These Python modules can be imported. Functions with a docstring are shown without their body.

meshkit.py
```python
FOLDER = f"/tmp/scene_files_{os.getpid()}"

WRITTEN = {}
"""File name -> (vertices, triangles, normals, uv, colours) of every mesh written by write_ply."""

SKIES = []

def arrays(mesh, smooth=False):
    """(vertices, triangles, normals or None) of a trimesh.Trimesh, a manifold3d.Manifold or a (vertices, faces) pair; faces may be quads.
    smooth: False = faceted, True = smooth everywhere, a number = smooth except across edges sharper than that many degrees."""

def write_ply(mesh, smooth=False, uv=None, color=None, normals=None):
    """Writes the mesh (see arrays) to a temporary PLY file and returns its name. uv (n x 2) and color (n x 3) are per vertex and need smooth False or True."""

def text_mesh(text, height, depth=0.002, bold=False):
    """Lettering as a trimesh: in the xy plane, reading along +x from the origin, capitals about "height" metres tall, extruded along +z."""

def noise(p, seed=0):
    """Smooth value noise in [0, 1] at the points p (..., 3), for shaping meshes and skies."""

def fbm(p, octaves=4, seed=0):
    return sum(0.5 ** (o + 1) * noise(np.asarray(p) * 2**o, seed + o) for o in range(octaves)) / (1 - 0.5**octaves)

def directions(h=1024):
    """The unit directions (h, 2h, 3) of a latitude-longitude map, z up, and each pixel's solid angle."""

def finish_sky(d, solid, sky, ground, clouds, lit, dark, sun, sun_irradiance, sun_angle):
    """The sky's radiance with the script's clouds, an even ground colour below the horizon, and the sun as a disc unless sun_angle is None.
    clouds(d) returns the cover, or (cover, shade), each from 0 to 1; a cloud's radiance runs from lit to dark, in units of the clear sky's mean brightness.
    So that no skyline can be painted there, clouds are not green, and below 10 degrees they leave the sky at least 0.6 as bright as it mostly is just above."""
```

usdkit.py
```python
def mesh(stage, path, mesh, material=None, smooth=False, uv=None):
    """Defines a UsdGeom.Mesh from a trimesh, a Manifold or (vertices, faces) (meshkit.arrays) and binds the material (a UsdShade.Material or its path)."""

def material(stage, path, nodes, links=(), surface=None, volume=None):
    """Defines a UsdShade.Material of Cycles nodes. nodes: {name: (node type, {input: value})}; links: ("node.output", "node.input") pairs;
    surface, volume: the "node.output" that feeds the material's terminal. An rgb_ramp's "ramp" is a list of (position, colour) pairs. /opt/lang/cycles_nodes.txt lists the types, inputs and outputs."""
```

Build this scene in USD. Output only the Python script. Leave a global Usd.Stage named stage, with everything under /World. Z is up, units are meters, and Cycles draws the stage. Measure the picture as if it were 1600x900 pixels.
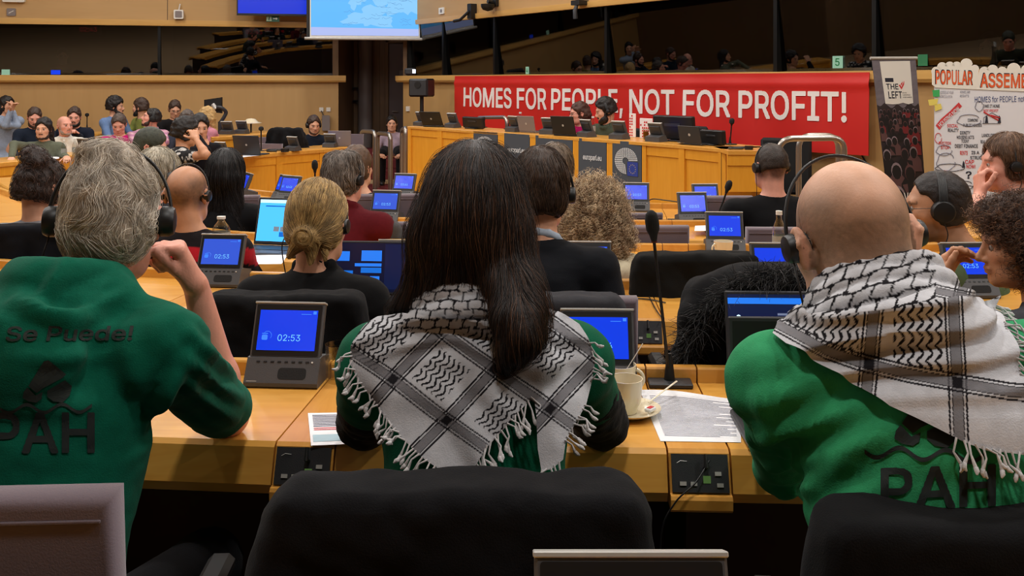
import math
import numpy as np
import trimesh
import usdkit
import meshkit
from scipy.spatial import ConvexHull, cKDTree
from pxr import Usd, UsdGeom, UsdLux, UsdShade, Gf, Sdf, Vt

stage = Usd.Stage.CreateInMemory()
UsdGeom.SetStageUpAxis(stage, UsdGeom.Tokens.z)
UsdGeom.SetStageMetersPerUnit(stage, 1.0)
UsdGeom.Xform.Define(stage, '/World')
UsdGeom.Scope.Define(stage, '/World/Looks')

# ------------------------------------------------------------------ camera
FPX, EYE, HZ = 1475.0, 1.45, 128.0          # focal length in pixels of a 1600 px wide frame, eye height, horizon row
cam = UsdGeom.Camera.Define(stage, '/World/camera')
cam.CreateHorizontalApertureAttr(36.0)
cam.CreateVerticalApertureAttr(20.25)
cam.CreateFocalLengthAttr(36.0 * FPX / 1600.0)
cam.CreateVerticalApertureOffsetAttr(-(450.0 - HZ) * 36.0 / 1600.0)
cam.CreateClippingRangeAttr(Gf.Vec2f(0.02, 200.0))
cam.AddTranslateOp().Set(Gf.Vec3d(0, 0, EYE))
cam.AddRotateXOp().Set(90.0)
cam.CreateExposureAttr(0.58)

# ------------------------------------------------------------------ light: the round downlights of the hall's ceiling
CEIL = 4.7
LAMPS = [(x, y) for y in (0.4, 3.0, 5.6, 8.2, 10.8, 13.2) for x in (-8.4, -5.6, -2.8, 0.0, 2.8, 5.4)
         if not (y < 1 and x < -1) and not (y > 8 and x > 3.5) and not (y > 11.5 and x > 0) and not (y > 12 and x < -8)]
LAMP_POWER = 110.0
AMBIENT = 0.22
dome = UsdLux.DomeLight.Define(stage, '/World/dome_light')
dome.CreateIntensityAttr(AMBIENT)
dome.CreateColorAttr(Gf.Vec3f(0.93, 0.96, 1.0))

# ------------------------------------------------------------------ helpers
used = {}


def numbered(parent, name):
    k = (parent, name)
    n = used.get(k, 0)
    used[k] = n + 1
    return name if n == 0 else f'{name}_{n:03d}'


def W(px, py, d):
    """The point at distance d ahead of the camera that the photograph shows at pixel (px, py)."""
    return np.array([(px - 800.0) / FPX * d, d, EYE - (py - HZ) / FPX * d])


def WZ(px, py, z):
    """The point at height z that the photograph shows at pixel (px, py)."""
    d = (EYE - z) * FPX / (py - HZ)
    return W(px, py, d)


def ramp_floor(y):
    """Floor height: the hall slopes down gently towards the platform."""
    return -0.032 * float(np.clip(y - 2.0, 0, 5.0))


class Thing:
    def __init__(self, name, label, cat, loc=(0, 0, 0), rz=0.0, group=None, kind=None):
        self.path = '/World/' + numbered('/World', name)
        self.x = UsdGeom.Xform.Define(stage, self.path)
        self.loc, self.rz = np.array(loc, float), rz
        self.x.AddTranslateOp().Set(Gf.Vec3d(*map(float, loc)))
        if rz:
            self.x.AddRotateZOp().Set(float(rz))
        tag(self.x.GetPrim(), label, cat, group, kind)

    def local(self, v):
        v = np.asarray(v, float) - self.loc
        if self.rz:
            a = math.radians(-self.rz)
            c, s = math.cos(a), math.sin(a)
            v = np.stack([v[..., 0] * c - v[..., 1] * s, v[..., 0] * s + v[..., 1] * c, v[..., 2]], -1)
        return v

    def part(self, name, m, mat, smooth=30, parent=None, world=False, label=None, color=None, kind=None):
        base = parent if parent else self.path
        p = base + '/' + numbered(base, name)
        if isinstance(m, list):
            m = cat(m)
        v, f = arr(m)
        if world:
            v = self.local(v)
        put(p, (v, f), mat, smooth, color)
        if label:
            stage.GetPrimAtPath(p).SetCustomDataByKey('label', label)
        if kind:
            stage.GetPrimAtPath(p).SetCustomDataByKey('kind', kind)
        return p


def tag(prim, label, cat=None, group=None, kind=None):
    for k, v in (('label', label), ('category', cat), ('group', group), ('kind', kind)):
        if v:
            prim.SetCustomDataByKey(k, v)


def arr(m):
    if isinstance(m, (tuple, list)):
        v, f = np.asarray(m[0], float), np.asarray(m[1], int)
        if f.shape[1] == 4:
            f = np.vstack([f[:, [0, 1, 2]], f[:, [0, 2, 3]]])
        return v, f
    v, f, _ = meshkit.arrays(m)
    return v, f


def put(path, m, mat, smooth=30, color=None):
    v, f = arr(m)
    if color is not None:
        smooth = True if smooth else False
    else:
        keep, inv = np.unique(f, return_inverse=True)
        v, f = v[keep], inv.reshape(f.shape)
    g = usdkit.mesh(stage, path, (v, f), mat, smooth=smooth)
    if color is not None:
        c = np.asarray(color, np.float32)
        if c.ndim == 1:
            c = np.tile(c, (len(v), 1))
        UsdGeom.PrimvarsAPI(g).CreatePrimvar('tone', Sdf.ValueTypeNames.Color3fArray, 'vertex').Set(Vt.Vec3fArray.FromNumpy(c))
    g.CreateDoubleSidedAttr(True)
    return g


def struct(name, m, mat, smooth=30, label=None):
    p = '/World/' + numbered('/World', name)
    if isinstance(m, list):
        m = cat(m)
    put(p, m, mat, smooth)
    tag(stage.GetPrimAtPath(p), label, None, None, 'structure')
    return p


def struct_x(name, label=None):
    p = '/World/' + numbered('/World', name)
    x = UsdGeom.Xform.Define(stage, p)
    tag(x.GetPrim(), label, None, None, 'structure')
    return p


def sub(parent, name, m, mat, smooth=30, label=None, color=None, kind=None):
    p = parent + '/' + numbered(parent, name)
    if isinstance(m, list):
        m = cat(m)
    put(p, m, mat, smooth, color)
    if label:
        stage.GetPrimAtPath(p).SetCustomDataByKey('label', label)
    if kind:
        stage.GetPrimAtPath(p).SetCustomDataByKey('kind', kind)
    return p


def single(name, label, cat_, m, mat, smooth=30, group=None, color=None, kind=None):
    """A thing that is one mesh."""
    p = '/World/' + numbered('/World', name)
    if isinstance(m, list):
        m = cat(m)
    put(p, m, mat, smooth, color)
    tag(stage.GetPrimAtPath(p), label, cat_, group, kind)
    return p


def copy_of(thing, name, label, loc, rz=0.0, group=None, tilt=None, scale=None):
    p = '/World/' + numbered('/World', name)
    x = UsdGeom.Xform.Define(stage, p)
    x.GetPrim().GetReferences().AddInternalReference(thing.path)
    x.GetPrim().SetInstanceable(True)
    x.ClearXformOpOrder()
    x.AddTranslateOp(opSuffix='at').Set(Gf.Vec3d(*map(float, loc)))
    x.AddRotateZOp(opSuffix='turn').Set(float(rz))
    if scale:
        x.AddScaleOp(opSuffix='size').Set(Gf.Vec3f(*([float(scale)] * 3)))
    was = thing.x.GetPrim().GetCustomData()
    tag(x.GetPrim(), label, was.get('category'), group or was.get('group'))
    return p


# ------------------------------------------------------------------ mesh helpers
def cat(ms):
    vs, fs, n = [], [], 0
    for m in ms:
        v, f = arr(m)
        vs.append(v); fs.append(f + n); n += len(v)
    return np.vstack(vs), np.vstack(fs)


def hull(pts):
    pts = np.asarray(pts, float)
    h = ConvexHull(pts)
    f = h.simplices.copy()
    c = pts[h.vertices].mean(0)
    n = np.cross(pts[f[:, 1]] - pts[f[:, 0]], pts[f[:, 2]] - pts[f[:, 0]])
    flip = (n * (pts[f[:, 0]] - c)).sum(1) < 0
    f[flip] = f[flip][:, ::-1]
    keep, inv = np.unique(f, return_inverse=True)
    return pts[keep], inv.reshape(f.shape)


def box(cx, cy, cz, sx, sy, sz, b=0.0):
    """A box about its centre, edges chamfered by b."""
    h = np.array([sx, sy, sz]) / 2
    s = np.array([[x, y, z] for x in (-1, 1) for y in (-1, 1) for z in (-1, 1)], float)
    if b <= 0:
        p = s * h
    else:
        b = min(b, h.min() * 0.95)
        p = np.vstack([s * (h - b * (1 - np.eye(3)[k])) for k in range(3)])
    return hull(p + [cx, cy, cz])


def rot(m, ax, deg, at=(0, 0, 0)):
    v, f = arr(m)
    M = trimesh.transformations.rotation_matrix(math.radians(deg), ax, at)
    return v @ M[:3, :3].T + M[:3, 3], f


def move(m, d):
    v, f = arr(m)
    return v + np.asarray(d, float), f


def frame_of(p, q):
    w = np.asarray(q, float) - p
    w = w / max(np.linalg.norm(w), 1e-9)
    a = np.array([0, 0, 1.0]) if abs(w[2]) < 0.9 else np.array([1.0, 0, 0])
    u = np.cross(a, w); u /= np.linalg.norm(u)
    return u, np.cross(w, u), w


def tube(pts, r, n=8, cap=True, flat=1.0):
    """A round tube along the points; r is one radius or one per point."""
    pts = np.asarray(pts, float)
    r = np.broadcast_to(np.asarray(r, float), (len(pts),))
    t = np.gradient(pts, axis=0)
    t /= np.maximum(np.linalg.norm(t, axis=1, keepdims=True), 1e-9)
    u = np.cross(t[0], [0, 0, 1.0] if abs(t[0][2]) < 0.9 else [1.0, 0, 0]); u /= np.linalg.norm(u)
    a = np.arange(n) / n * 2 * np.pi
    rings = []
    for p, tt, rr in zip(pts, t, r):
        u = u - tt * (u @ tt); u /= np.linalg.norm(u)
        w = np.cross(tt, u)
        rings.append(p + rr * (np.cos(a)[:, None] * u + flat * np.sin(a)[:, None] * w))
    v = np.vstack(rings)
    f = []
    for i in range(len(pts) - 1):
        for k in range(n):
            q = (k + 1) % n
            f += [[i * n + k, i * n + q, (i + 1) * n + q], [i * n + k, (i + 1) * n + q, (i + 1) * n + k]]
    if cap:
        c0, c1 = len(v), len(v) + 1
        v = np.vstack([v, pts[:1], pts[-1:]])
        e = (len(pts) - 1) * n
        for k in range(n):
            q = (k + 1) % n
            f += [[c0, q, k], [c1, e + k, e + q]]
    return v, np.array(f)


def lathe(prof, n=24, at=(0, 0, 0)):
    prof = np.asarray(prof, float)
    a = np.arange(n) / n * 2 * np.pi
    v = np.vstack([np.stack([r * np.cos(a), r * np.sin(a), np.full(n, z)], 1) for r, z in prof]) + at
    f = []
    for i in range(len(prof) - 1):
        for k in range(n):
            q = (k + 1) % n
            f += [[i * n + k, i * n + q, (i + 1) * n + q], [i * n + k, (i + 1) * n + q, (i + 1) * n + k]]
    return v, np.array(f)


def prism(poly, u, w, d, o=(0, 0, 0)):
    """The polygon (list of (a, b)) in the plane o + a*u + b*w, pushed along the vector d."""
    from shapely.geometry import Polygon
    p = Polygon(poly)
    if not p.exterior.is_ccw:
        poly = poly[::-1]
    m = trimesh.creation.extrude_polygon(Polygon(poly), 1.0, engine='earcut')
    u, w, d, o = (np.asarray(x, float) for x in (u, w, d, o))
    v = np.asarray(m.vertices)
    f = np.asarray(m.faces)
    if np.dot(np.cross(u, w), d) < 0:
        f = f[:, ::-1]
    return o + v[:, :1] * u + v[:, 1:2] * w + v[:, 2:3] * d, f


def quad(a, b, c, d):
    return np.array([a, b, c, d], float), np.array([[0, 1, 2], [0, 2, 3]])


def wall_slab(p, q, z0, z1, t=0.12):
    """A vertical slab from plan point p to q, its room face on the line p-q, thickness t away from the room (to the left of p->q)."""
    p, q = np.array(p, float), np.array(q, float)
    d = (q - p) / np.linalg.norm(q - p)
    n = np.array([-d[1], d[0]])
    pts = [[*(a + n * k), z] for a in (p, q) for k in (0, t) for z in (z0, z1)]
    return hull(pts)


def smooth_path(pts, n=8):
    """Catmull-Rom through the points."""
    p = np.asarray(pts, float)
    p = np.vstack([2 * p[0] - p[1], p, 2 * p[-1] - p[-2]])
    out = []
    for i in range(1, len(p) - 2):
        for t in np.linspace(0, 1, n, endpoint=False):
            a, b, c, d = p[i - 1:i + 3]
            out.append(0.5 * (2 * b + (c - a) * t + (2 * a - 5 * b + 4 * c - d) * t ** 2 + (3 * b - a - 3 * c + d) * t ** 3))
    out.append(p[-2])
    return np.array(out)


_text = {}


def text(s, h, depth=0.001, bold=False, mid=False):
    k = (s, round(h, 5), depth, bold)
    if k not in _text:
        m = meshkit.text_mesh(s, h, depth, bold)
        _text[k] = (np.array(m.vertices), np.array(m.faces))
    v, f = _text[k]
    v = v.copy()
    if mid:
        v[:, 0] -= (v[:, 0].min() + v[:, 0].max()) / 2
    return v, f


def text_on(s, h, o, u, w, bold=False, depth=0.001, mid=False, sx=1.0):
    """Lettering with its origin at o, reading along the unit vector u, upright along w."""
    v, f = text(s, h, depth, bold, mid)
    u, w, o = (np.asarray(x, float) for x in (u, w, o))
    n = np.cross(u, w)
    return o + v[:, :1] * u * sx + v[:, 1:2] * w + v[:, 2:3] * n, f


# ------------------------------------------------------------------ materials
def lin(r, g, b):
    c = np.array([r, g, b]) / 255.0
    return tuple(np.where(c <= 0.04045, c / 12.92, ((c + 0.055) / 1.055) ** 2.4))


L = '/World/Looks/'


def plain(name, col, rough=0.5, metal=0.0, spec=0.5, sheen=0.0, bump=0.0, bscale=200.0, coat=0.0):
    nodes = {'p': ('principled_bsdf', {'base_color': col, 'roughness': rough, 'metallic': metal, 'specular_ior_level': spec, 'sheen_weight': sheen, 'coat_weight': coat, 'coat_roughness': 0.15})}
    links = []
    if bump:
        nodes |= {'tc': ('texture_coordinate', {}), 'n': ('noise_texture', {'scale': bscale, 'detail': 2.0}), 'b': ('bump', {'strength': bump, 'distance': 0.002})}
        links += [('tc.object', 'n.vector'), ('n.fac', 'b.height'), ('b.normal', 'p.normal')]
    return usdkit.material(stage, L + name, nodes, links, surface='p.BSDF')


def wood(name, c1, c2, scale=(1.2, 14.0, 14.0), rough=0.3, coat=0.15, c3=None):
    nodes = {'tc': ('texture_coordinate', {}), 'mp': ('mapping', {'scale': scale}),
             'n': ('noise_texture', {'scale': 2.2, 'detail': 5.0, 'roughness': 0.6, 'distortion': 0.6}),
             'n2': ('noise_texture', {'scale': 0.6, 'detail': 2.0}),
             'r': ('rgb_ramp', {'ramp': [(0.3, c1), (0.7, c2)]}),
             'mx': ('mix', {'mix_type': 'mix', 'color2': c3 or c1}),
             'mr': ('map_range', {'from_min': 0.35, 'from_max': 0.7, 'to_min': 0.0, 'to_max': 0.5, 'clamp': True}),
             'p': ('principled_bsdf', {'roughness': rough, 'coat_weight': coat, 'coat_roughness': 0.2})}
    return usdkit.material(stage, L + name, nodes, [('tc.object', 'mp.vector'), ('mp.vector', 'n.vector'), ('tc.object', 'n2.vector'), ('n.fac', 'r.fac'),
                           ('r.color', 'mx.color1'), ('n2.fac', 'mr.value'), ('mr.result', 'mx.fac'), ('mx.color', 'p.base_color')], surface='p.BSDF')


def toned(name, rough=0.8, spec=0.3, sheen=0.0, var=0.25, scale=30.0, bump=0.0, bscale=300.0, sss=0.0, fine=None):
    """A material whose colour comes from the mesh's own dye (the tone attribute), mottled by noise."""
    nodes = {'a': ('attribute', {'attribute': 'tone'}), 'tc': ('texture_coordinate', {}),
             'n': ('noise_texture', {'scale': scale, 'detail': 4.0}),
             'mr': ('map_range', {'from_min': 0.3, 'from_max': 0.7, 'to_min': 1 - var, 'to_max': 1 + var}),
             'vm': ('vector_math', {'math_type': 'scale'}),
             'p': ('principled_bsdf', {'roughness': rough, 'specular_ior_level': spec, 'sheen_weight': sheen, 'sheen_roughness': 0.5,
                                       'subsurface_weight': sss, 'subsurface_scale': 0.006})}
    links = [('tc.object', 'n.vector'), ('n.fac', 'mr.value'), ('mr.result', 'vm.scale'), ('a.color', 'vm.vector1'), ('vm.vector', 'p.base_color')]
    if bump:
        nodes |= {'bn': ('noise_texture', {'scale': bscale, 'detail': 3.0}), 'b': ('bump', {'strength': bump, 'distance': 0.003})}
        links += [('tc.object', 'bn.vector'), ('bn.fac', 'b.height'), ('b.normal', 'p.normal')]
    return usdkit.material(stage, L + name, nodes, links, surface='p.BSDF')


def glow(name, col, strength=1.0):
    return usdkit.material(stage, L + name, {'e': ('principled_bsdf', {'base_color': (0.01, 0.01, 0.012), 'roughness': 0.25, 'emission_color': col, 'emission_strength': strength})}, [], surface='e.BSDF')


M = {}
M['wood'] = wood('desk_beech', lin(214, 152, 62), lin(229, 172, 82), c3=lin(204, 140, 54))
M['wood_strip'] = wood('desk_beech_strip', lin(206, 142, 58), lin(222, 162, 76), scale=(14.0, 1.2, 14.0))
M['wood_edge'] = wood('desk_beech_edge', lin(196, 132, 52), lin(216, 154, 70))
M['wood_front'] = wood('front_beech', lin(222, 152, 42), lin(234, 168, 58), scale=(14.0, 14.0, 1.2), rough=0.35, c3=lin(212, 142, 34))
M['wall_tan'] = wood('wall_tan', lin(182, 144, 90), lin(190, 152, 98), scale=(3.0, 3.0, 0.4), rough=0.55, coat=0.0, c3=lin(176, 138, 84))
M['wall_up'] = wood('wall_upper_beech', lin(186, 148, 94), lin(194, 156, 104), scale=(0.4, 0.4, 3.0), rough=0.5, coat=0.0, c3=lin(178, 140, 86))
M['sill'] = wood('sill_beech', lin(206, 162, 92), lin(220, 178, 110), scale=(0.5, 0.5, 8.0), rough=0.3, c3=lin(196, 150, 80))
M['dark_wood'] = wood('dark_wood', lin(104, 76, 44), lin(122, 90, 54), scale=(8.0, 8.0, 0.7), rough=0.5, c3=lin(92, 66, 38))
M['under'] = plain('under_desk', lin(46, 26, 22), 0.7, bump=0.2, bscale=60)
M['carpet'] = plain('carpet', lin(178, 150, 116), 0.95, spec=0.1, bump=0.6, bscale=400)
M['red_carpet'] = plain('red_carpet', lin(104, 46, 48), 0.95, spec=0.1, bump=0.6, bscale=400)
M['ceil'] = plain('ceiling_paint', lin(206, 198, 186), 0.9)
M['door'] = plain('door_paint', lin(92, 76, 76), 0.5)
M['gray_pil'] = plain('column_gray', lin(128, 118, 116), 0.45)
M['steel'] = plain('brushed_steel', lin(176, 170, 162), 0.3, metal=0.9)
M['chrome'] = plain('chrome', (0.8, 0.8, 0.8), 0.12, metal=1.0)
M['black'] = plain('black_plastic', lin(18, 18, 19), 0.45)
M['black_soft'] = plain('black_soft', lin(14, 14, 15), 0.8, bump=0.3, bscale=300)
M['gray_pl'] = plain('gray_plastic', lin(74, 74, 76), 0.45, bump=0.15, bscale=500)
M['dgray'] = plain('dark_gray_plastic', lin(46, 47, 50), 0.45, bump=0.15, bscale=500)
M['silver'] = plain('silver_plastic', lin(186, 184, 178), 0.35, metal=0.2)
M['white'] = plain('white_plastic', lin(225, 222, 214), 0.5)
M['paper'] = plain('paper', lin(232, 232, 234), 0.8)
M['ink'] = plain('ink', lin(40, 40, 52), 0.8)
M['ink_soft'] = plain('ink_soft', lin(120, 120, 136), 0.8)
M['ink_red'] = plain('ink_red', lin(205, 60, 62), 0.8)
M['ink_blue'] = plain('ink_blue', lin(52, 66, 118), 0.8)
M['ink_orange'] = plain('ink_orange', lin(226, 96, 46), 0.8)
M['ceramic'] = plain('ceramic', lin(226, 214, 184), 0.18, coat=0.5)
M['blue_screen'] = glow('screen_blue', lin(0, 58, 226), 0.72)
M['blue_soft'] = glow('screen_blue_soft', lin(50, 88, 214), 0.68)
M['screen_text'] = glow('screen_text', lin(110, 186, 255), 0.8)
M['screen_faint'] = glow('screen_faint', lin(60, 130, 250), 0.75)
M['panel_slate'] = plain('panel_slate', lin(66, 74, 84), 0.6)
M['upholstery'] = plain('chair_upholstery', lin(106, 92, 99), 0.9, sheen=0.3, bump=0.25, bscale=350)
M['red'] = plain('banner_red', lin(204, 34, 28), 0.45, bump=0.1, bscale=30)
M['banner_white'] = plain('banner_white', lin(240, 232, 226), 0.5)
M['skin'] = toned('skin', rough=0.5, spec=0.4, var=0.07, scale=26.0, bump=0.12, bscale=260, sss=0.0)
M['cloth'] = toned('cloth', rough=0.9, spec=0.15, sheen=0.03, var=0.08, scale=60.0, bump=0.25, bscale=420)
M['hair'] = toned('hair', rough=0.55, spec=0.4, var=0.3, scale=50.0, bump=0.5, bscale=160)
M['strand'] = toned('hair_strand', rough=0.45, spec=0.45, var=0.35, scale=40.0)
# ------------------------------------------------------------------ the hall
FL = ramp_floor(20.0)                                  # the lower floor in front of the platform
RA, RB = np.array([-1.79, 15.52]), np.array([6.9, 3.33])      # right wall, far end to near end
RU = (RB - RA) / np.linalg.norm(RB - RA)
RN = np.array([-RU[1], RU[0]]) * -1.0                  # into the room
LA, LB = np.array([-12.5, 13.9]), np.array([-2.97, 16.15])    # left wall
LU = (LB - LA) / np.linalg.norm(LB - LA)
LN = np.array([LU[1], -LU[0]])


def on_right(s, off=0.0, z=0.0):
    p = RA + RU * s + RN * off
    return np.array([p[0], p[1], z])


def on_left(s, off=0.0, z=0.0):
    p = LB - LU * s + LN * off
    return np.array([p[0], p[1], z])


# floor: sloping carpet, one step grid so that it follows the slope
ys = np.array([-4.2, 2.0, 7.0, 18.5])
fv = np.array([[x, y, ramp_floor(y)] for y in ys for x in (-13.0, 7.4)])
ff = [q for i in range(3) for q in ([2 * i, 2 * i + 1, 2 * i + 3], [2 * i, 2 * i + 3, 2 * i + 2])]
bot = fv.copy(); bot[:, 2] -= 0.1
struct('floor', [(fv, np.array(ff)), (bot, np.array(ff)[:, ::-1])], M['carpet'], smooth=False, label='beige carpet sloping down towards the platform')
struct('ceiling', box(-2.8, 7.2, CEIL + 0.1, 20.6, 23.2, 0.2), M['ceil'], smooth=False)

ZS0, ZS1, ZG = 1.45, 1.56, 2.385                       # sill underside, sill top, glass top
wl = struct_x('wall_left', 'tan panelled wall below and above the left booth glass')
sub(wl, 'lower_panel', wall_slab(LA, LB, FL - 0.1, ZS0), M['wall_tan'], False)
sub(wl, 'upper_panel', wall_slab(LA, LB, ZG, CEIL), M['wall_up'], False)
for s in (2.76, 5.6):
    a = on_left(s, 0.003)[:2]; b = on_left(s + 0.012, 0.003)[:2]
    sub(wl, 'panel_joint', wall_slab(b, a, ZG + 0.06, CEIL - 0.2, 0.002), M['dark_wood'], False)


def ledge(p, q, z0, z1, out, t, nrm):
    pts = [[*(a + nrm * k), z] for a in (p, q) for k, z in ((-t, z0), (-t, z1), (out, z0 + 0.03), (out * 0.75, z0), (out, z1))]
    return hull(pts)


sub(wl, 'sill', ledge(LA, LB + LU * 0.12, ZS0 - 0.005, ZS1, 0.10, 0.13, LN), M['sill'], 20)
sub(wl, 'head_trim', ledge(LA, LB, ZG - 0.015, ZG + 0.08, 0.03, 0.12, LN), M['sill'], 20)
wr = struct_x('wall_right', 'tan panelled wall behind the platform, below and above the booth glass')
sub(wr, 'lower_panel', wall_slab(RA, RB, FL - 0.1, ZS0), M['wall_tan'], False)
sub(wr, 'upper_panel', wall_slab(RA, RB, ZG, CEIL), M['wall_up'], False)
sub(wr, 'sill', ledge(RA - RU * 0.1, RB, ZS0 - 0.005, ZS1 - 0.01, 0.09, 0.13, RN), M['sill'], 20)
sub(wr, 'head_trim', ledge(RA, RB, ZG - 0.015, ZG + 0.06, 0.03, 0.12, RN), M['sill'], 20)

M['mull0'] = plain('dark_glass_strip', lin(18, 18, 19), 0.15)
# interpreters' booths behind the glass
M['pane'] = usdkit.material(stage, L + 'booth_glass', {'t': ('transparent_bsdf', {'color': (0.38, 0.40, 0.42)}), 'g': ('glossy_bsdf', {'color': (1, 1, 1), 'roughness': 0.012}),
                            'f': ('fresnel', {'IOR': 1.7}), 'm': ('mix_closure', {})}, [('f.fac', 'm.fac'), ('t.BSDF', 'm.closure1'), ('g.BSDF', 'm.closure2')], surface='m.closure')
M['booth'] = plain('booth_lining', lin(12, 12, 12), 0.9)
M['booth_wood'] = plain('booth_wood', lin(78, 60, 36), 0.6)
for nm_, a_, b_ in (('wall_back', (7.2, -4.0), (-12.6, -4.0)), ('wall_side', (-12.5, -4.1), (-12.5, 14.0)), ('wall_side', (6.9, 3.4), (6.9, -4.1))):
    w_ = struct_x(nm_, 'tan wall with a dark strip of booth glass, behind the camera')
    for k_, (z0_, z1_, m_) in enumerate(((-0.3, 1.56, 'dark_wood'), (1.56, 2.39, 'mull0'), (2.39, CEIL, 'dark_wood'))):
        sub(w_, ('lower_panel', 'glass_strip', 'upper_panel')[k_], wall_slab(a_, b_, z0_, z1_), M[m_], False)
M['mullion'] = plain('mullion', lin(22, 23, 24), 0.4)


def booth(base, U, N, length, cuts, back=1.7):
    """Lining behind a strip of glass: base is the plan point at s=0, U along, N into the hall."""
    a, b = base, base + U * length
    out = []
    w = struct_x('wall_booth', 'dark lining of the interpreters booths behind the glass')
    zz = 1.02
    P = lambda p, k, z: [*(p - N * k), z]
    sub(w, 'back_panel', hull([P(p, k, z) for p in (a, b) for k in (back, back + 0.08) for z in (zz, 2.75)]), M['booth'], False)
    sub(w, 'floor_panel', hull([P(p, k, z) for p in (a, b) for k in (0.13, back) for z in (zz - 0.05, zz)]), M['booth'], False)
    sub(w, 'roof_panel', hull([P(p, k, z) for p in (a, b) for k in (0.13, back) for z in (2.7, 2.75)]), M['booth'], False)
    for s in cuts:
        c = base + U * s
        sub(w, 'partition', hull([P(c + U * e, k, z) for e in (-0.03, 0.03) for k in (0.16, back) for z in (zz, 2.7)]), M['booth_wood'], False)
    sub(w, 'counter', hull([P(p, k, z) for p in (a, b) for k in (0.14, 0.6) for z in (1.50, 1.53)]), M['booth_wood'], False)
    return w


booth(LB, -LU, LN, np.linalg.norm(LA - LB), (2.9, 5.85, 8.8))
booth(RA, RU, RN, np.linalg.norm(RB - RA), (1.2, 3.6, 6.2, 8.7, 11.6))


def glazing(base, U, N, s0, s1, lean=0.075):
    a, b = base + U * (s0 + 0.015), base + U * (s1 - 0.015)
    w = struct_x(f'window_{len([k for k in used if k[1].startswith("window_")]) + 1}', 'dark tinted booth glass reflecting the hall')
    pts = [[*(p - N * (k - lean * t)), z] for p in (a, b) for k in (0.112, 0.124) for t, z in ((0, ZS1 - 0.02), (1, ZG))]
    sub(w, 'pane', hull(pts), M['pane'], False)
    for s in (s0, s1):
        c = base + U * s
        sub(w, 'mullion', hull([[*(c + U * e - N * k), z] for e in (-0.022, 0.022) for k in (0.03, 0.135) for z in (ZS1 - 0.01, ZG)]), M['mullion'], False)


for s0, s1 in ((0.05, 2.9), (2.9, 5.85), (5.85, 8.8), (8.8, 9.7)):
    glazing(LB, -LU, LN, s0, s1)
for s0, s1 in ((0.1, 1.2), (1.2, 2.6), (2.6, 5.0), (5.0, 7.55), (7.55, 8.65), (8.65, 10.1), (10.1, 11.6), (11.6, 14.6)):
    glazing(RA, RU, RN, s0, s1)

# recess with the door between the two walls
RY = 17.6
rec = struct_x('wall_recess', 'brown wood lined recess beside the left wall')
sub(rec, 'back_panel', box(-2.55, RY + 0.06, 2.2, 2.0, 0.12, 5.0), M['dark_wood'], False)
sub(rec, 'side_panel', wall_slab(LB, (LB[0] + 0.02, RY), FL, CEIL, 0.1), M['dark_wood'], False)
sub(rec, 'side_panel', wall_slab((RA[0] + 0.02, RY), RA, FL, CEIL, 0.1), M['dark_wood'], False)
sub(rec, 'column', lathe([(0.001, FL), (0.13, FL), (0.13, CEIL), (0.001, CEIL)], 24, (-2.72, RY - 0.12, 0)), M['gray_pil'], 40, label='pale gray round column')
sub(rec, 'wood_panel', box(-2.62 + 0.30, RY - 0.02, 1.0, 0.28, 0.03, 2.6, 0.006), M['dark_wood'], False)
d1 = struct_x('door_1', 'tall dull mauve gray door in the recess')
sub(d1, 'door_leaf', box(-1.98, RY - 0.03, FL + 1.17, 0.62, 0.05, 2.3, 0.006), M['door'], 30)
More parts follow.
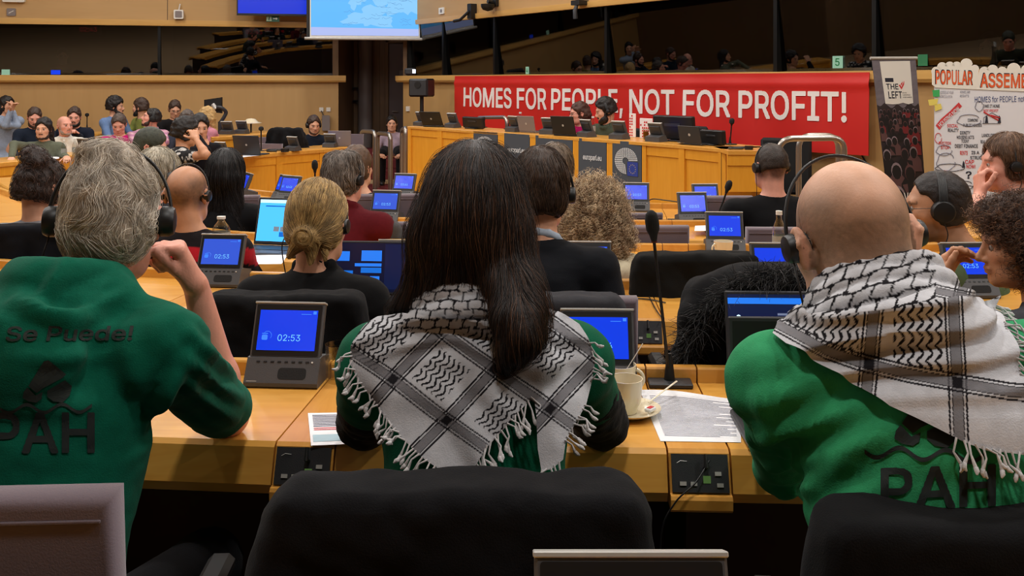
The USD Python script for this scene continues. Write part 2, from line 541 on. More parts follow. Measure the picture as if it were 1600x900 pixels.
sub(d1, 'door_frame', [box(-2.33, RY - 0.03, FL + 1.2, 0.07, 0.09, 2.4, 0.005), box(-1.98, RY - 0.03, FL + 2.38, 0.74, 0.09, 0.08, 0.005)], M['dark_wood'], 30)
sub(d1, 'door_sign', box(-2.02, RY - 0.06, 1.62, 0.16, 0.006, 0.09, 0.002), M['gray_pil'], 30)
sub(d1, 'door_handle', tube([(-2.22, RY - 0.06, 0.9), (-2.22, RY - 0.11, 0.9), (-2.12, RY - 0.11, 0.9)], 0.01), M['steel'])
# carpeted steps up to the door
st = struct_x('floor_step', 'dark red carpeted steps leading to the door')
for k in range(3):
    sub(st, 'step', box(-1.95, 15.75 + 0.35 * k, FL + 0.075 + 0.15 * k, 2.1, 0.42, 0.15, 0.01), M['red_carpet'], 30)
sub(st, 'landing', box(-2.3, 17.0, FL + 0.2, 1.6, 1.3, 0.4), M['red_carpet'], False)
sub(st, 'landing', box(-1.6, 13.9, FL + 0.006, 1.7, 1.8, 0.012), M['red_carpet'], False)

# ceiling lamps
rng = np.random.default_rng(3)
M['lamp'] = glow('lamp_glow', (1.0, 0.92, 0.8), 6.0)
for k, (x, y) in enumerate(LAMPS):
    t = Thing('downlight', 'round recessed downlight in the hall ceiling', 'ceiling lamp', (x, y, CEIL), group='downlights in the hall ceiling')
    t.part('trim_ring', lathe([(0.17, 0.0), (0.17, -0.02), (0.2, -0.02), (0.2, 0.0)], 20), M['white'])
    t.part('diffuser', lathe([(0.0, -0.005), (0.168, -0.005)], 20), M['lamp'])
    li = UsdLux.DiskLight.Define(stage, t.path + '/light')
    li.CreateRadiusAttr(0.16); li.CreateIntensityAttr(LAMP_POWER); li.CreateColorAttr(Gf.Vec3f(1.0, 0.98, 0.955))
    li.AddTranslateOp().Set(Gf.Vec3d(0, 0, -0.03))
# ------------------------------------------------------------------ organic shapes: distance fields turned into meshes
F32 = np.float32


def rc(p, a, b, ra, rb):
    """A tapering limb from a to b."""
    a = np.asarray(a, F32); ba = np.asarray(b, F32) - a
    pa = p - a
    t = np.clip(pa @ ba / max(float(ba @ ba), 1e-9), 0, 1)
    pa -= t[:, None] * ba
    return np.sqrt(np.einsum('ij,ij->i', pa, pa)) - (ra + (rb - ra) * t)


def el(p, c, r, R=None):
    q = p - np.asarray(c, F32)
    if R is not None:
        q = q @ np.asarray(R, F32)
    r = np.asarray(r, F32)
    a = q / r
    k0 = np.sqrt(np.einsum('ij,ij->i', a, a)); a /= r
    k1 = np.sqrt(np.einsum('ij,ij->i', a, a))
    return k0 * (k0 - 1) / np.maximum(k1, 1e-6)


def rbox(p, c, h, r, R=None):
    q = p - np.asarray(c, F32)
    if R is not None:
        q = q @ np.asarray(R, F32)
    q = np.abs(q) - (np.asarray(h, F32) - r)
    return np.sqrt((np.maximum(q, 0) ** 2).sum(1)) + np.minimum(q.max(1), 0) - r


def smin(a, b, k):
    if k <= 0:
        return np.minimum(a, b)
    h = np.maximum(k - np.abs(a - b), 0) / k
    return np.minimum(a, b) - h * h * k * 0.25


def smax(a, b, k):
    return -smin(-a, -b, k)


class Field:
    """A smooth union (and difference) of limbs and blobs."""
    def __init__(self):
        self.ops = []

    def rc(self, a, b, ra, rb, k=0.02, cut=False):
        self.ops.append(('rc', (a, b, ra, rb), k, cut)); return self

    def el(self, c, r, R=None, k=0.02, cut=False):
        self.ops.append(('el', (c, r, R), k, cut)); return self

    def box(self, c, h, r, R=None, k=0.02, cut=False):
        self.ops.append(('box', (c, h, r, R), k, cut)); return self

    def fn(self, f, k=0.02, cut=False):
        self.ops.append(('fn', (f,), k, cut)); return self

    def chain(self, pts, rs, k=0.02, k0=None):
        for i in range(len(pts) - 1):
            self.rc(pts[i], pts[i + 1], rs[i], rs[i + 1], (k0 if k0 is not None and i == 0 else k))
        return self

    def near(self, p):
        """Like a call, for points close to the surface and close together: limbs out of reach are skipped."""
        lo, hi = p.min(0) - 0.1, p.max(0) + 0.1
        ops = []
        for op in self.ops:
            kind, a, k, cut = op
            if kind == 'fn':
                ops.append(op); continue
            if kind == 'rc':
                m = max(a[2], a[3]); A = np.minimum(a[0], a[1]) - m; B = np.maximum(a[0], a[1]) + m
            else:
                m = np.linalg.norm(a[1]) if kind == 'box' else max(a[1]); A = np.asarray(a[0]) - m; B = np.asarray(a[0]) + m
            if (A < hi).all() and (B > lo).all():
                ops.append(op)
        return self(p, ops)

    def __call__(self, p, ops=None):
        p = np.asarray(p, F32)
        d = np.full(len(p), 9.0, F32)
        for kind, a, k, cut in (self.ops if ops is None else ops):
            e = rc(p, *a) if kind == 'rc' else el(p, *a) if kind == 'el' else rbox(p, *a) if kind == 'box' else a[0](p)
            d = smax(d, -e, k) if cut else smin(d, e, k)
        return d

    def bounds(self, pad=0.02):
        lo, hi = np.full(3, 1e9), np.full(3, -1e9)
        for kind, a, k, cut in self.ops:
            if cut or kind == 'fn':
                continue
            if kind == 'rc':
                pts = [(np.array(a[0], float), a[2]), (np.array(a[1], float), a[3])]
            elif kind == 'el':
                pts = [(np.array(a[0], float), max(a[1]) if a[2] is not None else np.array(a[1], float))]
            else:
                pts = [(np.array(a[0], float), np.linalg.norm(a[1]) if a[3] is not None else np.array(a[1], float))]
            for c, r in pts:
                lo = np.minimum(lo, c - r); hi = np.maximum(hi, c + r)
        return lo - pad, hi + pad


def surface(fn, lo, hi, h, newton=True):
    """The zero surface of fn inside the box, as triangles (naive surface nets on a sparse grid of step h)."""
    lo = np.asarray(lo, float); hi = np.asarray(hi, float)
    B = 5
    nb = np.maximum(np.ceil((hi - lo) / (h * B)).astype(int), 1)
    n = nb * B
    gb = [lo[k] + (np.arange(nb[k]) * B + (B - 1) / 2) * h for k in range(3)]
    bc = np.stack(np.meshgrid(*gb, indexing='ij'), -1).reshape(-1, 3)
    db = fn(bc)
    near = np.abs(db) < B * h * 0.87 * 1.5 + 0.012
    G = np.repeat(np.where(db > 0, 1.0, -1.0).astype(F32)[:, None], B ** 3, 1)
    off = np.stack(np.meshgrid(*[(np.arange(B) - (B - 1) / 2) * h] * 3, indexing='ij'), -1).reshape(-1, 3)
    idx = np.nonzero(near)[0]
    cell = np.floor((bc[idx] - lo) / max(0.12, 4 * B * h)).astype(int)
    cell = (cell[:, 0] * 1000 + cell[:, 1]) * 1000 + cell[:, 2]
    o = np.argsort(cell, kind='stable')
    local = getattr(fn, 'near', fn)
    for i in np.split(idx[o], np.nonzero(np.diff(cell[o]))[0] + 1):
        pts = (bc[i][:, None, :] + off[None]).reshape(-1, 3).astype(F32)
        G[i] = local(pts).reshape(len(i), -1)
    G = G.reshape(*nb, B, B, B).transpose(0, 3, 1, 4, 2, 5).reshape(*n)
    G[0] = G[-1] = 1; G[:, 0] = G[:, -1] = 1; G[:, :, 0] = G[:, :, -1] = 1
    s = G < 0
    c8 = [s[i:n[0] - 1 + i, j:n[1] - 1 + j, k:n[2] - 1 + k] for i in (0, 1) for j in (0, 1) for k in (0, 1)]
    tot = sum(x.astype(np.int8) for x in c8)
    act = (tot > 0) & (tot < 8)
    ci = np.argwhere(act)
    if not len(ci):
        return np.zeros((0, 3)), np.zeros((0, 3), int)
    vid = np.full(act.shape, -1, np.int64)
    vid[tuple(ci.T)] = np.arange(len(ci))
    acc = np.zeros((len(ci), 3)); cnt = np.zeros(len(ci))
    corner = lambda o: G[ci[:, 0] + o[0], ci[:, 1] + o[1], ci[:, 2] + o[2]]
    for ax in range(3):
        for a in (0, 1):
            for b in (0, 1):
                o = [0, 0, 0]; o[(ax + 1) % 3] = a; o[(ax + 2) % 3] = b
                o2 = list(o); o2[ax] = 1
                f0, f1 = corner(o), corner(o2)
                x = (f0 < 0) != (f1 < 0)
                t = np.where(x, f0 / np.where(x, f0 - f1, 1), 0)
                p = np.zeros((len(ci), 3)); p += o; p[:, ax] = t
                acc[x] += p[x]; cnt[x] += 1
    v = lo + (ci + acc / cnt[:, None]) * h
    fs = []
    for ax in range(3):
        u, w = (ax + 1) % 3, (ax + 2) % 3
        sl0 = [slice(None)] * 3; sl1 = [slice(None)] * 3
        sl0[ax] = slice(0, -1); sl1[ax] = slice(1, None)
        e = np.argwhere(s[tuple(sl0)] != s[tuple(sl1)])
        e = e[(e[:, u] > 0) & (e[:, w] > 0)]
        inside = s[tuple(e.T)]
        q = []
        for a, b in ((0, 0), (1, 0), (1, 1), (0, 1)):
            c = e.copy(); c[:, u] -= a; c[:, w] -= b
            c = np.minimum(c, np.array(vid.shape) - 1)
            q.append(vid[tuple(c.T)])
        q = np.stack(q, 1)
        ok = (q >= 0).all(1)
        q, inside = q[ok], inside[ok]
        q[~inside] = q[~inside][:, ::-1]
        fs.append(q)
    q = np.vstack(fs)
    f = np.vstack([q[:, [0, 1, 2]], q[:, [0, 2, 3]]])
    if newton:
        v = snap(fn, v, h)
    return v, f


def grad(fn, v, e=0.0015):
    v = np.asarray(v, F32)
    return np.stack([fn(v + np.eye(3, dtype=F32)[k] * e) - fn(v - np.eye(3, dtype=F32)[k] * e) for k in range(3)], 1) / (2 * e)


def snap(fn, v, h, n=1):
    for _ in range(n):
        g = grad(fn, v)
        d = fn(v)
        st = np.clip(d / np.maximum((g * g).sum(1), 0.2), -h * 0.6, h * 0.6)
        v = v - st[:, None] * g
    return v


def trace(fn, o, d, far=0.6, n=40, off=0.0):
    """Where rays from points o along the unit direction d first come within off of the surface: (points, hit)."""
    p = np.array(o, F32); d = np.asarray(d, F32)
    t = np.zeros(len(p), F32)
    for _ in range(n):
        q = p + t[:, None] * d
        s = fn(q) - off
        t = t + np.where(t < far, s * 0.85, 0)
    q = p + t[:, None] * d
    return q, (np.abs(fn(q) - off) < 0.004) & (t < far)


def flow(pts, axis=2):
    """Cheap wrinkle noise, -1..1."""
    return meshkit.fbm(pts, 3) * 2 - 1


def vnormals(v, f):
    n = np.zeros_like(v)
    fn_ = np.cross(v[f[:, 1]] - v[f[:, 0]], v[f[:, 2]] - v[f[:, 0]])
    for k in range(3):
        np.add.at(n, f[:, k], fn_)
    return n / np.maximum(np.linalg.norm(n, axis=1, keepdims=True), 1e-12)


def laplace(v, f, n=2, lam=0.5):
    e = np.vstack([f[:, [0, 1]], f[:, [1, 2]], f[:, [2, 0]]])
    e = np.vstack([e, e[:, ::-1]])
    import scipy.sparse as sp
    A = sp.csr_matrix((np.ones(len(e)), (e[:, 0], e[:, 1])), shape=(len(v), len(v)))
    A.data[:] = 1
    deg = np.maximum(np.asarray(A.sum(1)).ravel(), 1)
    for _ in range(n):
        v = v + lam * ((A @ v) / deg[:, None] - v)
    return v


def Rz(deg):
    a = math.radians(deg); c, s = math.cos(a), math.sin(a)
    return np.array([[c, -s, 0], [s, c, 0], [0, 0, 1.0]])


def Rx(deg):
    a = math.radians(deg); c, s = math.cos(a), math.sin(a)
    return np.array([[1.0, 0, 0], [0, c, -s], [0, s, c]])


def Ry(deg):
    a = math.radians(deg); c, s = math.cos(a), math.sin(a)
    return np.array([[c, 0, s], [0, 1.0, 0], [-s, 0, c]])


def curves(parent, name, strands, width, mat, tones=None, label=None):
    """Hair strands as one BasisCurves part; strands is (n, k, 3) in the thing's own space."""
    p = parent + '/' + numbered(parent, name)
    c = UsdGeom.BasisCurves.Define(stage, p)
    n, k, _ = strands.shape
    c.CreateTypeAttr('linear')
    c.CreatePointsAttr(Vt.Vec3fArray.FromNumpy(strands.reshape(-1, 3).astype(np.float32)))
    c.CreateCurveVertexCountsAttr(Vt.IntArray.FromNumpy(np.full(n, k, np.int32)))
    w = np.linspace(1.0, 0.35, k)[None] * np.full((n, 1), width)
    c.CreateWidthsAttr(Vt.FloatArray.FromNumpy(w.ravel().astype(np.float32)))
    c.SetWidthsInterpolation('vertex')
    if tones is not None:
        UsdGeom.PrimvarsAPI(c).CreatePrimvar('tone', Sdf.ValueTypeNames.Color3fArray, 'uniform').Set(Vt.Vec3fArray.FromNumpy(np.asarray(tones, np.float32)))
    UsdShade.MaterialBindingAPI.Apply(c.GetPrim()).Bind(mat)
    if label:
        c.GetPrim().SetCustomDataByKey('label', label)
    return p
# ------------------------------------------------------------------ desk rows
PITCH, STRIP, DEPTH = 0.755, 0.118, 0.43


class Path2:
    """A plan polyline, walked by length."""
    def __init__(self, pts, n=10):
        p = smooth_path(np.asarray(pts, float), n) if len(pts) > 2 else np.linspace(pts[0], pts[1], 20)
        self.p = p
        self.s = np.concatenate([[0], np.cumsum(np.linalg.norm(np.diff(p, axis=0), axis=1))])

    def at(self, s):
        return np.array([np.interp(s, self.s, self.p[:, 0]), np.interp(s, self.s, self.p[:, 1])])

    def dirn(self, s):
        a, b = self.at(s - 0.05), self.at(s + 0.05)
        return (b - a) / np.linalg.norm(b - a)

    def near(self, x):
        return float(np.interp(x, self.p[:, 0], self.s))

    def frame(self, s):
        u = self.dirn(s)
        return self.at(s), u, np.array([-u[1], u[0]])


BOARD = [(-0.028, -0.072), (-0.006, -0.008), (0.004, 0.0), (0.40, 0.0), (0.402, 0.030), (0.405, 0.034), (0.428, 0.034), (0.43, 0.030), (0.43, -0.05), (0.40, -0.05), (0.40, -0.03), (0.02, -0.03), (0.0, -0.09), (-0.02, -0.092)]
STRIPP = [(-0.046, -0.078), (-0.042, -0.072), (-0.03, -0.071), (-0.004, -0.006), (0.004, 0.0), (0.40, 0.0), (0.402, 0.030), (0.405, 0.034), (0.428, 0.034), (0.43, 0.030), (0.43, -0.05), (0.40, -0.05), (0.40, -0.03), (0.02, -0.03), (0.0, -0.1), (-0.04, -0.102), (-0.046, -0.096)]


def extr(profile, path, s0, s1, z):
    """The (depth, height) profile swept straight from s0 to s1 of the row."""
    p0, _, n0 = path.frame(s0)
    p1, _, n1 = path.frame(s1)
    u = p1 - p0
    m = trimesh.creation.extrude_polygon(__import__('shapely').geometry.Polygon(profile), 1.0, engine='earcut')
    v, f = np.asarray(m.vertices), np.asarray(m.faces)
    a = p0 + np.outer(v[:, 0], n0)
    b = p1 + np.outer(v[:, 0], n1)
    xy = a + (b - a) * v[:, 2:3]
    return np.column_stack([xy, v[:, 1] + z]), f[:, ::-1]


def desk_row(label, pts, z, strips, fz, detail=True, span=None):
    path = Path2(pts)
    total = path.s[-1]
    mid = path.at(total / 2)
    t = Thing('conference_desk', label, 'desk', (mid[0], mid[1], fz))
    ss = sorted(path.near(x) for x in strips)
    edges, last = [], 0.0
    for s in ss:
        edges.append(('b', last, s - STRIP / 2)); edges.append(('s', s - STRIP / 2, s + STRIP / 2)); last = s + STRIP / 2
    edges.append(('b', last, total))
    for kind, a, b in edges:
        if b - a < 0.02:
            continue
        g = 0.0018
        if kind == 'b':
            n = max(1, int(round((b - a) / 0.8)))
            for k in range(n):
                t.part('worktop_board', extr(BOARD, path, a + (b - a) * k / n + g, a + (b - a) * (k + 1) / n - g, z), M['wood'], 25, world=True)
        else:
            t.part('module_strip', extr(STRIPP, path, a + g, b - g, z), M['wood_strip'], 25, world=True)
            c, u, n = path.frame((a + b) / 2)
            U = np.array([*u, 0.0]); N = np.array([*n, 0.0])
            S = N * 0.38 + np.array([0, 0, 0.925])
            S = (N * 0.026 + np.array([0, 0, 0.065])) / np.linalg.norm([0.026, 0.065])
            out = np.cross(U, S)
            o = np.array([*c, z]) + N * -0.030 + np.array([0, 0, -0.0705])
            cp = t.part('control_panel', prism([(-0.053, 0.001), (0.053, 0.001), (0.053, 0.068), (-0.053, 0.068)], U, S, out * 0.006, o), M['dgray'], 20, world=True, label='dark control panel with small buttons')
            if detail:
                lc = lambda m: (t.local(m[0]), m[1])
                for bx, by in ((-0.033, 0.016), (-0.013, 0.016), (0.036, 0.014), (0.033, 0.034)):
                    sub(cp, 'button', lc(prism([(bx - 0.006, by - 0.0035), (bx + 0.006, by - 0.0035), (bx + 0.006, by + 0.0035), (bx - 0.006, by + 0.0035)], U, S, out * 0.009, o)), M['silver'], 20)
                sub(cp, 'display', lc(prism([(0.005, 0.017), (0.019, 0.017), (0.019, 0.03), (0.005, 0.03)], U, S, out * 0.0072, o)), M['lcd'], 20, label='small green display')
                sub(cp, 'headphone_plug', lc(tube([o + U * 0.01 + S * 0.044 + out * 0.006, o + U * 0.01 + S * 0.046 + out * 0.022, o + U * 0.009 + S * 0.068 + out * 0.02], [0.004, 0.0045, 0.003], 8)), M['black'])
                sub(cp, 'marking', lc(tube([o - U * 0.043 + S * 0.052 + out * 0.0065, o - U * 0.036 + S * 0.056 + out * 0.0065, o - U * 0.024 + S * 0.055 + out * 0.0065], 0.0006, 4)), M['silver'])
    n = max(2, int(total / 0.8))
    for k in range(n):
        a, b = total * k / n, total * (k + 1) / n
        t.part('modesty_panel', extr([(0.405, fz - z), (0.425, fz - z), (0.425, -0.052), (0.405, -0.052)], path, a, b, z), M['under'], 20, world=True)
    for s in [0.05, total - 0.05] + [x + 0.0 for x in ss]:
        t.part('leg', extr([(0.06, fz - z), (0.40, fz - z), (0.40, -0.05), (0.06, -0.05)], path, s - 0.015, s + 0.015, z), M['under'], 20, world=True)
    t.row_path, t.z = path, z
    return t


M['lcd'] = glow('small_lcd', lin(86, 120, 60), 0.35)
Z1 = 0.75


def P(px, py, z):
    return WZ(px, py, z)[:2]


ROW = {}
ROW[0] = desk_row('desk row nearest the camera, mostly below the frame', [(-1.9, 0.62), (0.1, 0.56), (1.9, 0.6)], 0.79, (-1.05, -0.3, 0.5, 1.2), 0.02)
ROW[1] = desk_row('front beech desk row where the three people in green sit', [(-2.1, 1.99), P(350, 688, Z1), P(1090, 702, Z1), (1.9, 1.74)], Z1, (-1.155, -0.40, 0.355, 1.11), 0.0)
ROW[2] = desk_row('second beech desk row, in front of the blonde woman and the fur trimmed coat', [(-3.1, 3.66), (-2.0, 3.28), (-0.9, 3.05), (0.41, 2.93), (1.6, 2.92), (3.1, 3.05)], 0.716, (-1.855, -1.10, -0.345, 0.41, 1.165, 1.92), -0.035)
ROW[3] = desk_row('third beech desk row, behind the dark jacketed man and with the white cup', [(-3.9, 6.3), (-2.9, 5.2), (-1.7, 4.33), (-0.6, 3.97), (0.7, 3.85), (2.0, 3.86), (3.3, 4.0)], 0.685, (-2.4, -1.55, -0.8, -0.04, 0.72, 1.48, 2.24), -0.065, False)
ROW[4] = desk_row('fourth beech desk row, in front of the curly haired woman', [(-4.3, 7.8), (-3.3, 6.5), (-1.9, 5.3), (-0.6, 4.87), (0.8, 4.78), (2.2, 4.85), (3.3, 5.0)], 0.655, (-2.6, -1.8, -1.05, -0.3, 0.82, 1.5, 2.3), -0.095, False)
ROW[5] = desk_row('fifth beech desk row, nearest the platform, with dark cables on it', [(-4.2, 9.0), (-3.4, 7.8), (-2.3, 6.7), (-1.2, 6.15), (0.9, 5.75), (2.0, 5.8)], 0.625, (-2.7, -1.9, -1.15, -0.4, 0.35, 1.0, 1.7), -0.13, False)


# ------------------------------------------------------------------ desks with bright front panels: the left bank and the platform
def front_desk(label, pts, ztop, fz, n, depth=0.55, cat_='desk', name='panelled_desk', mats=None):
    """Front panels face the camera's side (to the right of the walking direction); n panels, with stiles between."""
    path = Path2(pts, 12)
    mid = path.at(path.s[-1] / 2)
    t = Thing(name, label, cat_, (mid[0], mid[1], fz))
    T = path.s[-1]
    for k in range(n):
        a, b = T * k / n, T * (k + 1) / n
        t.part('front_panel', extr([(0.02, fz - ztop + 0.06), (0.04, fz - ztop + 0.06), (0.04, -0.05), (0.02, -0.05)], path, a + 0.045, b - 0.045, ztop), M['wood_front'], 20, world=True)
        t.part('stile', extr([(0.0, fz - ztop + 0.01), (0.045, fz - ztop + 0.01), (0.045, -0.05), (0.0, -0.05)], path, a - 0.044 * (k > 0), a + 0.044, ztop), M['wood_front'], 20, world=True)
        t.part('top_rail', extr([(0.008, -0.15), (0.042, -0.15), (0.042, -0.051), (0.008, -0.051)], path, a + 0.046, b - 0.046, ztop), M['wood_front'], 20, world=True)
        t.part('worktop', extr([(-0.01, -0.05), (-0.014, -0.04), (-0.014, -0.008), (-0.006, 0.0), (depth, 0.0), (depth, -0.05)], path, a + 0.001, b - 0.001, ztop), M['wood'], 25, world=True)
    t.part('stile', extr([(0.0, fz - ztop + 0.01), (0.045, fz - ztop + 0.01), (0.045, -0.05), (0.0, -0.05)], path, T - 0.044, T, ztop), M['wood_front'], 20, world=True)
    for s in (0.02, T - 0.02):
        t.part('end_panel', extr([(0.05, fz - ztop), (depth - 0.02, fz - ztop), (depth - 0.02, -0.051), (0.05, -0.051)], path, s - 0.018, s + 0.018, ztop), M['wood_front'], 20, world=True)
    t.row_path = path
    return t


ZB = 0.59
BANK1 = front_desk('left bank desk with plain curved beech front, where the long haired man sits', [P(-160, 268, ZB), P(20, 252, ZB), P(120, 242, ZB), P(222, 231, ZB)], ZB, FL, 4)
BANK2 = front_desk('left bank desk with four beech front panels, where the man in the dark t-shirt sits', [P(300, 250, ZB), P(365, 243, ZB), P(470, 235, ZB), P(566, 228, ZB)], ZB, FL, 4)
BANK3 = front_desk('beech desk in the middle of the left bank, behind the striped shirt man', [P(150, 206, 0.75), P(210, 203, 0.75), P(290, 199, 0.75)], 0.72, FL, 3)
BANK4 = front_desk('beech desk in the upper left bank, under the raised black monitor', [P(330, 214, 0.74), P(385, 211, 0.74), P(448, 206, 0.74)], 0.74, FL, 3)
BANK5 = front_desk('beech desk at the far left edge, beside the man with the white shirt', [P(-160, 222, 0.68), P(30, 212, 0.68), P(120, 206, 0.68)], 0.68, FL, 3)

# platform
ZD = 0.89
DA, DB, DC = P(637, 197, ZD), P(1003, 222, ZD), P(1134, 233, ZD)


def cross_ray(px, a, b):
    """Plan point where the view through column px meets the line a-b."""
    k = (px - 800.0) / FPX
    d = b - a
    t = (k * a[1] - a[0]) / (d[0] - k * d[1])
    return a + d * t


dpath = Path2(np.array([DA, (DA + DB) / 2, DB, DC]), 14)


def dais_s(px):
    g = dpath.p[:, 0] - (px - 800.0) / FPX * dpath.p[:, 1]
    return float(np.interp(0.0, g, dpath.s))


plat = struct_x('floor_platform', 'low platform under the chair persons desk')
pp = [dpath.at(s) for s in np.linspace(0, dpath.s[-1], 12)]
nn = np.array([0.79, 0.61])
sub(plat, 'deck', prism([tuple(p + nn * 0.03) for p in pp] + [tuple(p + nn * 1.35) for p in pp[::-1]], (1, 0, 0), (0, 1, 0), (0, 0, 0.14), (0, 0, FL)), M['red_carpet'], 20)
dais = Thing('platform_desk', 'long beech chair persons desk with slate blue panels on the platform', 'desk', (*dpath.at(dpath.s[-1] / 2), FL))
FZ = FL - ZD


def dpan(name, a, b, off0, off1, z0, z1, mat, label=None, parent=None):
    return dais.part(name, extr([(off0, z0), (off1, z0), (off1, z1), (off0, z1)], dpath, dais_s(a) if a > 10 else a, dais_s(b) if b > 10 else b, ZD), M[mat], 20, world=True, label=label)


woods = [(637, 642, 1), (642, 683, 0), (683, 690, 1), (690, 733, 0), (733, 740, 1), (778, 788, 1), (828, 837, 1), (895, 904, 1), (948, 957, 1), (1003, 1009, 1), (1009, 1060, 0), (1060, 1069, 1), (1069, 1122, 0), (1122, 1134, 1)]
for a, b, st_ in woods:
    if st_:
        dpan('stile', a, b, 0.0, 0.05, FZ, -0.03, 'wood_front')
    else:
        dpan('front_panel', a, b, 0.022, 0.05, FZ + 0.05, -0.12, 'wood_front')
        dpan('top_rail', a, b, 0.010, 0.05, -0.118, -0.03, 'wood_front')
slates = [(740, 778), (788, 828), (837, 895), (904, 948), (957, 1003)]
slate_parts = []
for a, b in slates:
    m = dais.part('slate_panel', extr([(-0.004, FZ + 0.02), (0.02, FZ + 0.02), (0.02, -0.004), (-0.004, -0.004)], dpath, dais_s(a) + 0.003, dais_s(b) - 0.003, ZD), M['panel_slate'], 20, world=True, label='slate blue front panel')
    slate_parts.append(m)
for k in range(8):
    T = dpath.s[-1]
    dais.part('worktop', extr([(-0.004, -0.03), (-0.004, -0.004), (0.004, 0.0), (0.55, 0.0), (0.55, -0.03)], dpath, T * k / 8, T * (k + 1) / 8 - 0.001, ZD), M['wood'], 25, world=True)
dais.part('end_panel', extr([(0.05, FZ), (0.55, FZ), (0.55, -0.031), (0.05, -0.031)], dpath, 0.0, 0.03, ZD), M['wood_front'], 20, world=True)
dais.part('end_panel', extr([(0.05, FZ), (0.55, FZ), (0.55, -0.031), (0.05, -0.031)], dpath, dpath.s[-1] - 0.03, dpath.s[-1], ZD), M['wood_front'], 20, world=True)

# the emblem (an arc of seats with a starred blue flag) and the web address on the slate panels
M['flag_blue'] = plain('flag_blue', lin(40, 62, 150), 0.5)
M['emblem_white'] = plain('emblem_white', lin(206, 210, 214), 0.6)
M['star'] = plain('star_yellow', lin(214, 196, 110), 0.6)


def emblem(parent, pxc, pyc, wpx, hpx):
    s = dais_s(pxc)
    c, u, n = dpath.frame(s)
    c = c - n * 0.007
    d = c[1]
    w = wpx / FPX * d * np.hypot(1, 0) / max(abs(u[0] - (pxc - 800) / FPX * u[1]), 0.3)
    h = hpx / FPX * d
    o = np.array([*c, EYE - (pyc - HZ) / FPX * d])
    U = np.array([*u, 0.0]); Wz = np.array([0, 0, 1.0]); out = np.cross(U, Wz)
    ms = []
    cen = (-0.06 * w, 0.08 * h)
    for k in range(7):
        r0 = 0.14 + k * 0.052
        nseg = 12 + 4 * k
        for j in range(nseg):
            a0 = 2 * np.pi * j / nseg + 0.06
            a1 = a0 + 2 * np.pi / nseg * 0.74
            if -1.66 < ((a0 + np.pi) % (2 * np.pi)) - np.pi < 0.02:
                continue
            def q(r, a):
                ex = 0.10 * k / 6
                return (cen[0] + w * (r * 0.98) * np.cos(a) + ex * w * 0.2, cen[1] + h * r * np.sin(a))
            r1 = r0 + 0.036
            poly = [q(r0, a0), q(r0, a1), q(r1, a1), q(r1, a0)]
            ms.append(prism(poly, U, Wz, out * 0.002, o))
    lc = lambda m: (dais.local(m[0]), m[1])
    sub(parent, 'emblem_seats', lc(cat(ms)), M['emblem_white'], False)
    fx0, fx1, fy0, fy1 = 0.02 * w, 0.46 * w, -0.46 * h, 0.06 * h
    sub(parent, 'emblem_flag', lc(prism([(fx0, fy0), (fx1, fy0), (fx1, fy1), (fx0, fy1)], U, Wz, out * 0.003, o)), M['flag_blue'], False)
    st_ = []
    for j in range(12):
        a = j * np.pi / 6
        sc = 0.022 * h
        p = (0.24 * w + 0.13 * w * np.cos(a), -0.2 * h + 0.16 * h * np.sin(a))
        star = [(p[0] + sc * (1 if i % 2 == 0 else 0.45) * np.sin(i * np.pi / 5), p[1] + sc * (1 if i % 2 == 0 else 0.45) * np.cos(i * np.pi / 5)) for i in range(10)]
        st_.append(prism(star, U, Wz, out * 0.0045, o))
    sub(parent, 'emblem_stars', lc(cat(st_)), M['star'], False)


for i, (pxc, pyc, w_, h_) in ((0, (759.5, 232, 32, 33)), (2, (866, 243, 34, 38)), (4, (980.5, 255, 37, 42))):
    emblem(slate_parts[i], pxc, pyc, w_, h_)
for i, (pxc, pyc, wpx) in ((1, (807.5, 238, 27)), (3, (926, 250, 29))):
    s = dais_s(pxc)
    c, u, n = dpath.frame(s)
    c = c - n * 0.006
    d = c[1]
    v, f = text('europarl.eu', 0.05, 0.002, True, mid=True)
    wid = v[:, 0].max() - v[:, 0].min()
    want = abs(cross_ray(pxc + wpx / 2, c, c + u)[0] - cross_ray(pxc - wpx / 2, c, c + u)[0]) / u[0]
    m = text_on('europarl.eu', 0.05, (*c, EYE - (pyc - HZ) / FPX * d), (*u, 0.0), (0, 0, 1), True, 0.002, True, want / wid)
    sub(slate_parts[i], 'web_address', (dais.local(m[0]), m[1]), M['emblem_white'], False)

# end section of the platform desk, open underneath
e0, e1 = P(1137, 236, ZD), P(1216, 236, ZD)
pe = Path2([e0, e1])
ze = EYE - (300 - HZ) / FPX * e0[1] - ZD
dais.part('front_panel', extr([(0.012, ze), (0.04, ze), (0.04, -0.12), (0.012, -0.12)], pe, 0.0, pe.s[-1], ZD), M['wood_front'], 20, world=True)
dais.part('top_rail', extr([(0.0, -0.118), (0.04, -0.118), (0.04, -0.03), (0.0, -0.03)], pe, 0.0, pe.s[-1], ZD), M['wood_front'], 20, world=True)
dais.part('worktop', extr([(-0.01, -0.03), (-0.01, 0.0), (0.55, 0.0), (0.55, -0.03)], pe, -0.0, pe.s[-1], ZD), M['wood'], 20, world=True)
for s in (0.03, pe.s[-1] - 0.03):
    dais.part('leg', extr([(0.26, FL - ZD), (0.34, FL - ZD), (0.34, -0.031), (0.26, -0.031)], pe, s - 0.025, s + 0.025, ZD), M['under'], 20, world=True)
dais.part('back_panel', extr([(0.5, FL - ZD), (0.52, FL - ZD), (0.52, -0.031), (0.5, -0.031)], pe, 0.0, pe.s[-1], ZD), M['under'], 20, world=True)

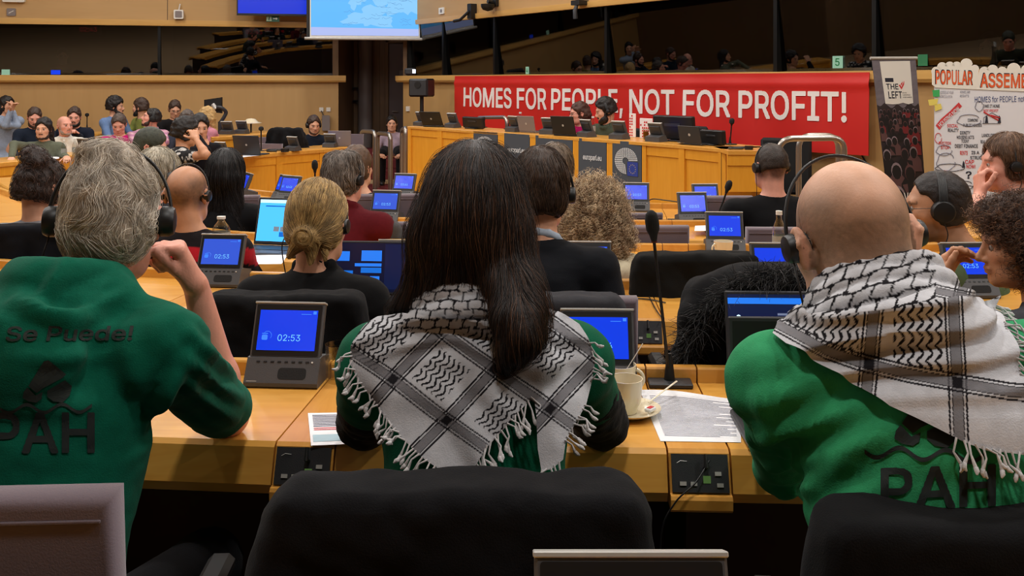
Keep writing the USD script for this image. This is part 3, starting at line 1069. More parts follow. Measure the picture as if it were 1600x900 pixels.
# ------------------------------------------------------------------ the red banner on the right wall
def right_s(px, off=0.0):
    a, b = RA + RN * off, RB + RN * off
    p = cross_ray(px, a, b)
    return float(np.dot(p - a, RU)), p


BOFF = 0.115
b0, b1 = right_s(711, BOFF)[0], right_s(1358, BOFF)[0]
U3, N3 = np.array([*RU, 0.0]), np.array([*RN, 0.0])


def banner_z(t):
    return 0.80 - 0.01 * np.sin(9 * t), 1.535


def banner_off(t, k):
    """Ripples of the cloth: t along 0..1, k height 0..1."""
    w = 0.010 * np.sin(21 * t + 1.5 * k) * (0.35 + 0.65 * (1 - k)) + 0.005 * np.sin(57 * t + 3 * k) + 0.012 * np.exp(-((k - 0.86) / 0.05) ** 2)
    return w


nx, nz = 160, 26
g = []
for i in range(nx + 1):
    for j in range(nz + 1):
        t, k = i / nx, j / nz
        z0, z1 = banner_z(t)
        z = z0 + (z1 - z0) * k
        p = on_right(b0 + (b1 - b0) * t, BOFF + banner_off(t, k) - 0.0, z)
        g.append(p)
g = np.array(g)
q = np.array([[i * (nz + 1) + j, (i + 1) * (nz + 1) + j, (i + 1) * (nz + 1) + j + 1, i * (nz + 1) + j + 1] for i in range(nx) for j in range(nz)])
v1, f1 = arr((g, q))
ban = Thing('banner', 'long red banner with white slogan lettering hung on the right wall', 'banner', (g[:, 0].mean(), g[:, 1].mean(), 0.8))
ban.part('cloth', [(v1, f1), (v1 - N3 * 0.006, f1[:, ::-1])], M['red'], True, world=True)
for word, x0, x1 in (('HOMES', 725, 799.5), ('FOR', 808, 855), ('PEOPLE,', 862.5, 973), ('NOT', 984, 1055), ('FOR', 1068, 1141), ('PROFIT!', 1154, 1324)):
    s0, s1 = right_s(x0, BOFF)[0], right_s(x1, BOFF)[0]
    v, f = text(word, 0.262, 0.004, True)
    v = v.copy()
    v[:, 0] = (v[:, 0] - v[:, 0].min()) / (v[:, 0].max() - v[:, 0].min()) * (s1 - s0) + s0
    # cut long triangles so that the letters follow the ripples
    m = trimesh.Trimesh(v, f, process=False)
    vv, fc = trimesh.remesh.subdivide_to_size(np.array(m.vertices), np.array(m.faces), 0.09)
    t = (vv[:, 0] - b0) / (b1 - b0)
    zb = 1.092 + 0.008 * (1 - t)
    zz = vv[:, 1] + zb
    k = (zz - 0.8) / 0.735
    off = BOFF + banner_off(t, k) + 0.002 + vv[:, 2]
    xy = RA + np.outer(vv[:, 0], RU) + np.outer(off, RN)
    ban.part('lettering', (np.column_stack([xy, zz]), fc), M['banner_white'], False, world=True)
# ------------------------------------------------------------------ conference units (small screens on every seat)
def tilted(ms, deg, at):
    return [rot(m, (1, 0, 0), deg, at) for m in (ms if isinstance(ms, list) else [ms])]


def rrect(w, h, r, n=5, cx=0.0, cy=0.0):
    out = []
    for k, (sx, sy) in enumerate(((1, 1), (-1, 1), (-1, -1), (1, -1))):
        for j in range(n + 1):
            a = math.pi / 2 * (k + j / n)
            out.append((cx + sx * (w / 2 - r) + r * math.cos(a), cy + sy * (h / 2 - r) + r * math.sin(a)))
    return out


def make_unit(name, label, cat_, clock, loc, rz, soft=False):
    t = Thing(name, label, cat_, loc, rz, group='conference screen units on the desks')
    base = prism([(-0.060, 0.0), (0.062, 0.0), (0.062, 0.045), (-0.012, 0.062), (-0.034, 0.062), (-0.064, 0.012), (-0.064, 0.004)], (0, 1, 0), (0, 0, 1), (0.172, 0, 0), (-0.086, 0, 0))
    bp = t.part('base', base, M['gray_pl'], 20)
    U, S = np.array([1.0, 0, 0]), np.array([0, 0.030, 0.050]) / np.hypot(0.030, 0.050)
    out = np.cross(U, S)
    o = np.array([0, -0.064, 0.012])
    sub(bp, 'speaker_opening', prism(rrect(0.066, 0.026, 0.008, 4, 0.024, 0.022), U, S, out * 0.0016, o - out * 0.001), M['black_soft'], 20, label='black rounded speaker opening')
    for k in range(8):
        sub(bp, 'button', prism([(-0.063 + k * 0.0165, 0.0465), (-0.055 + k * 0.0165, 0.0465), (-0.055 + k * 0.0165, 0.050), (-0.063 + k * 0.0165, 0.050)], U, S, out * 0.0022, o - out * 0.001), M['black'], False)
    sub(bp, 'lamp', prism(rrect(0.004, 0.004, 0.0018, 3, 0.068, 0.048), U, S, out * 0.003, o - out * 0.001), M['white'], False)
    sub(bp, 'marking', prism([(-0.080, 0.003), (-0.056, 0.003), (-0.056, 0.0045), (-0.080, 0.0045)], U, S, out * 0.0012, o - out * 0.001), M['silver'], False)
    piv, tl = (0, -0.032, 0.06), -22
    D = lambda ms: tilted(ms, tl, piv)
    fr = t.part('display_frame', D([box(0, -0.022, 0.123, 0.166, 0.02, 0.126, 0.003)]), M['gray_pl'], 20)
    t.part('top_edge', D([box(0, -0.022, 0.1865, 0.168, 0.024, 0.005, 0.001)]), M['silver'], 20, label='pale silver top edge')
    sub(fr, 'bezel', D([prism(rrect(0.156, 0.116, 0.003, 3, 0, 0.123), (1, 0, 0), (0, 0, 1), (0, -0.001, 0), (0, -0.0318, 0))]), M['black'], False)
    sub(fr, 'back_plate', D([box(0, -0.008, 0.12, 0.12, 0.012, 0.08, 0.004)]), M['dgray'], 20)
    sc = t.part('screen', D([prism([(-0.069, 0.077), (0.069, 0.077), (0.069, 0.169), (-0.069, 0.169)], (1, 0, 0), (0, 0, 1), (0, -0.0006, 0), (0, -0.033, 0))]), M['blue_soft' if soft else 'blue_screen'], False, label='lit blue screen')
    Y = -0.0344
    sub(sc, 'clock_digits', D([text_on(clock, 0.0145, (0.006, Y, 0.0985), (1, 0, 0), (0, 0, 1), False, 0.0003, True)]), M['screen_text'], False)
    ic = [prism(rrect(0.014, 0.012, 0.003, 3, -0.052, 0.106), (1, 0, 0), (0, 0, 1), (0, -0.0003, 0), (0, Y + 0.0004, 0)),
          prism([(-0.059, 0.114), (-0.045, 0.114), (-0.045, 0.116), (-0.059, 0.116)], (1, 0, 0), (0, 0, 1), (0, -0.0003, 0), (0, Y + 0.0004, 0)),
          tube([(-0.046 + 0.010 * math.cos(a), Y, 0.110 + 0.010 * math.sin(a)) for a in np.linspace(-0.6, 2.4, 8)], 0.0005, 4)]
    sub(sc, 'call_icon', D(ic), M['screen_faint'], False)
    sub(sc, 'corner_mark', D([prism([(0.058, 0.160), (0.066, 0.160), (0.066, 0.167), (0.058, 0.167)], (1, 0, 0), (0, 0, 1), (0, -0.0003, 0), (0, Y + 0.0004, 0)),
                              prism([(0.03, 0.159), (0.054, 0.159), (0.054, 0.1605), (0.03, 0.1605)], (1, 0, 0), (0, 0, 1), (0, -0.0003, 0), (0, Y + 0.0004, 0))]), M['screen_faint'], False)
    return t


def row_point(row, px, off):
    """Where column px of the photograph crosses the line that runs off behind the front edge of a desk row."""
    path = row.row_path
    s = np.linspace(0, path.s[-1], 500)
    pts = np.array([path.at(x) + path.frame(x)[2] * off for x in s])
    g = pts[:, 0] - (px - 800) / FPX * pts[:, 1]
    i = np.nonzero(np.diff(np.sign(g)))[0][0]
    u = path.dirn(s[i])
    return pts[i], math.degrees(math.atan2(u[1], u[0]))


def on_row(r, px, py=None, off=0.29, dz=0.0):
    row = ROW[r]
    z = row.z
    if py is not None:
        p = WZ(px, py, z)[:2]
        _, yaw = row_point(row, px, 0.25)
    else:
        p, yaw = row_point(row, px, off)
    return np.array([p[0], p[1], z + 0.0008 + dz]), yaw


u_loc, u_yaw = on_row(1, 451, 594)
UNIT = make_unit('conference_unit', 'gray conference unit with blue clock screen between the hooded man and the long haired woman', 'screen', '02:53', u_loc, u_yaw)
l2, y2 = on_row(1, 938, None, 0.345)
UNIT2 = make_unit('conference_unit', 'conference unit whose blue screen reads 02:54, behind the two cups', 'screen', '02:54', l2, y2)
l3, y3 = on_row(2, 347, 444)
UNIT3 = make_unit('conference_unit', 'conference unit with a paler blue screen in front of the red striped bald man', 'screen', '02:53', l3, y3 + 4, soft=True)
units = [  # master, row, px, py, offset, turn, label
    (UNIT3, 2, 627, 456, None, 2, 'conference unit between the dark laptop and the long brown hair'),
    (UNIT, 2, 1216, None, 0.33, -3, 'conference unit with blue clock screen beside the left ear cup of the bald man'),
    (UNIT, 2, 1512, None, 0.33, 0, 'conference unit facing the curly haired woman at the right edge'),
    (UNIT, 2, 921, None, 0.33, 0, 'conference unit showing only a blue sliver beside the dark jacketed shoulder'),
    (UNIT, 3, 1132, 394, None, -4, 'conference unit with a glaring screen corner behind the white cup'),
    (UNIT, 4, 1082, 351, None, 3, 'conference unit left of the black shirted man, in front of a gray chair'),
    (UNIT3, 4, 603, 347, None, 0, 'conference unit beside the maroon sweater of the gray haired man'),
    (UNIT3, 4, 322, None, 0.28, 6, 'conference unit half hidden by the neck of the red striped bald man'),
    (UNIT3, 3, 258, None, 0.30, 8, 'conference unit just right of the forehead of the gray haired hooded man'),
    (UNIT, 5, 454, None, 0.22, -8, 'conference unit showing the top of its blue screen above the bright laptop'),
    (UNIT, 5, 632, 311, None, -6, 'conference unit at the end of the fifth row, beside the floor opening'),
    (UNIT, 5, 996, None, 0.28, 0, 'conference unit right of the curly haired woman, in front of a slate panel'),
    (UNIT, 5, 1105, None, 0.24, 3, 'conference unit farthest right in the fifth row, in front of the wood panels'),
]
for m, r, px, py, off, turn, lab in units:
    p, yw = on_row(r, px, py, off or 0.29)
    copy_of(m, 'conference_unit', lab, p, yw + turn)
for px, py, z, yaw, lab in ((447, 294, 0.62, -22, 'tilted conference unit in front of the four panelled left bank desk'),
                            (384, 289, 0.62, -25, 'small tilted conference unit beside the long black hair')):
    row = ROW[5]
    p, yw = row_point(row, px, 0.25)
    copy_of(UNIT, 'conference_unit', lab, (p[0], p[1], row.z + 0.001), yw + yaw)

# unit at the camera's own desk: only its pale top edge shows
p0 = np.array([(989 - 800) / FPX * 0.90, 0.90, 0.0])
p0[2] = EYE - (876 - HZ) / FPX * 0.90 - 0.181
copy_of(UNIT, 'conference_unit', 'conference unit whose pale top edge cuts the bottom of the frame', (p0[0], p0[1], 0.7905), 0, scale=1.13)


# ------------------------------------------------------------------ chairs
def make_chair(name, label, loc, rz, group=None):
    t = Thing(name, label, 'chair', loc, rz, group)
    back = hull(np.vstack([np.array([[sx * (0.212 - b), y + (0.03 if b == 0 else 0.0) * 0, z] for sx in (-1, 1) for z in (0.50 + b, 0.93 - b) for y in (-0.235 - 0.03 + (0.0 if b else 0.012), -0.235 + 0.03 - (0.0 if b else 0.012))]) for b in (0.0, 0.012)]))
    t.part('backrest', rot(back, (1, 0, 0), 4, (0, -0.235, 0.5)), M['upholstery'], 62)
    t.part('seam', rot([*()] or box(0, -0.266, 0.905, 0.40, 0.004, 0.004, 0.001), (1, 0, 0), 4, (0, -0.235, 0.5)), M['upholstery'], 20)
    t.part('seat', box(0, 0.02, 0.44, 0.48, 0.46, 0.09, 0.025), M['upholstery'], 40)
    t.part('back_post', tube([(0, -0.19, 0.42), (0, -0.25, 0.44), (0, -0.262, 0.56)], 0.02, 8), M['black'])
    for sx in (-1, 1):
        t.part('armrest', [box(sx * 0.245, 0.0, 0.64, 0.045, 0.26, 0.03, 0.01), tube([(sx * 0.245, -0.02, 0.63), (sx * 0.24, 0.0, 0.42)], 0.014, 8)], M['black'])
    t.part('column', tube([(0, 0.02, 0.06), (0, 0.02, 0.40)], 0.03, 12), M['black'])
    for k in range(5):
        a = math.radians(72 * k + 90)
        t.part('leg', tube([(0, 0.02, 0.075), (0.28 * math.cos(a), 0.02 + 0.28 * math.sin(a), 0.045)], [0.028, 0.018], 8), M['black'])
        t.part('caster', lathe([(0.0, 0.0), (0.022, 0.004), (0.026, 0.02), (0.02, 0.042), (0.0, 0.045)], 10, (0.28 * math.cos(a), 0.02 + 0.28 * math.sin(a), 0.0)), M['black'])
    return t


CHAIR = make_chair('swivel_chair', 'mauve gray upholstered chair of the gray haired man at the left edge', (-0.728, 1.46, 0.0), 3)
chair_list = [  # px centre, distance of the back, top row, yaw, label
    (716, 1.17, 764, 0, 'chair under the black coat in the bottom middle of the picture'),
    (1606, 1.14, 814, -4, 'chair under the black coat at the bottom right corner'),
    (440, 2.52, 462, 4, 'chair of the blonde woman, hidden under a black padded coat'),
    (876, 2.52, 464, 0, 'chair of the dark jacketed man, showing a strip of gray above a screen'),
    (1212, 2.42, 446, 0, 'chair under the black coat with the fur trimmed hood'),
    (18, 3.86, 356, 12, 'chair under the dark jacket at the left edge, behind the green hooded man'),
    (1090, 3.30, 398, 0, 'chair under the black jacket behind the gooseneck microphone'),
    (1010, 4.36, 353, 0, 'empty gray chair just behind the curly haired woman'),
    (1232, 4.42, 356, -2, 'gray chair behind the back of the black shirted man'),
    (700, 4.50, 349, 3, 'empty gray chair right of the gray jacket, in the fourth row'),
    (573, 4.52, 348, 4, 'chair of the maroon sweater man, under a gray jacket'),
    (985, 5.36, 343, 0, 'empty gray chair beside the curled cable, right of the curls'),
    (1118, 5.35, 306, 0, 'empty gray chair in front of the farthest right blue screen'),
    (353, 5.75, 306, 10, 'gray chair of the long black haired woman'),
    (612, 5.50, 303, 4, 'gray chair behind the maroon sweater man'),
]
for px, d, py, yaw, lab in chair_list:
    top = EYE - (py - HZ) / FPX * d
    x = (px - 800) / FPX * d
    a = math.radians(yaw)
    fz = ramp_floor(d + 0.25)
    sc = min(1.05, max(0.88, (top - fz) / 0.93))
    copy_of(CHAIR, 'swivel_chair', lab, (x - 0.26 * math.sin(a), d + 0.26 * math.cos(a), fz), yaw, scale=sc)


def bank_chair(px, d, z_top, yaw, lab):
    fz = ramp_floor(d)
    copy_of(CHAIR, 'swivel_chair', lab, ((px - 800) / FPX * d, d, fz), yaw, group='gray chairs of the left bank', scale=max(0.85, (z_top - fz) / 0.93))


# ------------------------------------------------------------------ microphones
def mic(name, label, base, top, plate=True, head=0.024, yaw=0.0, r=0.0035, group=None):
    base, top = np.asarray(base, float), np.asarray(top, float)
    t = Thing(name, label, 'microphone', base, 0.0, group)
    d = top - base
    if plate:
        t.part('base_plate', rot(box(0, 0, 0.005, 0.10, 0.075, 0.010, 0.002), (0, 0, 1), yaw), M['dgray'], 20)
        t.part('socket', lathe([(0.0, 0.009), (0.013, 0.009), (0.009, 0.045), (0.005, 0.07), (0.0, 0.07)], 14), M['black'], 40)
    pts = smooth_path([(0, 0, 0.01), d * 0.35 + [0, 0, 0.01], d * 0.7, d], 6)
    t.part('gooseneck', tube(pts, r, 8), M['black'])
    dirn = d / np.linalg.norm(d)
    prof = [(0.0, -0.03), (0.006, -0.03), (0.010, -0.012), (head * 0.5, 0.0), (head * 0.52, 0.022), (head * 0.42, 0.036), (head * 0.2, 0.043), (0.0, 0.045)]
    v, f = lathe(prof, 14)
    u, w, q = frame_of(np.zeros(3), dirn)
    t.part('foam_head', (v[:, :1] * u + v[:, 1:2] * w + v[:, 2:3] * q + d, f), M['black_soft'], 40)
    t.part('ring', tube([d - dirn * 0.031, d - dirn * 0.026], 0.0068, 10), M['ring_red'])
    return t


M['ring_red'] = plain('mic_ring', lin(90, 24, 22), 0.4)
b_ = WZ(1046, 600, Z1)
mic('gooseneck_microphone', 'tall black gooseneck microphone standing on the desk beside the white sheets', (b_[0], b_[1], Z1 + 0.0008), W(1020, 358, 2.10), yaw=-3, head=0.030)
mics = [(4, 496, None, (492, 262), 0.10, 'thin microphone standing before the panelled desk, above the blonde hair'),
        (4, 806, None, (778, 271), 0.10, 'thin microphone above the brown hair of the woman, in front of the slate panels'),
        (4, 1118, None, (1137, 294), 0.05, 'thin slanting microphone beside the black shirted man'),
        (3, 1212, None, (1222, 330), 0.2, 'thin microphone half hidden behind the bald head')]
for r, px, py, (tx, ty), off, lab in mics[:3]:
    p, yw = on_row(r, px, py, off + 0.2)
    mic('gooseneck_microphone', lab, p, W(tx, ty, p[1] - 0.03), yaw=yw, head=0.034, r=0.005)


# ------------------------------------------------------------------ laptops
def laptop(name, label, loc, rz, w=0.31, dep=0.21, tilt=-18, case='dgray', kind='blue', group=None):
    t = Thing(name, label, 'laptop', loc, rz, group)
    t.part('keyboard_base', box(0, 0, 0.008, w, dep, 0.014, 0.004), M[case], 20)
    t.part('keys', [box(0, 0.03, 0.0158, w * 0.88, dep * 0.45, 0.002, 0.0005)], M['black'], 20)
    t.part('touchpad', box(0, -dep * 0.3, 0.0156, w * 0.34, dep * 0.3, 0.001), M['gray_pl'], 20)
    y = dep / 2
    D = lambda ms: tilted(ms, tilt, (0, y, 0.014))
    h = w * 0.66
    lid = t.part('lid', D([box(0, y, 0.016 + h / 2, w, 0.008, h, 0.003)]), M[case], 20)
    sub(lid, 'emblem', D([lathe([(0.0, 0.0), (0.012, 0.0)], 14)] and [rot(lathe([(0.0, 0.0), (0.013, 0.0)], 14), (1, 0, 0), -90)[0] + np.array([0, y + 0.0046, 0.016 + h * 0.5])] and [(rot(lathe([(0.0, 0.0), (0.013, 0.0)], 14), (1, 0, 0), -90)[0] + np.array([0, y + 0.0046, 0.016 + h * 0.5]), lathe([(0.0, 0.0), (0.013, 0.0)], 14)[1])]), M['silver'], False)
    q = lambda x0, x1, z0, z1, e: prism([(x0 * w, 0.016 + z0 * h), (x1 * w, 0.016 + z0 * h), (x1 * w, 0.016 + z1 * h), (x0 * w, 0.016 + z1 * h)], (1, 0, 0), (0, 0, 1), (0, -0.0005, 0), (0, y - 0.004 - e, 0))
    if kind == 'bright':
        s = t.part('screen', D([q(-0.47, 0.47, 0.07, 0.95, 0.0)]), M['scr_light'], False, label='bright light blue screen')
        sub(s, 'title_bar', D([q(-0.47, 0.47, 0.88, 0.95, 0.0006)]), M['scr_pale'], False)
        sub(s, 'menu_line', D([q(-0.38, 0.40, 0.80, 0.825, 0.0006)]), M['scr_deep'], False)
        for x, z, c in ((-0.18, 0.33, 'scr_gray'), (-0.08, 0.33, 'scr_gray'), (0.04, 0.33, 'scr_deep'), (-0.09, 0.22, 'scr_deep'), (0.02, 0.12, 'scr_gray'), (-0.04, 0.56, 'scr_gray'), (0.06, 0.56, 'scr_gray'), (0.15, 0.33, 'scr_gray')):
            sub(s, 'tile', D([q(x - 0.04, x + 0.04, z - 0.05 * (1 if z < 0.5 else 0.5), z + 0.05 * (1 if z < 0.5 else 0.5), 0.0007)]), M[c], False)
    elif kind == 'dark':
        s = t.part('screen', D([q(-0.48, 0.48, 0.05, 0.96, 0.0)]), M['scr_night'], False, label='dark navy screen with light blue windows')
        for x0, x1, z0, z1, c in ((-0.46, -0.25, 0.62, 0.80, 'scr_mid'), (-0.10, 0.16, 0.62, 0.82, 'scr_mid'), (-0.18, 0.16, 0.52, 0.58, 'scr_mid'), (-0.1, 0.16, 0.40, 0.50, 'scr_deep'), (0.02, 0.14, 0.20, 0.34, 'scr_mid'), (-0.46, -0.2, 0.30, 0.44, 'scr_deep'), (0.20, 0.46, 0.10, 0.94, 'scr_dim')):
            sub(s, 'window_tile', D([q(x0, x1, z0, z1, 0.0007)]), M[c], False)
    elif kind == 'apps':
        s = t.part('screen', D([q(-0.48, 0.48, 0.05, 0.96, 0.0)]), M['scr_dim'], False, label='navy screen with a blue bar and small round icons')
        sub(s, 'title_bar', D([q(-0.48, 0.48, 0.85, 0.92, 0.0006)]), M['scr_mid'], False)
        for j in range(4):
            sub(s, 'app_icon', D([prism([(-0.40 * w + 0.018 * w * math.cos(a), 0.016 + h * (0.70 - 0.13 * j) + 0.018 * w * math.sin(a)) for a in np.arange(8) * math.pi / 4], (1, 0, 0), (0, 0, 1), (0, -0.0004, 0), (0, y - 0.0048, 0))]), M['scr_pale'], False)
        for z, x0, x1 in ((0.72, -0.1, 0.0), (0.72, 0.18, 0.26), (0.60, -0.12, 0.04), (0.46, -0.2, 0.12), (0.40, -0.2, 0.06), (0.28, -0.22, 0.16)):
            sub(s, 'text_line', D([q(x0, x1, z, z + 0.025, 0.0006)]), M['scr_faintw'], False)
    elif kind == 'sky':
        s = t.part('screen', D([q(-0.47, 0.47, 0.05, 0.95, 0.0)]), M['scr_sky'], False, label='lit light blue screen')
        sub(s, 'title_bar', D([q(-0.47, 0.47, 0.86, 0.95, 0.0006)]), M['scr_mid'], False)
    else:
        t.part('screen', D([q(-0.47, 0.47, 0.07, 0.95, 0.0)]), M['black'], False)
    return t


for n_, c_, s_ in (('light', (70, 176, 255), 1.0), ('pale', (190, 226, 255), 1.0), ('deep', (10, 96, 190), 0.9), ('gray', (120, 128, 138), 0.8), ('night', (4, 12, 44), 0.6), ('mid', (30, 110, 215), 0.9), ('dim', (10, 24, 66), 0.6), ('faintw', (120, 130, 160), 0.6), ('sky', (48, 128, 240), 1.0)):
    M['scr_' + n_] = glow('laptop_' + n_, lin(*c_), s_)


def lap(label, r, px, py, off, turn, **kw):
    p, yw = on_row(r, px, py, off)
    return laptop('laptop', label, p, yw + turn, **kw)


lap('open laptop with a bright light blue page, behind the blonde woman', 3, 432, None, 0.14, 4, w=0.33, kind='bright', tilt=-16)
lap('open laptop with a dark navy screen right of the blonde woman', 2, 566, None, 0.08, 2, w=0.27, kind='dark', tilt=-12)
lap('open laptop with a navy screen of app icons, in front of the fur trimmed coat', 1, 1262, None, 0.285, 0, w=0.30, dep=0.19, kind='apps', tilt=-12)
lap('laptop with a switched off dark screen beside the green shoulder of the bald man', 1, 1268, None, 0.09, 0, w=0.285, dep=0.19, kind='off', tilt=-6)
lap('laptop with a blue screen left of the dark haired headphone man', 4, 806, None, 0.10, 16, w=0.32, kind='sky', tilt=-14)

# ------------------------------------------------------------------ cups, glass, bottles, papers on the first rows
def cup(name, label, p, yaw, r=0.037, h=0.07):
    t = Thing(name, label, 'cup', p, yaw)
    t.part('bowl', lathe([(0.0, 0.002), (r * 0.66, 0.0), (r * 0.72, 0.004), (r * 0.9, h * 0.35), (r, h), (r * 0.95, h), (r * 0.85, h * 0.35), (r * 0.6, 0.012), (0.0, 0.010)], 32), M['ceramic'], 40)
    a = np.linspace(-1.35, 1.35, 10)
    t.part('handle', tube([(r * 0.88 + 0.020 * math.cos(x), 0, h * 0.55 + 0.021 * math.sin(x)) for x in a], 0.0042, 8), M['ceramic'], 60)
    t.part('coffee', lathe([(0.0, h * 0.5), (r * 0.88, h * 0.5)], 24), M['coffee'], False, label='remains of milky coffee')
    return t


M['coffee'] = plain('coffee', lin(120, 92, 58), 0.3)
c1 = WZ(966, 640, Z1 + 0.012); c2 = WZ(965, 618, Z1)
zr = Z1 + 0.001
sau_p = np.array([0.246, 1.985, zr])
t = Thing('saucer', 'cream saucer under the nearer cup', 'saucer', sau_p)
t.part('dish', lathe([(0.0, 0.002), (0.03, 0.0), (0.05, 0.006), (0.066, 0.014), (0.067, 0.016), (0.05, 0.010), (0.03, 0.005), (0.0, 0.005)], 36), M['ceramic'], 40)
cup('coffee_cup', 'nearer cream cup standing on the saucer', sau_p + [0.004 - 0.012, 0.0, 0.0062], 60)
p2 = np.array([0.240, 2.105, zr])
cup('coffee_cup', 'farther cream cup with a stirrer and its handle to the right', p2, -8)
single('stirrer', 'pale wooden stirrer leaning in the farther cup', 'stirrer', tube([p2 + [-0.012, 0, 0.014], p2 + [0.05, -0.01, 0.118]], [0.0025, 0.003], 6, flat=0.4), M['stick'] if 'stick' in M else M['ceramic'])
single('stirrer', 'pale wooden stirrer lying behind the saucer towards the microphone', 'stirrer', tube([sau_p + [0.045, 0.025, 0.017], sau_p + [0.115, 0.085, 0.043]], [0.0025, 0.003], 6, flat=0.4), M['ceramic'])
t = Thing('sugar_sachet', 'crumpled red and white sugar wrapper on the saucer', 'wrapper', sau_p + [0.042, -0.02, 0.0115])
t.part('wrapper', rot(box(0, 0, 0.006, 0.026, 0.014, 0.008, 0.002), (0, 0, 1), 50), M['paper'], 20)
t.part('print', rot(box(0, 0, 0.0103, 0.016, 0.009, 0.001), (0, 0, 1), 50), M['ink_red'], 20)


M['ink_line'] = plain('ink_line', lin(168, 168, 182), 0.8)


def sheet(name, label, pts, z, lines, n=14, curl=0.0, ink='ink_soft', cat_='paper'):
    """A sheet of paper through four plan corners (near left, near right, far right, far left) with printed lines."""
    a, b, c, d = (np.array(q, float) for q in pts)
    t = Thing(name, label, cat_, (*((a + b + c + d) / 4), z))
    S = lambda u, v: (a * (1 - u) + b * u) * (1 - v) + (d * (1 - u) + c * u) * v
    Zc = lambda u, v: z + 0.0006 + curl * max(0, v - 0.55) ** 2 * (0.6 + 0.4 * math.sin(5 * u))
    g = np.array([[*S(i / n, j / n), Zc(i / n, j / n)] for i in range(n + 1) for j in range(n + 1)])
    q = np.array([[i * (n + 1) + j, (i + 1) * (n + 1) + j, (i + 1) * (n + 1) + j + 1, i * (n + 1) + j + 1] for i in range(n) for j in range(n)])
    v, f = arr((g, q))
    t.part('sheet', [(v, f), (v - [0, 0, 0.0005], f[:, ::-1])], M['paper'], True, world=True)
    ms = {}
    for (u0, u1, v0, v1, kind) in lines:
        k = max(1, int((u1 - u0) * 12))
        for i in range(k):
            ua, ub = u0 + (u1 - u0) * i / k, u0 + (u1 - u0) * (i + 1) / k
            ms.setdefault(kind, []).append(quad(*[(*S(x, y), Zc(x, y) + 0.0006) for x, y in ((ua, v0), (ub, v0), (ub, v1), (ua, v1))]))
    for kind, m in ms.items():
        t.part('print', cat(m), M[kind], False, world=True)
    return t


rngp = np.random.default_rng(5)
lines = [(0.08 + 0.0 * k, 0.95 - 0.25 * rngp.random() * (k % 3 == 0), 0.10 + 0.028 * k, 0.10 + 0.028 * k + 0.010, 'ink_line') for k in range(29)]
sheet('printed_paper', 'white printed sheets lying on the desk beside the cups', [P(1032, 690, Z1), P(1158, 692, Z1), P(1156, 626, Z1), P(1000, 614, Z1)], Z1 + 0.0004, lines, curl=0.05)
lines = [(0.1, 0.92, 0.55 + 0.05 * k, 0.575 + 0.05 * k, 'ink_soft') for k in range(8)] + [(0.1, 0.9, 0.44 + 0.05 * k, 0.46 + 0.05 * k, 'ink_red') for k in range(2)] + [(0.06, 0.95, 0.1, 0.3, 'ink_pale')]
M['ink_pale'] = plain('ink_pale', lin(170, 196, 206), 0.8)
sheet('leaflet', 'small printed leaflet on the desk left of the woman with the scarf', [P(486, 697, Z1), P(556, 694, Z1), P(548, 645, Z1), P(481, 646, Z1)], Z1 + 0.0004, lines)
sheet('printed_paper', 'white paper curling up in front of the pale blue conference unit', [P(300, 452, ROW[2].z), P(333, 446, ROW[2].z), P(331, 434, ROW[2].z), P(296, 440, ROW[2].z)], ROW[2].z + 0.0004, [], curl=0.12)
sheet('printed_paper', 'paper pile left of the bright laptop keyboard on the second row', [P(385, 420, 0.70), P(440, 419, 0.70), P(450, 404, 0.70), P(396, 405, 0.70)], ROW[2].z + 0.06 * 0 + 0.0004, [])
sheet('printed_paper', 'white paper on the desk under the glaring screen', [P(1085, 361, ROW[3].z), P(1118, 361, ROW[3].z), P(1112, 352, ROW[3].z), P(1086, 353, ROW[3].z)], ROW[3].z + 0.0004, [])
sheet('printed_paper', 'white papers on the desk behind the red striped shoulder', [P(338, 352, ROW[4].z), P(398, 350, ROW[4].z), P(392, 336, ROW[4].z), P(342, 337, ROW[4].z)], ROW[4].z + 0.0004, [])
sheet('printed_paper', 'white paper on the desk beside the gray jacket', [P(605, 366, ROW[3].z), P(622, 366, ROW[3].z), P(618, 353, ROW[3].z), P(601, 353, ROW[3].z)], ROW[3].z + 0.0004, [])
sheet('printed_paper', 'long white paper at the left edge on the curved desk', [P(-30, 312, 0.655), P(92, 308, 0.655), P(88, 304, 0.655), P(-30, 307, 0.655)], ROW[4].z + 0.0004, [])

M['glass'] = usdkit.material(stage, L + 'drinking_glass', {'t': ('transparent_bsdf', {'color': (0.93, 0.93, 0.90)}), 'g': ('glossy_bsdf', {'color': (1, 1, 1), 'roughness': 0.02}), 'f': ('layer_weight', {'blend': 0.25}), 'q': ('math', {'math_type': 'multiply', 'value2': 0.6}), 'm': ('mix_closure', {})}, [('f.facing', 'q.value1'), ('q.value', 'm.fac'), ('t.BSDF', 'm.closure1'), ('g.BSDF', 'm.closure2')], surface='m.closure')
gp = WZ(530, 597, Z1)
t = Thing('water_glass', 'empty clear tumbler between the conference unit and the scarf', 'glass', (gp[0], gp[1], zr))
t.part('tumbler', lathe([(0.0, 0.0), (0.026, 0.0), (0.030, 0.006), (0.033, 0.088), (0.0312, 0.088), (0.028, 0.012), (0.0, 0.010)], 32), M['glass'], 40)


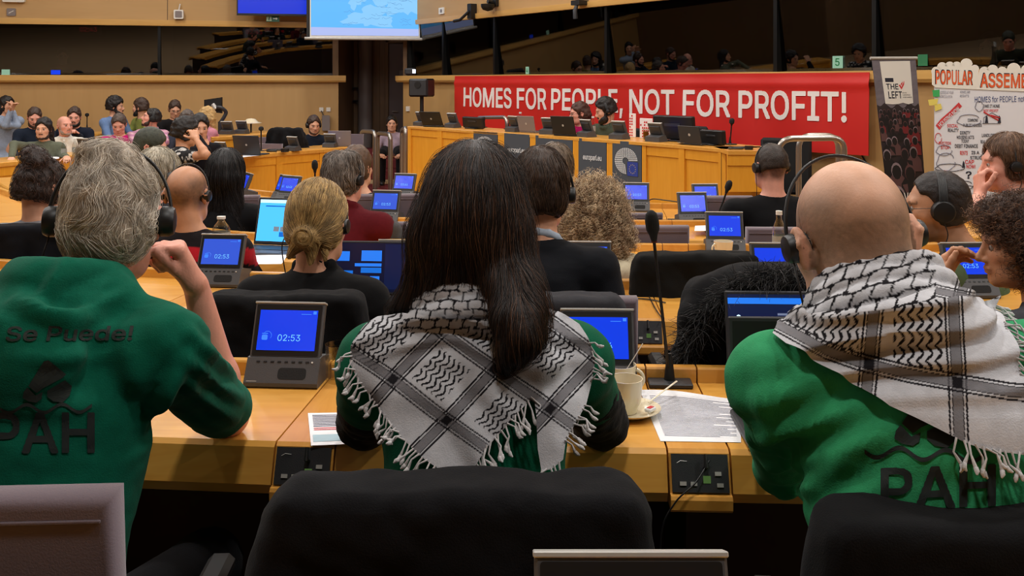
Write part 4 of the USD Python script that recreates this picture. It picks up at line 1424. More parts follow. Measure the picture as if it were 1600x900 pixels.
def bottle(label, p, h=0.2, r=0.027, group=None):
    t = Thing('water_bottle', label, 'bottle', p, 0, group)
    t.part('body', lathe([(0.0, 0.0), (r * 0.95, 0.0), (r, 0.01), (r, h * 0.58), (r * 0.8, h * 0.7), (r * 0.42, h * 0.84), (r * 0.42, h * 0.93), (0.0, h * 0.93)], 20), M['bottle'], 40)
    t.part('label_band', lathe([(r * 1.02, h * 0.22), (r * 1.02, h * 0.5)], 20), M['bottle_label'], 40)
    t.part('cap', lathe([(0.0, h * 0.92), (r * 0.5, h * 0.92), (r * 0.5, h), (0.0, h)], 14), M['white'], 30)
    return t


M['bottle'] = usdkit.material(stage, L + 'bottle_plastic', {'t': ('transparent_bsdf', {'color': (0.9, 0.92, 0.92)}), 'g': ('glossy_bsdf', {'color': (1, 1, 1), 'roughness': 0.05}), 'f': ('layer_weight', {'blend': 0.35}), 'q': ('math', {'math_type': 'multiply', 'value2': 0.7}), 'm': ('mix_closure', {})}, [('f.facing', 'q.value1'), ('q.value', 'm.fac'), ('t.BSDF', 'm.closure1'), ('g.BSDF', 'm.closure2')], surface='m.closure')
M['bottle_label'] = plain('bottle_label', lin(150, 150, 142), 0.6)
p, _ = on_row(3, 1222, None, 0.22); bottle('clear plastic bottle between the bald head and the black shirted man', p, 0.21, 0.028)
p, _ = on_row(4, 372, None, 0.12); bottle('clear water bottle right of the long black hair', p, 0.2, 0.028)
p, _ = on_row(3, 350, None, 0.2); bottle('white topped carafe in front of the red striped man', p, 0.14, 0.04)
p, _ = on_row(4, 884, None, 0.16); bottle('small clear bottle between the headphone man and the curly hair', p, 0.2, 0.028)
p, _ = on_row(2, 1112, None, 0.40)
pc, _ = on_row(3, 1121, 394)
pc[1] -= 0.12
cup('coffee_cup', 'white cup in front of the glaring conference unit', pc, 200, 0.042, 0.07)
# cables
def cable(label, pts, r=0.003, n=6):
    return single('cable', label, 'cable', tube(smooth_path(pts, n), r, 6), M['black'])


zz = ROW[2].z + 0.004
cable('thin black cable hanging over the desk board left of the microphone stem', [(*P(1008, 441, zz + 0.035), zz + 0.036), (*P(1012, 458, zz), zz), (*P(1024, 482, zz), zz), (*P(1036, 500, zz), zz + 0.002)], 0.0018)
cable('thin black cable with a plug lying across the second row', [(*P(990, 466, zz), zz), (*P(1015, 468, zz), zz), (*P(1040, 473, zz), zz)], 0.0022)
z5 = ROW[5].z + 0.004
cable('curled black cable on the fifth row right of the curly hair', [(*P(1010, 316, z5), z5), (*P(1020, 311, z5), z5), (*P(1040, 313, z5), z5), (*P(1070, 317, z5), z5)], 0.004)
z1 = Z1
cable('headphone lead running from the right control panel down the desk front', [(0.372, 1.775, z1 - 0.012), (0.34, 1.752, z1 - 0.045), (0.30, 1.742, z1 - 0.078), (0.275, 1.742, z1 - 0.14), (0.28, 1.75, z1 - 0.3)], 0.0016)
# ------------------------------------------------------------------ people
SKIN = {'fair': lin(214, 160, 130), 'pink': lin(222, 158, 136), 'tan': lin(196, 142, 108), 'olive': lin(186, 136, 104), 'deep': lin(170, 116, 84)}
UP = np.array([0, 0, 1.0])


def unit_(v):
    v = np.asarray(v, float)
    return v / np.linalg.norm(v)


class Person:
    pass


def hand_into(F, wrist, f, n, side, s=1.0, curl=(25, 35, 25), spread=4, thumb=(35, 20), k=0.006, fingers=None):
    """A palm with four unequal fingers and a thumb; f points along the hand, n out of the palm. side: -1 left hand, 1 right hand."""
    f, n = unit_(f), np.asarray(n, float)
    n = unit_(n - f * (n @ f))
    t = np.cross(n, f) * (-side)                      # towards the thumb
    w = np.asarray(wrist, float)
    for e in (-1.4, -0.5, 0.5, 1.4):
        F.rc(w + t * e * 0.014 * s + f * 0.012 * s, w + f * 0.082 * s + t * e * 0.0205 * s, 0.0165 * s, 0.0125 * s, 0.014)
    lens = (0.070, 0.080, 0.076, 0.058)
    for j in range(4):
        e = 1.5 - j
        base = w + f * 0.084 * s + t * e * 0.0195 * s
        d = unit_(f + t * math.tan(math.radians(spread)) * e)
        cv = curl if fingers is None else fingers[j]
        a, p, r = 0.0, base, 0.0092 * s
        for q, frac in enumerate((0.46, 0.30, 0.24)):
            a += math.radians(cv[q])
            dd = d * math.cos(a) + n * math.sin(a)
            p2 = p + dd * lens[j] * frac * s * 1.08
            F.rc(p, p2, r, r * 0.93, k if q else 0.010)
            p, r = p2, r * 0.93
    b = w + t * 0.020 * s + f * 0.018 * s + n * 0.006 * s
    d1 = unit_(t * math.cos(math.radians(thumb[0])) + f * math.sin(math.radians(thumb[0])) + n * 0.35)
    p1 = b + d1 * 0.040 * s
    d2 = unit_(d1 + f * 0.6 + n * 0.25 * thumb[1] / 20)
    p2 = p1 + d2 * 0.032 * s
    F.rc(b, p1, 0.0145 * s, 0.011 * s, 0.012).rc(p1, p2, 0.0108 * s, 0.0095 * s, k).rc(p2, p2 + unit_(d2 + f * 0.3) * 0.022 * s, 0.0098 * s, 0.0085 * s, k)


def head_field(F, T, s, ears=True, jaw=1.0, nose=1.0, ear_out=0.0):
    """The head's flesh; T maps head space (x right, y out of the face, z up; origin between the ears) to the thing's space."""
    P_ = lambda x, y, z: T(np.array([x, y, z]) * s)
    R = T.R
    F.el(P_(0, -0.014, 0.032), np.array([0.0755, 0.097, 0.088]) * s, R, 0.0)
    F.el(P_(0, 0.030, -0.030), np.array([0.062, 0.066, 0.086]) * s, R, 0.03)
    F.rc(P_(-0.030, 0.040, -0.075), P_(0.030, 0.040, -0.075), 0.030 * s * jaw, 0.030 * s * jaw, 0.03)
    F.rc(P_(-0.010, 0.074, -0.093), P_(0.010, 0.074, -0.093), 0.016 * s * jaw, 0.016 * s * jaw, 0.02)
    F.rc(P_(-0.034, 0.076, 0.028), P_(0.034, 0.076, 0.028), 0.015 * s, 0.015 * s, 0.02)
    for x in (-1, 1):
        F.el(P_(x * 0.032, 0.098, 0.008), np.array([0.017, 0.016, 0.012]) * s, R, 0.012, True)
        F.rc(P_(x * 0.046, 0.062, -0.014), P_(x * 0.05, 0.045, -0.02), 0.018 * s, 0.018 * s, 0.02)
    F.rc(P_(0, 0.090, 0.014), P_(0, 0.092 + 0.019 * nose, -0.025), 0.0080 * s, 0.0108 * s, 0.010)
    F.rc(P_(-0.011, 0.098, -0.030), P_(0.011, 0.098, -0.030), 0.0085 * s, 0.0085 * s, 0.008)
    F.el(P_(0, 0.091, -0.055), np.array([0.024, 0.011, 0.007]) * s, R, 0.006)
    F.el(P_(0, 0.089, -0.066), np.array([0.021, 0.011, 0.007]) * s, R, 0.006)
    if ears:
        for x in (-1, 1):
            Re = R @ Rz(x * -22) @ Ry(x * 8)
            F.el(P_(x * (0.0795 + ear_out), -0.016, 0.0), np.array([0.008, 0.020, 0.032]) * s, Re, 0.006)
            F.el(P_(x * (0.087 + ear_out), -0.014, 0.004), np.array([0.006, 0.011, 0.018]) * s, Re, 0.004, True)
            F.rc(P_(x * (0.083 + ear_out), -0.020, 0.026), P_(x * (0.088 + ear_out), -0.032, 0.006), 0.0045 * s, 0.004 * s, 0.005)
            F.rc(P_(x * (0.088 + ear_out), -0.032, 0.006), P_(x * (0.080 + ear_out), -0.020, -0.028), 0.004 * s, 0.0055 * s, 0.005)


class Frame:
    def __init__(self, o, R):
        self.o, self.R = np.asarray(o, float), np.asarray(R, float)

    def __call__(self, p):
        return self.o + np.asarray(p, float) @ self.R.T

    def inv(self, p):
        return (np.asarray(p, float) - self.o) @ self.R


def hair_short(F, T, s, t=0.012, front=0.0, back=-0.055, top=0.0, side=0.0):
    """A cap of hair of thickness t, trimmed at the brow, round the ears and at the nape."""
    R = T.R
    P_ = lambda x, y, z: T(np.array([x, y, z]) * s)
    F.el(P_(0, -0.016, 0.034 + top * 0.5), (np.array([0.0755 + side + t * 0.75, 0.097 + t * 0.9, 0.088 + top * 0.5 + t * 1.25])) * s, R, 0.0)
    F.el(P_(0, -0.045, -0.02), np.array([0.066 + t * 0.7, 0.062 + t, 0.062]) * s, R, 0.03)
    F.el(P_(0, 0.110 + front, -0.022), np.array([0.079, 0.082, 0.120]) * s, R, 0.012, True)
    for x in (-1, 1):
        F.el(P_(x * 0.070, 0.072 + front, 0.0), np.array([0.035, 0.040, 0.062]) * s, R, 0.012, True)
    F.box(P_(0, 0.0, back - 0.2), np.array([0.3, 0.3, 0.2]) * s, 0.001, R @ Rx(-14), 0.01, True)
    for x in (-1, 1):
        F.el(P_(x * 0.092, 0.002, -0.018), np.array([0.022, 0.030, 0.040]) * s, R, 0.01, True)


def strands_on(fn, v, f, n, steps, h, flow_, rng, wave=0.0, lift=0.002, sag=0.0, keep=None, freq=60.0, clump=0.0):
    """Strands that creep over the surface fn=0 from random places along flow_(p)."""
    a = v[f[:, 0]]; b = v[f[:, 1]]; c = v[f[:, 2]]
    ar = np.linalg.norm(np.cross(b - a, c - a), axis=1)
    i = rng.choice(len(f), n, p=ar / ar.sum())
    u = rng.random((n, 2)); u[u.sum(1) > 1] = 1 - u[u.sum(1) > 1]
    p = a[i] + (b - a)[i] * u[:, :1] + (c - a)[i] * u[:, 1:]
    if keep is not None:
        p = p[keep(p)]
    lifts = (lift * (0.2 + rng.random(len(p)))).astype(np.float32)
    ph = rng.random((len(p), 3)) * 6.28
    if clump:
        cell = np.floor(p / clump)
        ph = np.stack([np.sin(cell @ np.array([12.9, 78.2, 37.7]) + k) * 3.1 for k in range(3)], 1) + rng.random((len(p), 3)) * 0.9
    out = []
    q = p.copy()
    for k in range(steps):
        g = grad(fn, q)
        g /= np.maximum(np.linalg.norm(g, axis=1, keepdims=True), 1e-6)
        d = fn(q)
        q = q - (np.clip(d - lifts * min(1, 0.3 + k / 3), -0.02, 0.02))[:, None] * g
        out.append(q.copy())
        dr = np.asarray(flow_(q), float)
        if wave:
            dr = dr + wave * np.stack([np.sin(freq * (q[:, 2] + q[:, 1]) + ph[:, 0]), np.sin(freq * (q[:, 0] + q[:, 2]) + ph[:, 1]), np.sin(freq * (q[:, 0] + q[:, 1]) + ph[:, 2])], 1)
        dr = dr - (dr * g).sum(1, keepdims=True) * g
        dr /= np.maximum(np.linalg.norm(dr, axis=1, keepdims=True), 1e-6)
        q = q + dr * h
    return np.stack(out, 1)


def curly(n, length=0.06, rad=0.006, turns=3.0, pts=20, width=0.0013, alt=None, palt=0.35, up=0.35, var=0.35):
    """Loose corkscrew curls that spring from the hair mass and hang."""
    def go(o, H, v, f, T, s, rng, tone):
        a = v[f[:, 0]]; b = v[f[:, 1]]; c = v[f[:, 2]]
        ar = np.linalg.norm(np.cross(b - a, c - a), axis=1)
        i = rng.choice(len(f), n, p=ar / ar.sum())
        p = (a[i] + b[i] + c[i]) / 3
        g = grad(H, p); g /= np.maximum(np.linalg.norm(g, axis=1, keepdims=True), 1e-6)
        d = g * up + np.array([0, 0, -0.8]) + rng.normal(0, 0.35, (n, 3))
        d -= g * np.minimum((d * g).sum(1, keepdims=True), 0) * 0.9
        d /= np.linalg.norm(d, axis=1, keepdims=True)
        e1 = np.cross(d, g + rng.normal(0, 0.2, (n, 3))); e1 /= np.linalg.norm(e1, axis=1, keepdims=True)
        e2 = np.cross(d, e1)
        t = np.linspace(0, 1, pts)[None, :, None]
        ln = length * (0.6 + 0.6 * rng.random((n, 1, 1)))
        ph = rng.random((n, 1, 1)) * 6.28
        r = rad * (0.6 + 0.8 * rng.random((n, 1, 1))) * np.minimum(1, t * 4)
        st_ = p[:, None] + g[:, None] * (0.004 * np.sin(np.pi * t)) + d[:, None] * t * ln + r * (np.cos(ph + t * turns * 6.28) * e1[:, None] + np.sin(ph + t * turns * 6.28) * e2[:, None])
        curves(o.path, 'hair_strands', st_, width, M['strand'], tones(np.array(tone), n, rng, var, alt, palt))
    return go


def tones(base, n, rng, var=0.25, alt=None, palt=0.3):
    c = np.tile(np.asarray(base, float), (n, 1)) * (1 + var * (rng.random((n, 1)) * 2 - 1))
    if alt is not None:
        m = rng.random(n) < palt
        c[m] = np.asarray(alt) * (1 + var * (rng.random((m.sum(), 1)) * 2 - 1))
    return np.clip(c, 0, 1)


def person(label, head, hyaw=0, hpitch=0, hroll=0, yaw=None, lean=12, s=1.0, shw=0.175, bulk=1.0, res=0.009, skin='fair', shirt=(0.02, 0.02, 0.02), sleeve=1.0,
           arms=None, hair=None, hair_tone=(0.03, 0.02, 0.015), face=False, beard=None, glasses=False, stripes=None, trousers=(0.02, 0.02, 0.025), collar=None, slide=(0, 0, 0),
           legs=True, wrinkle=0.005, shirt_paint=None, skin_paint=None, extra_shirt=None, extra_body=None, hands=None, sh_lift=(0, 0), hairnoise=(0.012, 34.0), strands=None,
           shirt_res=None, shirt_sub=0, ears=True, nose=1.0, jaw=1.0, beard_tone=None, neck=0.0, floor=None, seat=0.50, warp=None, shirt_name='shirt', ear_out=0.0):
    rng = np.random.default_rng(int(abs(head[0]) * 7 + head[1]))
    yaw = hyaw if yaw is None else yaw
    Hc = W(*head)
    fz = ramp_floor(Hc[1]) if floor is None else floor
    Rt = Rz(yaw)
    fw, rt = Rt @ [0, 1, 0], Rt @ [1, 0, 0]
    a = math.radians(lean)
    spine = fw * math.sin(a) + UP * math.cos(a)
    front = fw * math.cos(a) - UP * math.sin(a)
    Rs = np.stack([rt, front, spine], 1)
    N = Hc - UP * (0.150 + neck) * s - fw * 0.030 * s + np.asarray(slide, float)
    pel = N - spine * 0.50 * s
    pel[2] = fz + seat + 0.03
    chest = N - spine * 0.20 * s
    waist = (chest + pel) / 2 - front * 0.01
    sp2 = unit_(chest - pel)
    o = Thing('person', label, 'person', (pel[0], pel[1], fz))
    off = o.loc
    L_ = lambda p: np.asarray(p, float) - off
    Hc, N, pel, chest, waist = L_(Hc), L_(N), L_(pel), L_(chest), L_(waist)
    Rh = Rz(hyaw) @ Rx(-hpitch) @ Ry(hroll)
    T = Frame(Hc, Rh)
    sh = {}
    for k, sd in enumerate((-1, 1)):
        sh[sd] = N - spine * 0.062 * s + rt * sd * shw * s + UP * sh_lift[k]
    A = {}
    for k, sd in enumerate((-1, 1)):
        spec = (arms or {}).get('L' if sd < 0 else 'R')
        if spec is None:
            e = sh[sd] + (rt * sd * 0.07 + fw * 0.15 - UP * 0.24) * s
            w = e + (-rt * sd * 0.09 + fw * 0.22 + UP * -0.01) * s
            e = np.array([e[0], e[1], max(e[2], 0.10)])
        elif callable(spec):
            e, w = spec(sh[sd], o)
        else:
            e, w = (L_(q) for q in spec)
        A[sd] = (e, w)
    b = bulk
    # ---- clothes
    C = Field()
    C.el(chest, np.array([0.150 * b, 0.108 * b, 0.175]) * s, Rs, 0.0)
    C.el(chest + spine * 0.07 * s - front * 0.02 * s, np.array([0.140 * b, 0.085 * b, 0.11]) * s, Rs, 0.04)
    C.rc(sh[-1], sh[1], 0.056 * s * b ** 0.5, 0.056 * s * b ** 0.5, 0.06)
    for sd in (-1, 1):
        C.rc(N - spine * 0.012 * s, sh[sd] - rt * sd * 0.02 * s, 0.050 * s, 0.052 * s, 0.05)
        e, w = A[sd]
        if sleeve >= 1.0:
            C.rc(sh[sd], e, 0.058 * s * b ** 0.5, 0.047 * s, 0.04); C.rc(e, e + (w - e) * min(1.0, sleeve - 0.06), 0.047 * s, 0.036 * s, 0.02)
        else:
            m = sh[sd] + (e - sh[sd]) * sleeve
            C.rc(sh[sd], m, 0.060 * s * b ** 0.5, 0.058 * s, 0.04)
    C.el(waist, np.array([0.138 * b, 0.105 * b, 0.17]) * s, np.stack([rt, unit_(np.cross(sp2, rt)), sp2], 1), 0.06)
    C.el(pel + UP * 0.02, np.array([0.165 * b, 0.130 * b, 0.105]) * s, Rt, 0.06)
    if collar:
        for j in range(10):
            t0, t1 = 2 * np.pi * j / 10, 2 * np.pi * (j + 1) / 10
            q = lambda t: N + (rt * math.cos(t) * 0.060 + front * (math.sin(t) * 0.062 + 0.008)) * s + spine * (0.018 - 0.022 * math.sin(t)) * s
            C.rc(q(t0), q(t1), collar * s, collar * s, 0.012)
    if extra_shirt:
        extra_shirt(C, dict(T=T, N=N, sh=sh, A=A, chest=chest, waist=waist, pel=pel, rt=rt, fw=fw, front=front, spine=spine, s=s, L=L_))
    # ---- body: head, neck, trunk, arms and hands as one surface
    Bf = Field()
    head_field(Bf, T, s, ears, jaw, nose, ear_out)
    Bf.rc(T(np.array([0, -0.030, -0.050]) * s), N - spine * 0.01, 0.052 * s, 0.056 * s, 0.025)
    Bf.el(chest, np.array([0.136 * b, 0.093 * b, 0.16]) * s, Rs, 0.03)
    Bf.rc(sh[-1], sh[1], 0.042 * s, 0.042 * s, 0.05)
    Bf.el(waist, np.array([0.122 * b, 0.090 * b, 0.16]) * s, None, 0.06)
    Bf.el(pel + UP * 0.02, np.array([0.150 * b, 0.115 * b, 0.09]) * s, Rt, 0.06)
    for sd in (-1, 1):
        e, w = A[sd]
        Bf.rc(N, sh[sd], 0.040 * s, 0.042 * s, 0.04)
        Bf.rc(sh[sd], e, 0.045 * s, 0.037 * s, 0.03)
        m = e + (w - e) * 0.3
        Bf.rc(e, m, 0.036 * s, 0.036 * s, 0.02).rc(m, w, 0.036 * s, 0.024 * s, 0.02)
        hp = dict(f=unit_(unit_(w - e) + 0.2 * fw), n=-UP, curl=(20, 30, 20))
        hp.update((hands or {}).get('L' if sd < 0 else 'R', {}))
        hand_into(Bf, w, hp.pop('f'), hp.pop('n'), sd, s, **hp)
    if extra_body:
        extra_body(Bf, dict(T=T, N=N, sh=sh, A=A, rt=rt, fw=fw, front=front, spine=spine, s=s))
    v, f = surface(Bf, *Bf.bounds(), res)
    base = np.array(SKIN[skin] if isinstance(skin, str) else skin)
    col = np.tile(base, (len(v), 1))
    hv = T.inv(v) / s
    lip = np.exp(-((hv[:, 0] / 0.022) ** 2 + ((hv[:, 2] + 0.060) / 0.009) ** 2)) * (hv[:, 1] > 0.07)
    col = col * (1 - 0.6 * lip[:, None]) + np.array(lin(168, 84, 78)) * 0.6 * lip[:, None]
    blush = np.exp(-(((np.abs(hv[:, 0]) - 0.045) / 0.02) ** 2 + ((hv[:, 2] + 0.022) / 0.02) ** 2)) * (hv[:, 1] > 0.03) * 0.35 + 0.35 * np.exp(-((np.abs(hv[:, 0]) - 0.085) / 0.008) ** 2) * (np.abs(hv[:, 2]) < 0.045) * (np.abs(hv[:, 1]) < 0.05)
    col *= 1 - blush[:, None] * np.array([0.06, 0.38, 0.36])
    brow = (np.abs(np.abs(hv[:, 0]) - 0.034) < 0.019) & (np.abs(hv[:, 2] - 0.028 - 0.10 * (0.034 - np.abs(np.abs(hv[:, 0]) - 0.03)) + 0.003) < 0.0062) & (hv[:, 1] > 0.06)
    col[brow] = col[brow] * 0.35 + np.array(hair_tone) * 0.65
    if skin_paint:
        col = skin_paint(hv, col, v)
    bp = o.part('body', (v, f), M['skin'], True, color=col)
    if face:
        for sd in (-1, 1):
            c = T(np.array([sd * 0.0315, 0.0785, 0.008]) * s)
            sph = trimesh.creation.icosphere(2, 0.0115 * s)
            ep = sub(bp, 'eye', (np.asarray(sph.vertices) + c, np.asarray(sph.faces)), M['eye_white'], True)
            d = Rh @ np.array([0, 1.0, 0])
            u_, w_, _ = frame_of(np.zeros(3), d)
            ang = np.arange(12) * np.pi / 6
            ring = c + d * 0.0100 * s + 0.0062 * s * (np.cos(ang)[:, None] * u_ + np.sin(ang)[:, None] * w_)
            sub(bp, 'iris', (np.vstack([ring, [c + d * 0.0121 * s]]), np.array([[k, (k + 1) % 12, 12] for k in range(12)])), M['iris'], True)
    # ---- shirt mesh
    sr = shirt_res or res * 1.45
    v, f = surface(C, *C.bounds(), sr)
    if wrinkle:
        n = vnormals(v, f)
        q = np.stack([v[:, 0] * 9, v[:, 1] * 9, v[:, 2] * 16], 1) + rng.random(3) * 50
        v = v + n * ((meshkit.fbm(q, 3)[:, None] - 0.5) * 2 * wrinkle)
    if warp:
        v = warp(v, vnormals(v, f), C, off)
    col = np.tile(np.array(shirt, float), (len(v), 1))
    if stripes:
        col = stripes(v, col, dict(N=N, spine=spine, rt=rt, front=front, chest=chest))
    if shirt_paint:
        col = shirt_paint(v, col, dict(N=N, spine=spine, rt=rt, front=front, chest=chest, sh=sh, A=A))
    sp = o.part(shirt_name, (v, f), M['cloth'], True, color=col)
    shirt_mesh = (v.copy(), f.copy())
    # ---- legs
    if legs:
        Lf = Field()
        for sd in (-1, 1):
            hip = pel + rt * sd * 0.085 * s
            kn = hip + (fw * 0.42 + rt * sd * 0.05) * s; kn[2] = 0.50
            an = kn + fw * 0.02 * s; an[2] = 0.07
            Lf.rc(hip, kn, 0.088 * s, 0.065 * s, 0.03).rc(kn, an, 0.064 * s, 0.05 * s, 0.02)
        Lf.el(pel, np.array([0.160, 0.125, 0.09]) * s, Rt, 0.04)
        v, f = surface(Lf, *Lf.bounds(), 0.026)
        tp = o.part('trousers', (v, f), M['cloth'], True, color=np.array(trousers))
        for sd in (-1, 1):
            kn = pel + rt * sd * 0.085 * s + (fw * 0.44 + rt * sd * 0.05) * s
            sf = Field().rc([kn[0], kn[1], 0.045], np.array([kn[0], kn[1], 0.035]) + fw * 0.15 * s, 0.042, 0.034, 0.02)
            v, f = surface(sf, *sf.bounds(), 0.02)
            o.part('shoe', (v, f), M['black'], True)
    # ---- hair
    if hair:
        H = Field()
        hair(H, T, s, dict(N=N, rt=rt, fw=fw, spine=spine))
        v, f = surface(H, *H.bounds(), res * 1.05)
        n = vnormals(v, f)
        am, fq = hairnoise
        v2 = v + n * ((meshkit.fbm(T.inv(v) * fq + 7, 3)[:, None] - 0.5) * 2 * am)
        tone = np.array(hair_tone, float)
        nz_ = meshkit.fbm(T.inv(v) * np.array([90, 90, 25.0]) + 3, 2)[:, None]
        hp = o.part('hair', (v2, f), M['hair'], True, color=np.clip(tone * (0.7 + 0.6 * nz_), 0, 1))
        if strands:
            strands(o, H, v, f, T, s, rng, tone)
    if beard:
        Bd = Field()
        beard(Bd, T, s)
        v, f = surface(Bd, *Bd.bounds(), res * 0.8)
        v = v + vnormals(v, f) * ((meshkit.fbm(T.inv(v) * 140, 2)[:, None] - 0.5) * 0.005)
        o.part('beard', (v, f), M['hair'], True, color=np.array(beard_tone or hair_tone))
    if glasses:
        rim = []
        for sd in (-1, 1):
            rim.append(tube([T(np.array([sd * 0.033 + 0.024 * math.cos(t), 0.103 - 0.004 * abs(math.cos(t)), 0.006 + 0.018 * math.sin(t)]) * s) for t in np.linspace(0, 2 * np.pi, 17)], 0.0014 * s, 5))
            rim.append(tube([T(np.array([sd * 0.057, 0.098, 0.010]) * s), T(np.array([sd * 0.078, 0.03, 0.012]) * s), T(np.array([sd * 0.083, -0.02, 0.008]) * s)], 0.0013 * s, 5))
        rim.append(tube([T(np.array([-0.010, 0.106, 0.010]) * s), T(np.array([0.010, 0.106, 0.010]) * s)], 0.0014 * s, 5))
        o.part('glasses', cat(rim), M['black'], 40, label='thin dark glasses')
    r = Person()
    r.__dict__.update(shirt_mesh=shirt_mesh, o=o, T=T, C=C, B=Bf, N=N, sh=sh, A=A, s=s, off=off, rt=rt, fw=fw, front=front, spine=spine, chest=chest, waist=waist, pel=pel, yaw=yaw, hyaw=hyaw)
    return r


M['eye_white'] = plain('eye_white', lin(168, 156, 148), 0.4)
M['iris'] = plain('iris', lin(34, 24, 18), 0.2)


def beard_full(F, T, s, t=0.006):
    R = T.R
    P_ = lambda x, y, z: T(np.array([x, y, z]) * s)
    F.rc(P_(-0.034, 0.040, -0.077), P_(0.034, 0.040, -0.077), 0.033 * s + t, 0.033 * s + t, 0.02)
    F.rc(P_(-0.012, 0.076, -0.096), P_(0.012, 0.076, -0.096), 0.018 * s + t, 0.018 * s + t, 0.02)
    for x in (-1, 1):
        F.rc(P_(x * 0.062, 0.012, -0.02), P_(x * 0.050, 0.030, -0.07), 0.012 * s + t * 0.4, 0.02 * s + t * 0.4, 0.02)
    F.rc(P_(-0.022, 0.094, -0.049), P_(0.022, 0.094, -0.049), 0.006 * s + t * 0.2, 0.006 * s + t * 0.2, 0.01)
    F.el(P_(0, 0.105, -0.060), np.array([0.017, 0.02, 0.006]) * s, R, 0.006, True)


def hair_cap(t=0.012, front=0.0, back=-0.055, top=0.0, side=0.0):
    return lambda F, T, s, c: hair_short(F, T, s, t, front, back, top, side)


def hair_long(length=0.30, t=0.02, spread=0.07, front=0.0):
    def go(F, T, s, c):
        hair_short(F, T, s, t, front, -0.30, 0.0)
        e = T(np.array([0, -0.055, -0.02]) * s)
        low = T(np.array([0, -0.05, -0.05]) * s) - UP * (length - 0.08) * s - c['fw'] * 0.05
        for x in (-1, 0, 1):
            F.rc(e + c['rt'] * x * 0.045 * s, low + c['rt'] * x * spread * s, 0.045 * s, 0.028 * s, 0.04)
    return go


def headset(label, T, s, off, tone='black', tilt=0.0, cup=0.030, r=0.0045, band=0.010, out=0.0, width=0.096, mic_=False, top=0.125):
    """An over the head headset sitting on the head frame T: band and two ear cups."""
    t = Thing('headset', label, 'headset', T.o + off, 0)
    Q = lambda p: (T.R @ (Rx(tilt) @ np.asarray(p, float)).T).T * s if np.ndim(p) == 1 else (np.asarray(p, float) @ (T.R @ Rx(tilt)).T) * s
    a = np.linspace(math.radians(2), math.radians(178), 24)
    pts = np.stack([(width + out) * np.cos(a), np.full(24, -0.010), 0.004 + top * np.sin(a)], 1)
    w = np.stack([Q(p) for p in pts])
    bandv = []
    for dy in np.linspace(-band, band, 5):
        bandv.append(np.stack([Q(p + np.array([0, dy, 0])) for p in pts]))
    t.part('headband', tube(w, r * s, 8) if band < 0.004 else cat([tube(x, r * s, 8) for x in bandv]), M[tone], 60)
    for sd in (-1, 1):
        c = np.array([sd * (width - 0.006 + out), -0.010, 0.0])
        v, f = lathe([(0.0, -0.018), (cup * 0.8, -0.018), (cup, -0.010), (cup, 0.004), (cup * 0.86, 0.012), (cup * 0.4, 0.015), (0.0, 0.015)], 20)
        v = np.stack([v[:, 2] * sd, v[:, 0], v[:, 1]], 1)
        if sd > 0:
            pass
        cp = t.part('ear_cup', (Q(v + c), f if sd > 0 else f[:, ::-1]), M[tone], 40)
        v, f = lathe([(cup * 0.55, -0.020), (cup * 0.98, -0.020), (cup * 1.02, -0.014), (cup * 0.98, -0.008), (cup * 0.55, -0.008)], 20)
        v = np.stack([v[:, 2] * sd, v[:, 0], v[:, 1]], 1)
        sub(cp, 'cushion', (Q(v + c), f if sd > 0 else f[:, ::-1]), M['black_soft'], 60)
    t.part('cable', tube(smooth_path([Q(np.array([-width, -0.012, -cup])), Q(np.array([-width - 0.004, -0.02, -cup - 0.05])), Q(np.array([-width + 0.01, 0.02, -cup - 0.14]))], 5), 0.0018 * s, 6), M['black'])
    return t


M['cup_gray'] = plain('headset_gray', lin(92, 92, 92), 0.5)


def soft_strands(n, steps, h, flow_, wave=0.15, lift=0.004, width=0.0011, alt=None, palt=0.3, freq=60.0, var=0.35, clump=0.0, lighten=1.0):
    def go(o, H, v, f, T, s, rng, tone):
        st_ = strands_on(H, v, f, n, steps, h, lambda q: flow_(q, T), rng, wave=wave, lift=lift, freq=freq, clump=clump)
        curves(o.path, 'hair_strands', st_, width, M['strand'], tones(np.array(tone) * lighten, len(st_), rng, var, alt, palt))
    return go


def fall(q, T, pull=1.0):
    """Hair lies away from the crown and falls down."""
    hv = T.inv(q)
    d = np.stack([hv[:, 0] * 6, (hv[:, 1] + 0.03) * 4, np.full(len(q), -0.6)], 1)
    return d @ T.R.T + np.array([0, 0, -0.3 * pull])


def buzz(tone, amount=0.55, lo=0.0):
    def go(hv, col, v):
        m = np.clip((np.abs(hv[:, 0]) - 0.022) / 0.035, 0, 1) * np.clip((0.095 - hv[:, 2]) / 0.04, 0, 1)
        m = np.maximum(m, np.clip((-hv[:, 1] - 0.05) / 0.03, 0, 1) * np.clip((0.062 - hv[:, 2]) / 0.04, 0, 1))
        m *= np.clip((hv[:, 2] + 0.06 + lo) / 0.035, 0, 1) * np.clip((0.055 - hv[:, 1]) / 0.03, 0, 1) * (np.abs(hv[:, 0]) < 0.081)
        m = m * amount * (0.75 + 0.5 * meshkit.fbm(v * 160, 2))
        m = np.clip(m, 0, 0.95)[:, None]
        return col * (1 - m) + np.array(tone) * m
    return go


def speckle(c1, c2, c3, f1=60):
    def go(v, col, c):
        n = meshkit.noise(v * f1 + 9); m = meshkit.noise(v * f1 * 1.7 + 31)
        col[:] = c1
        col[n > 0.58] = c2
        col[m > 0.66] = c3
        return col
    return go


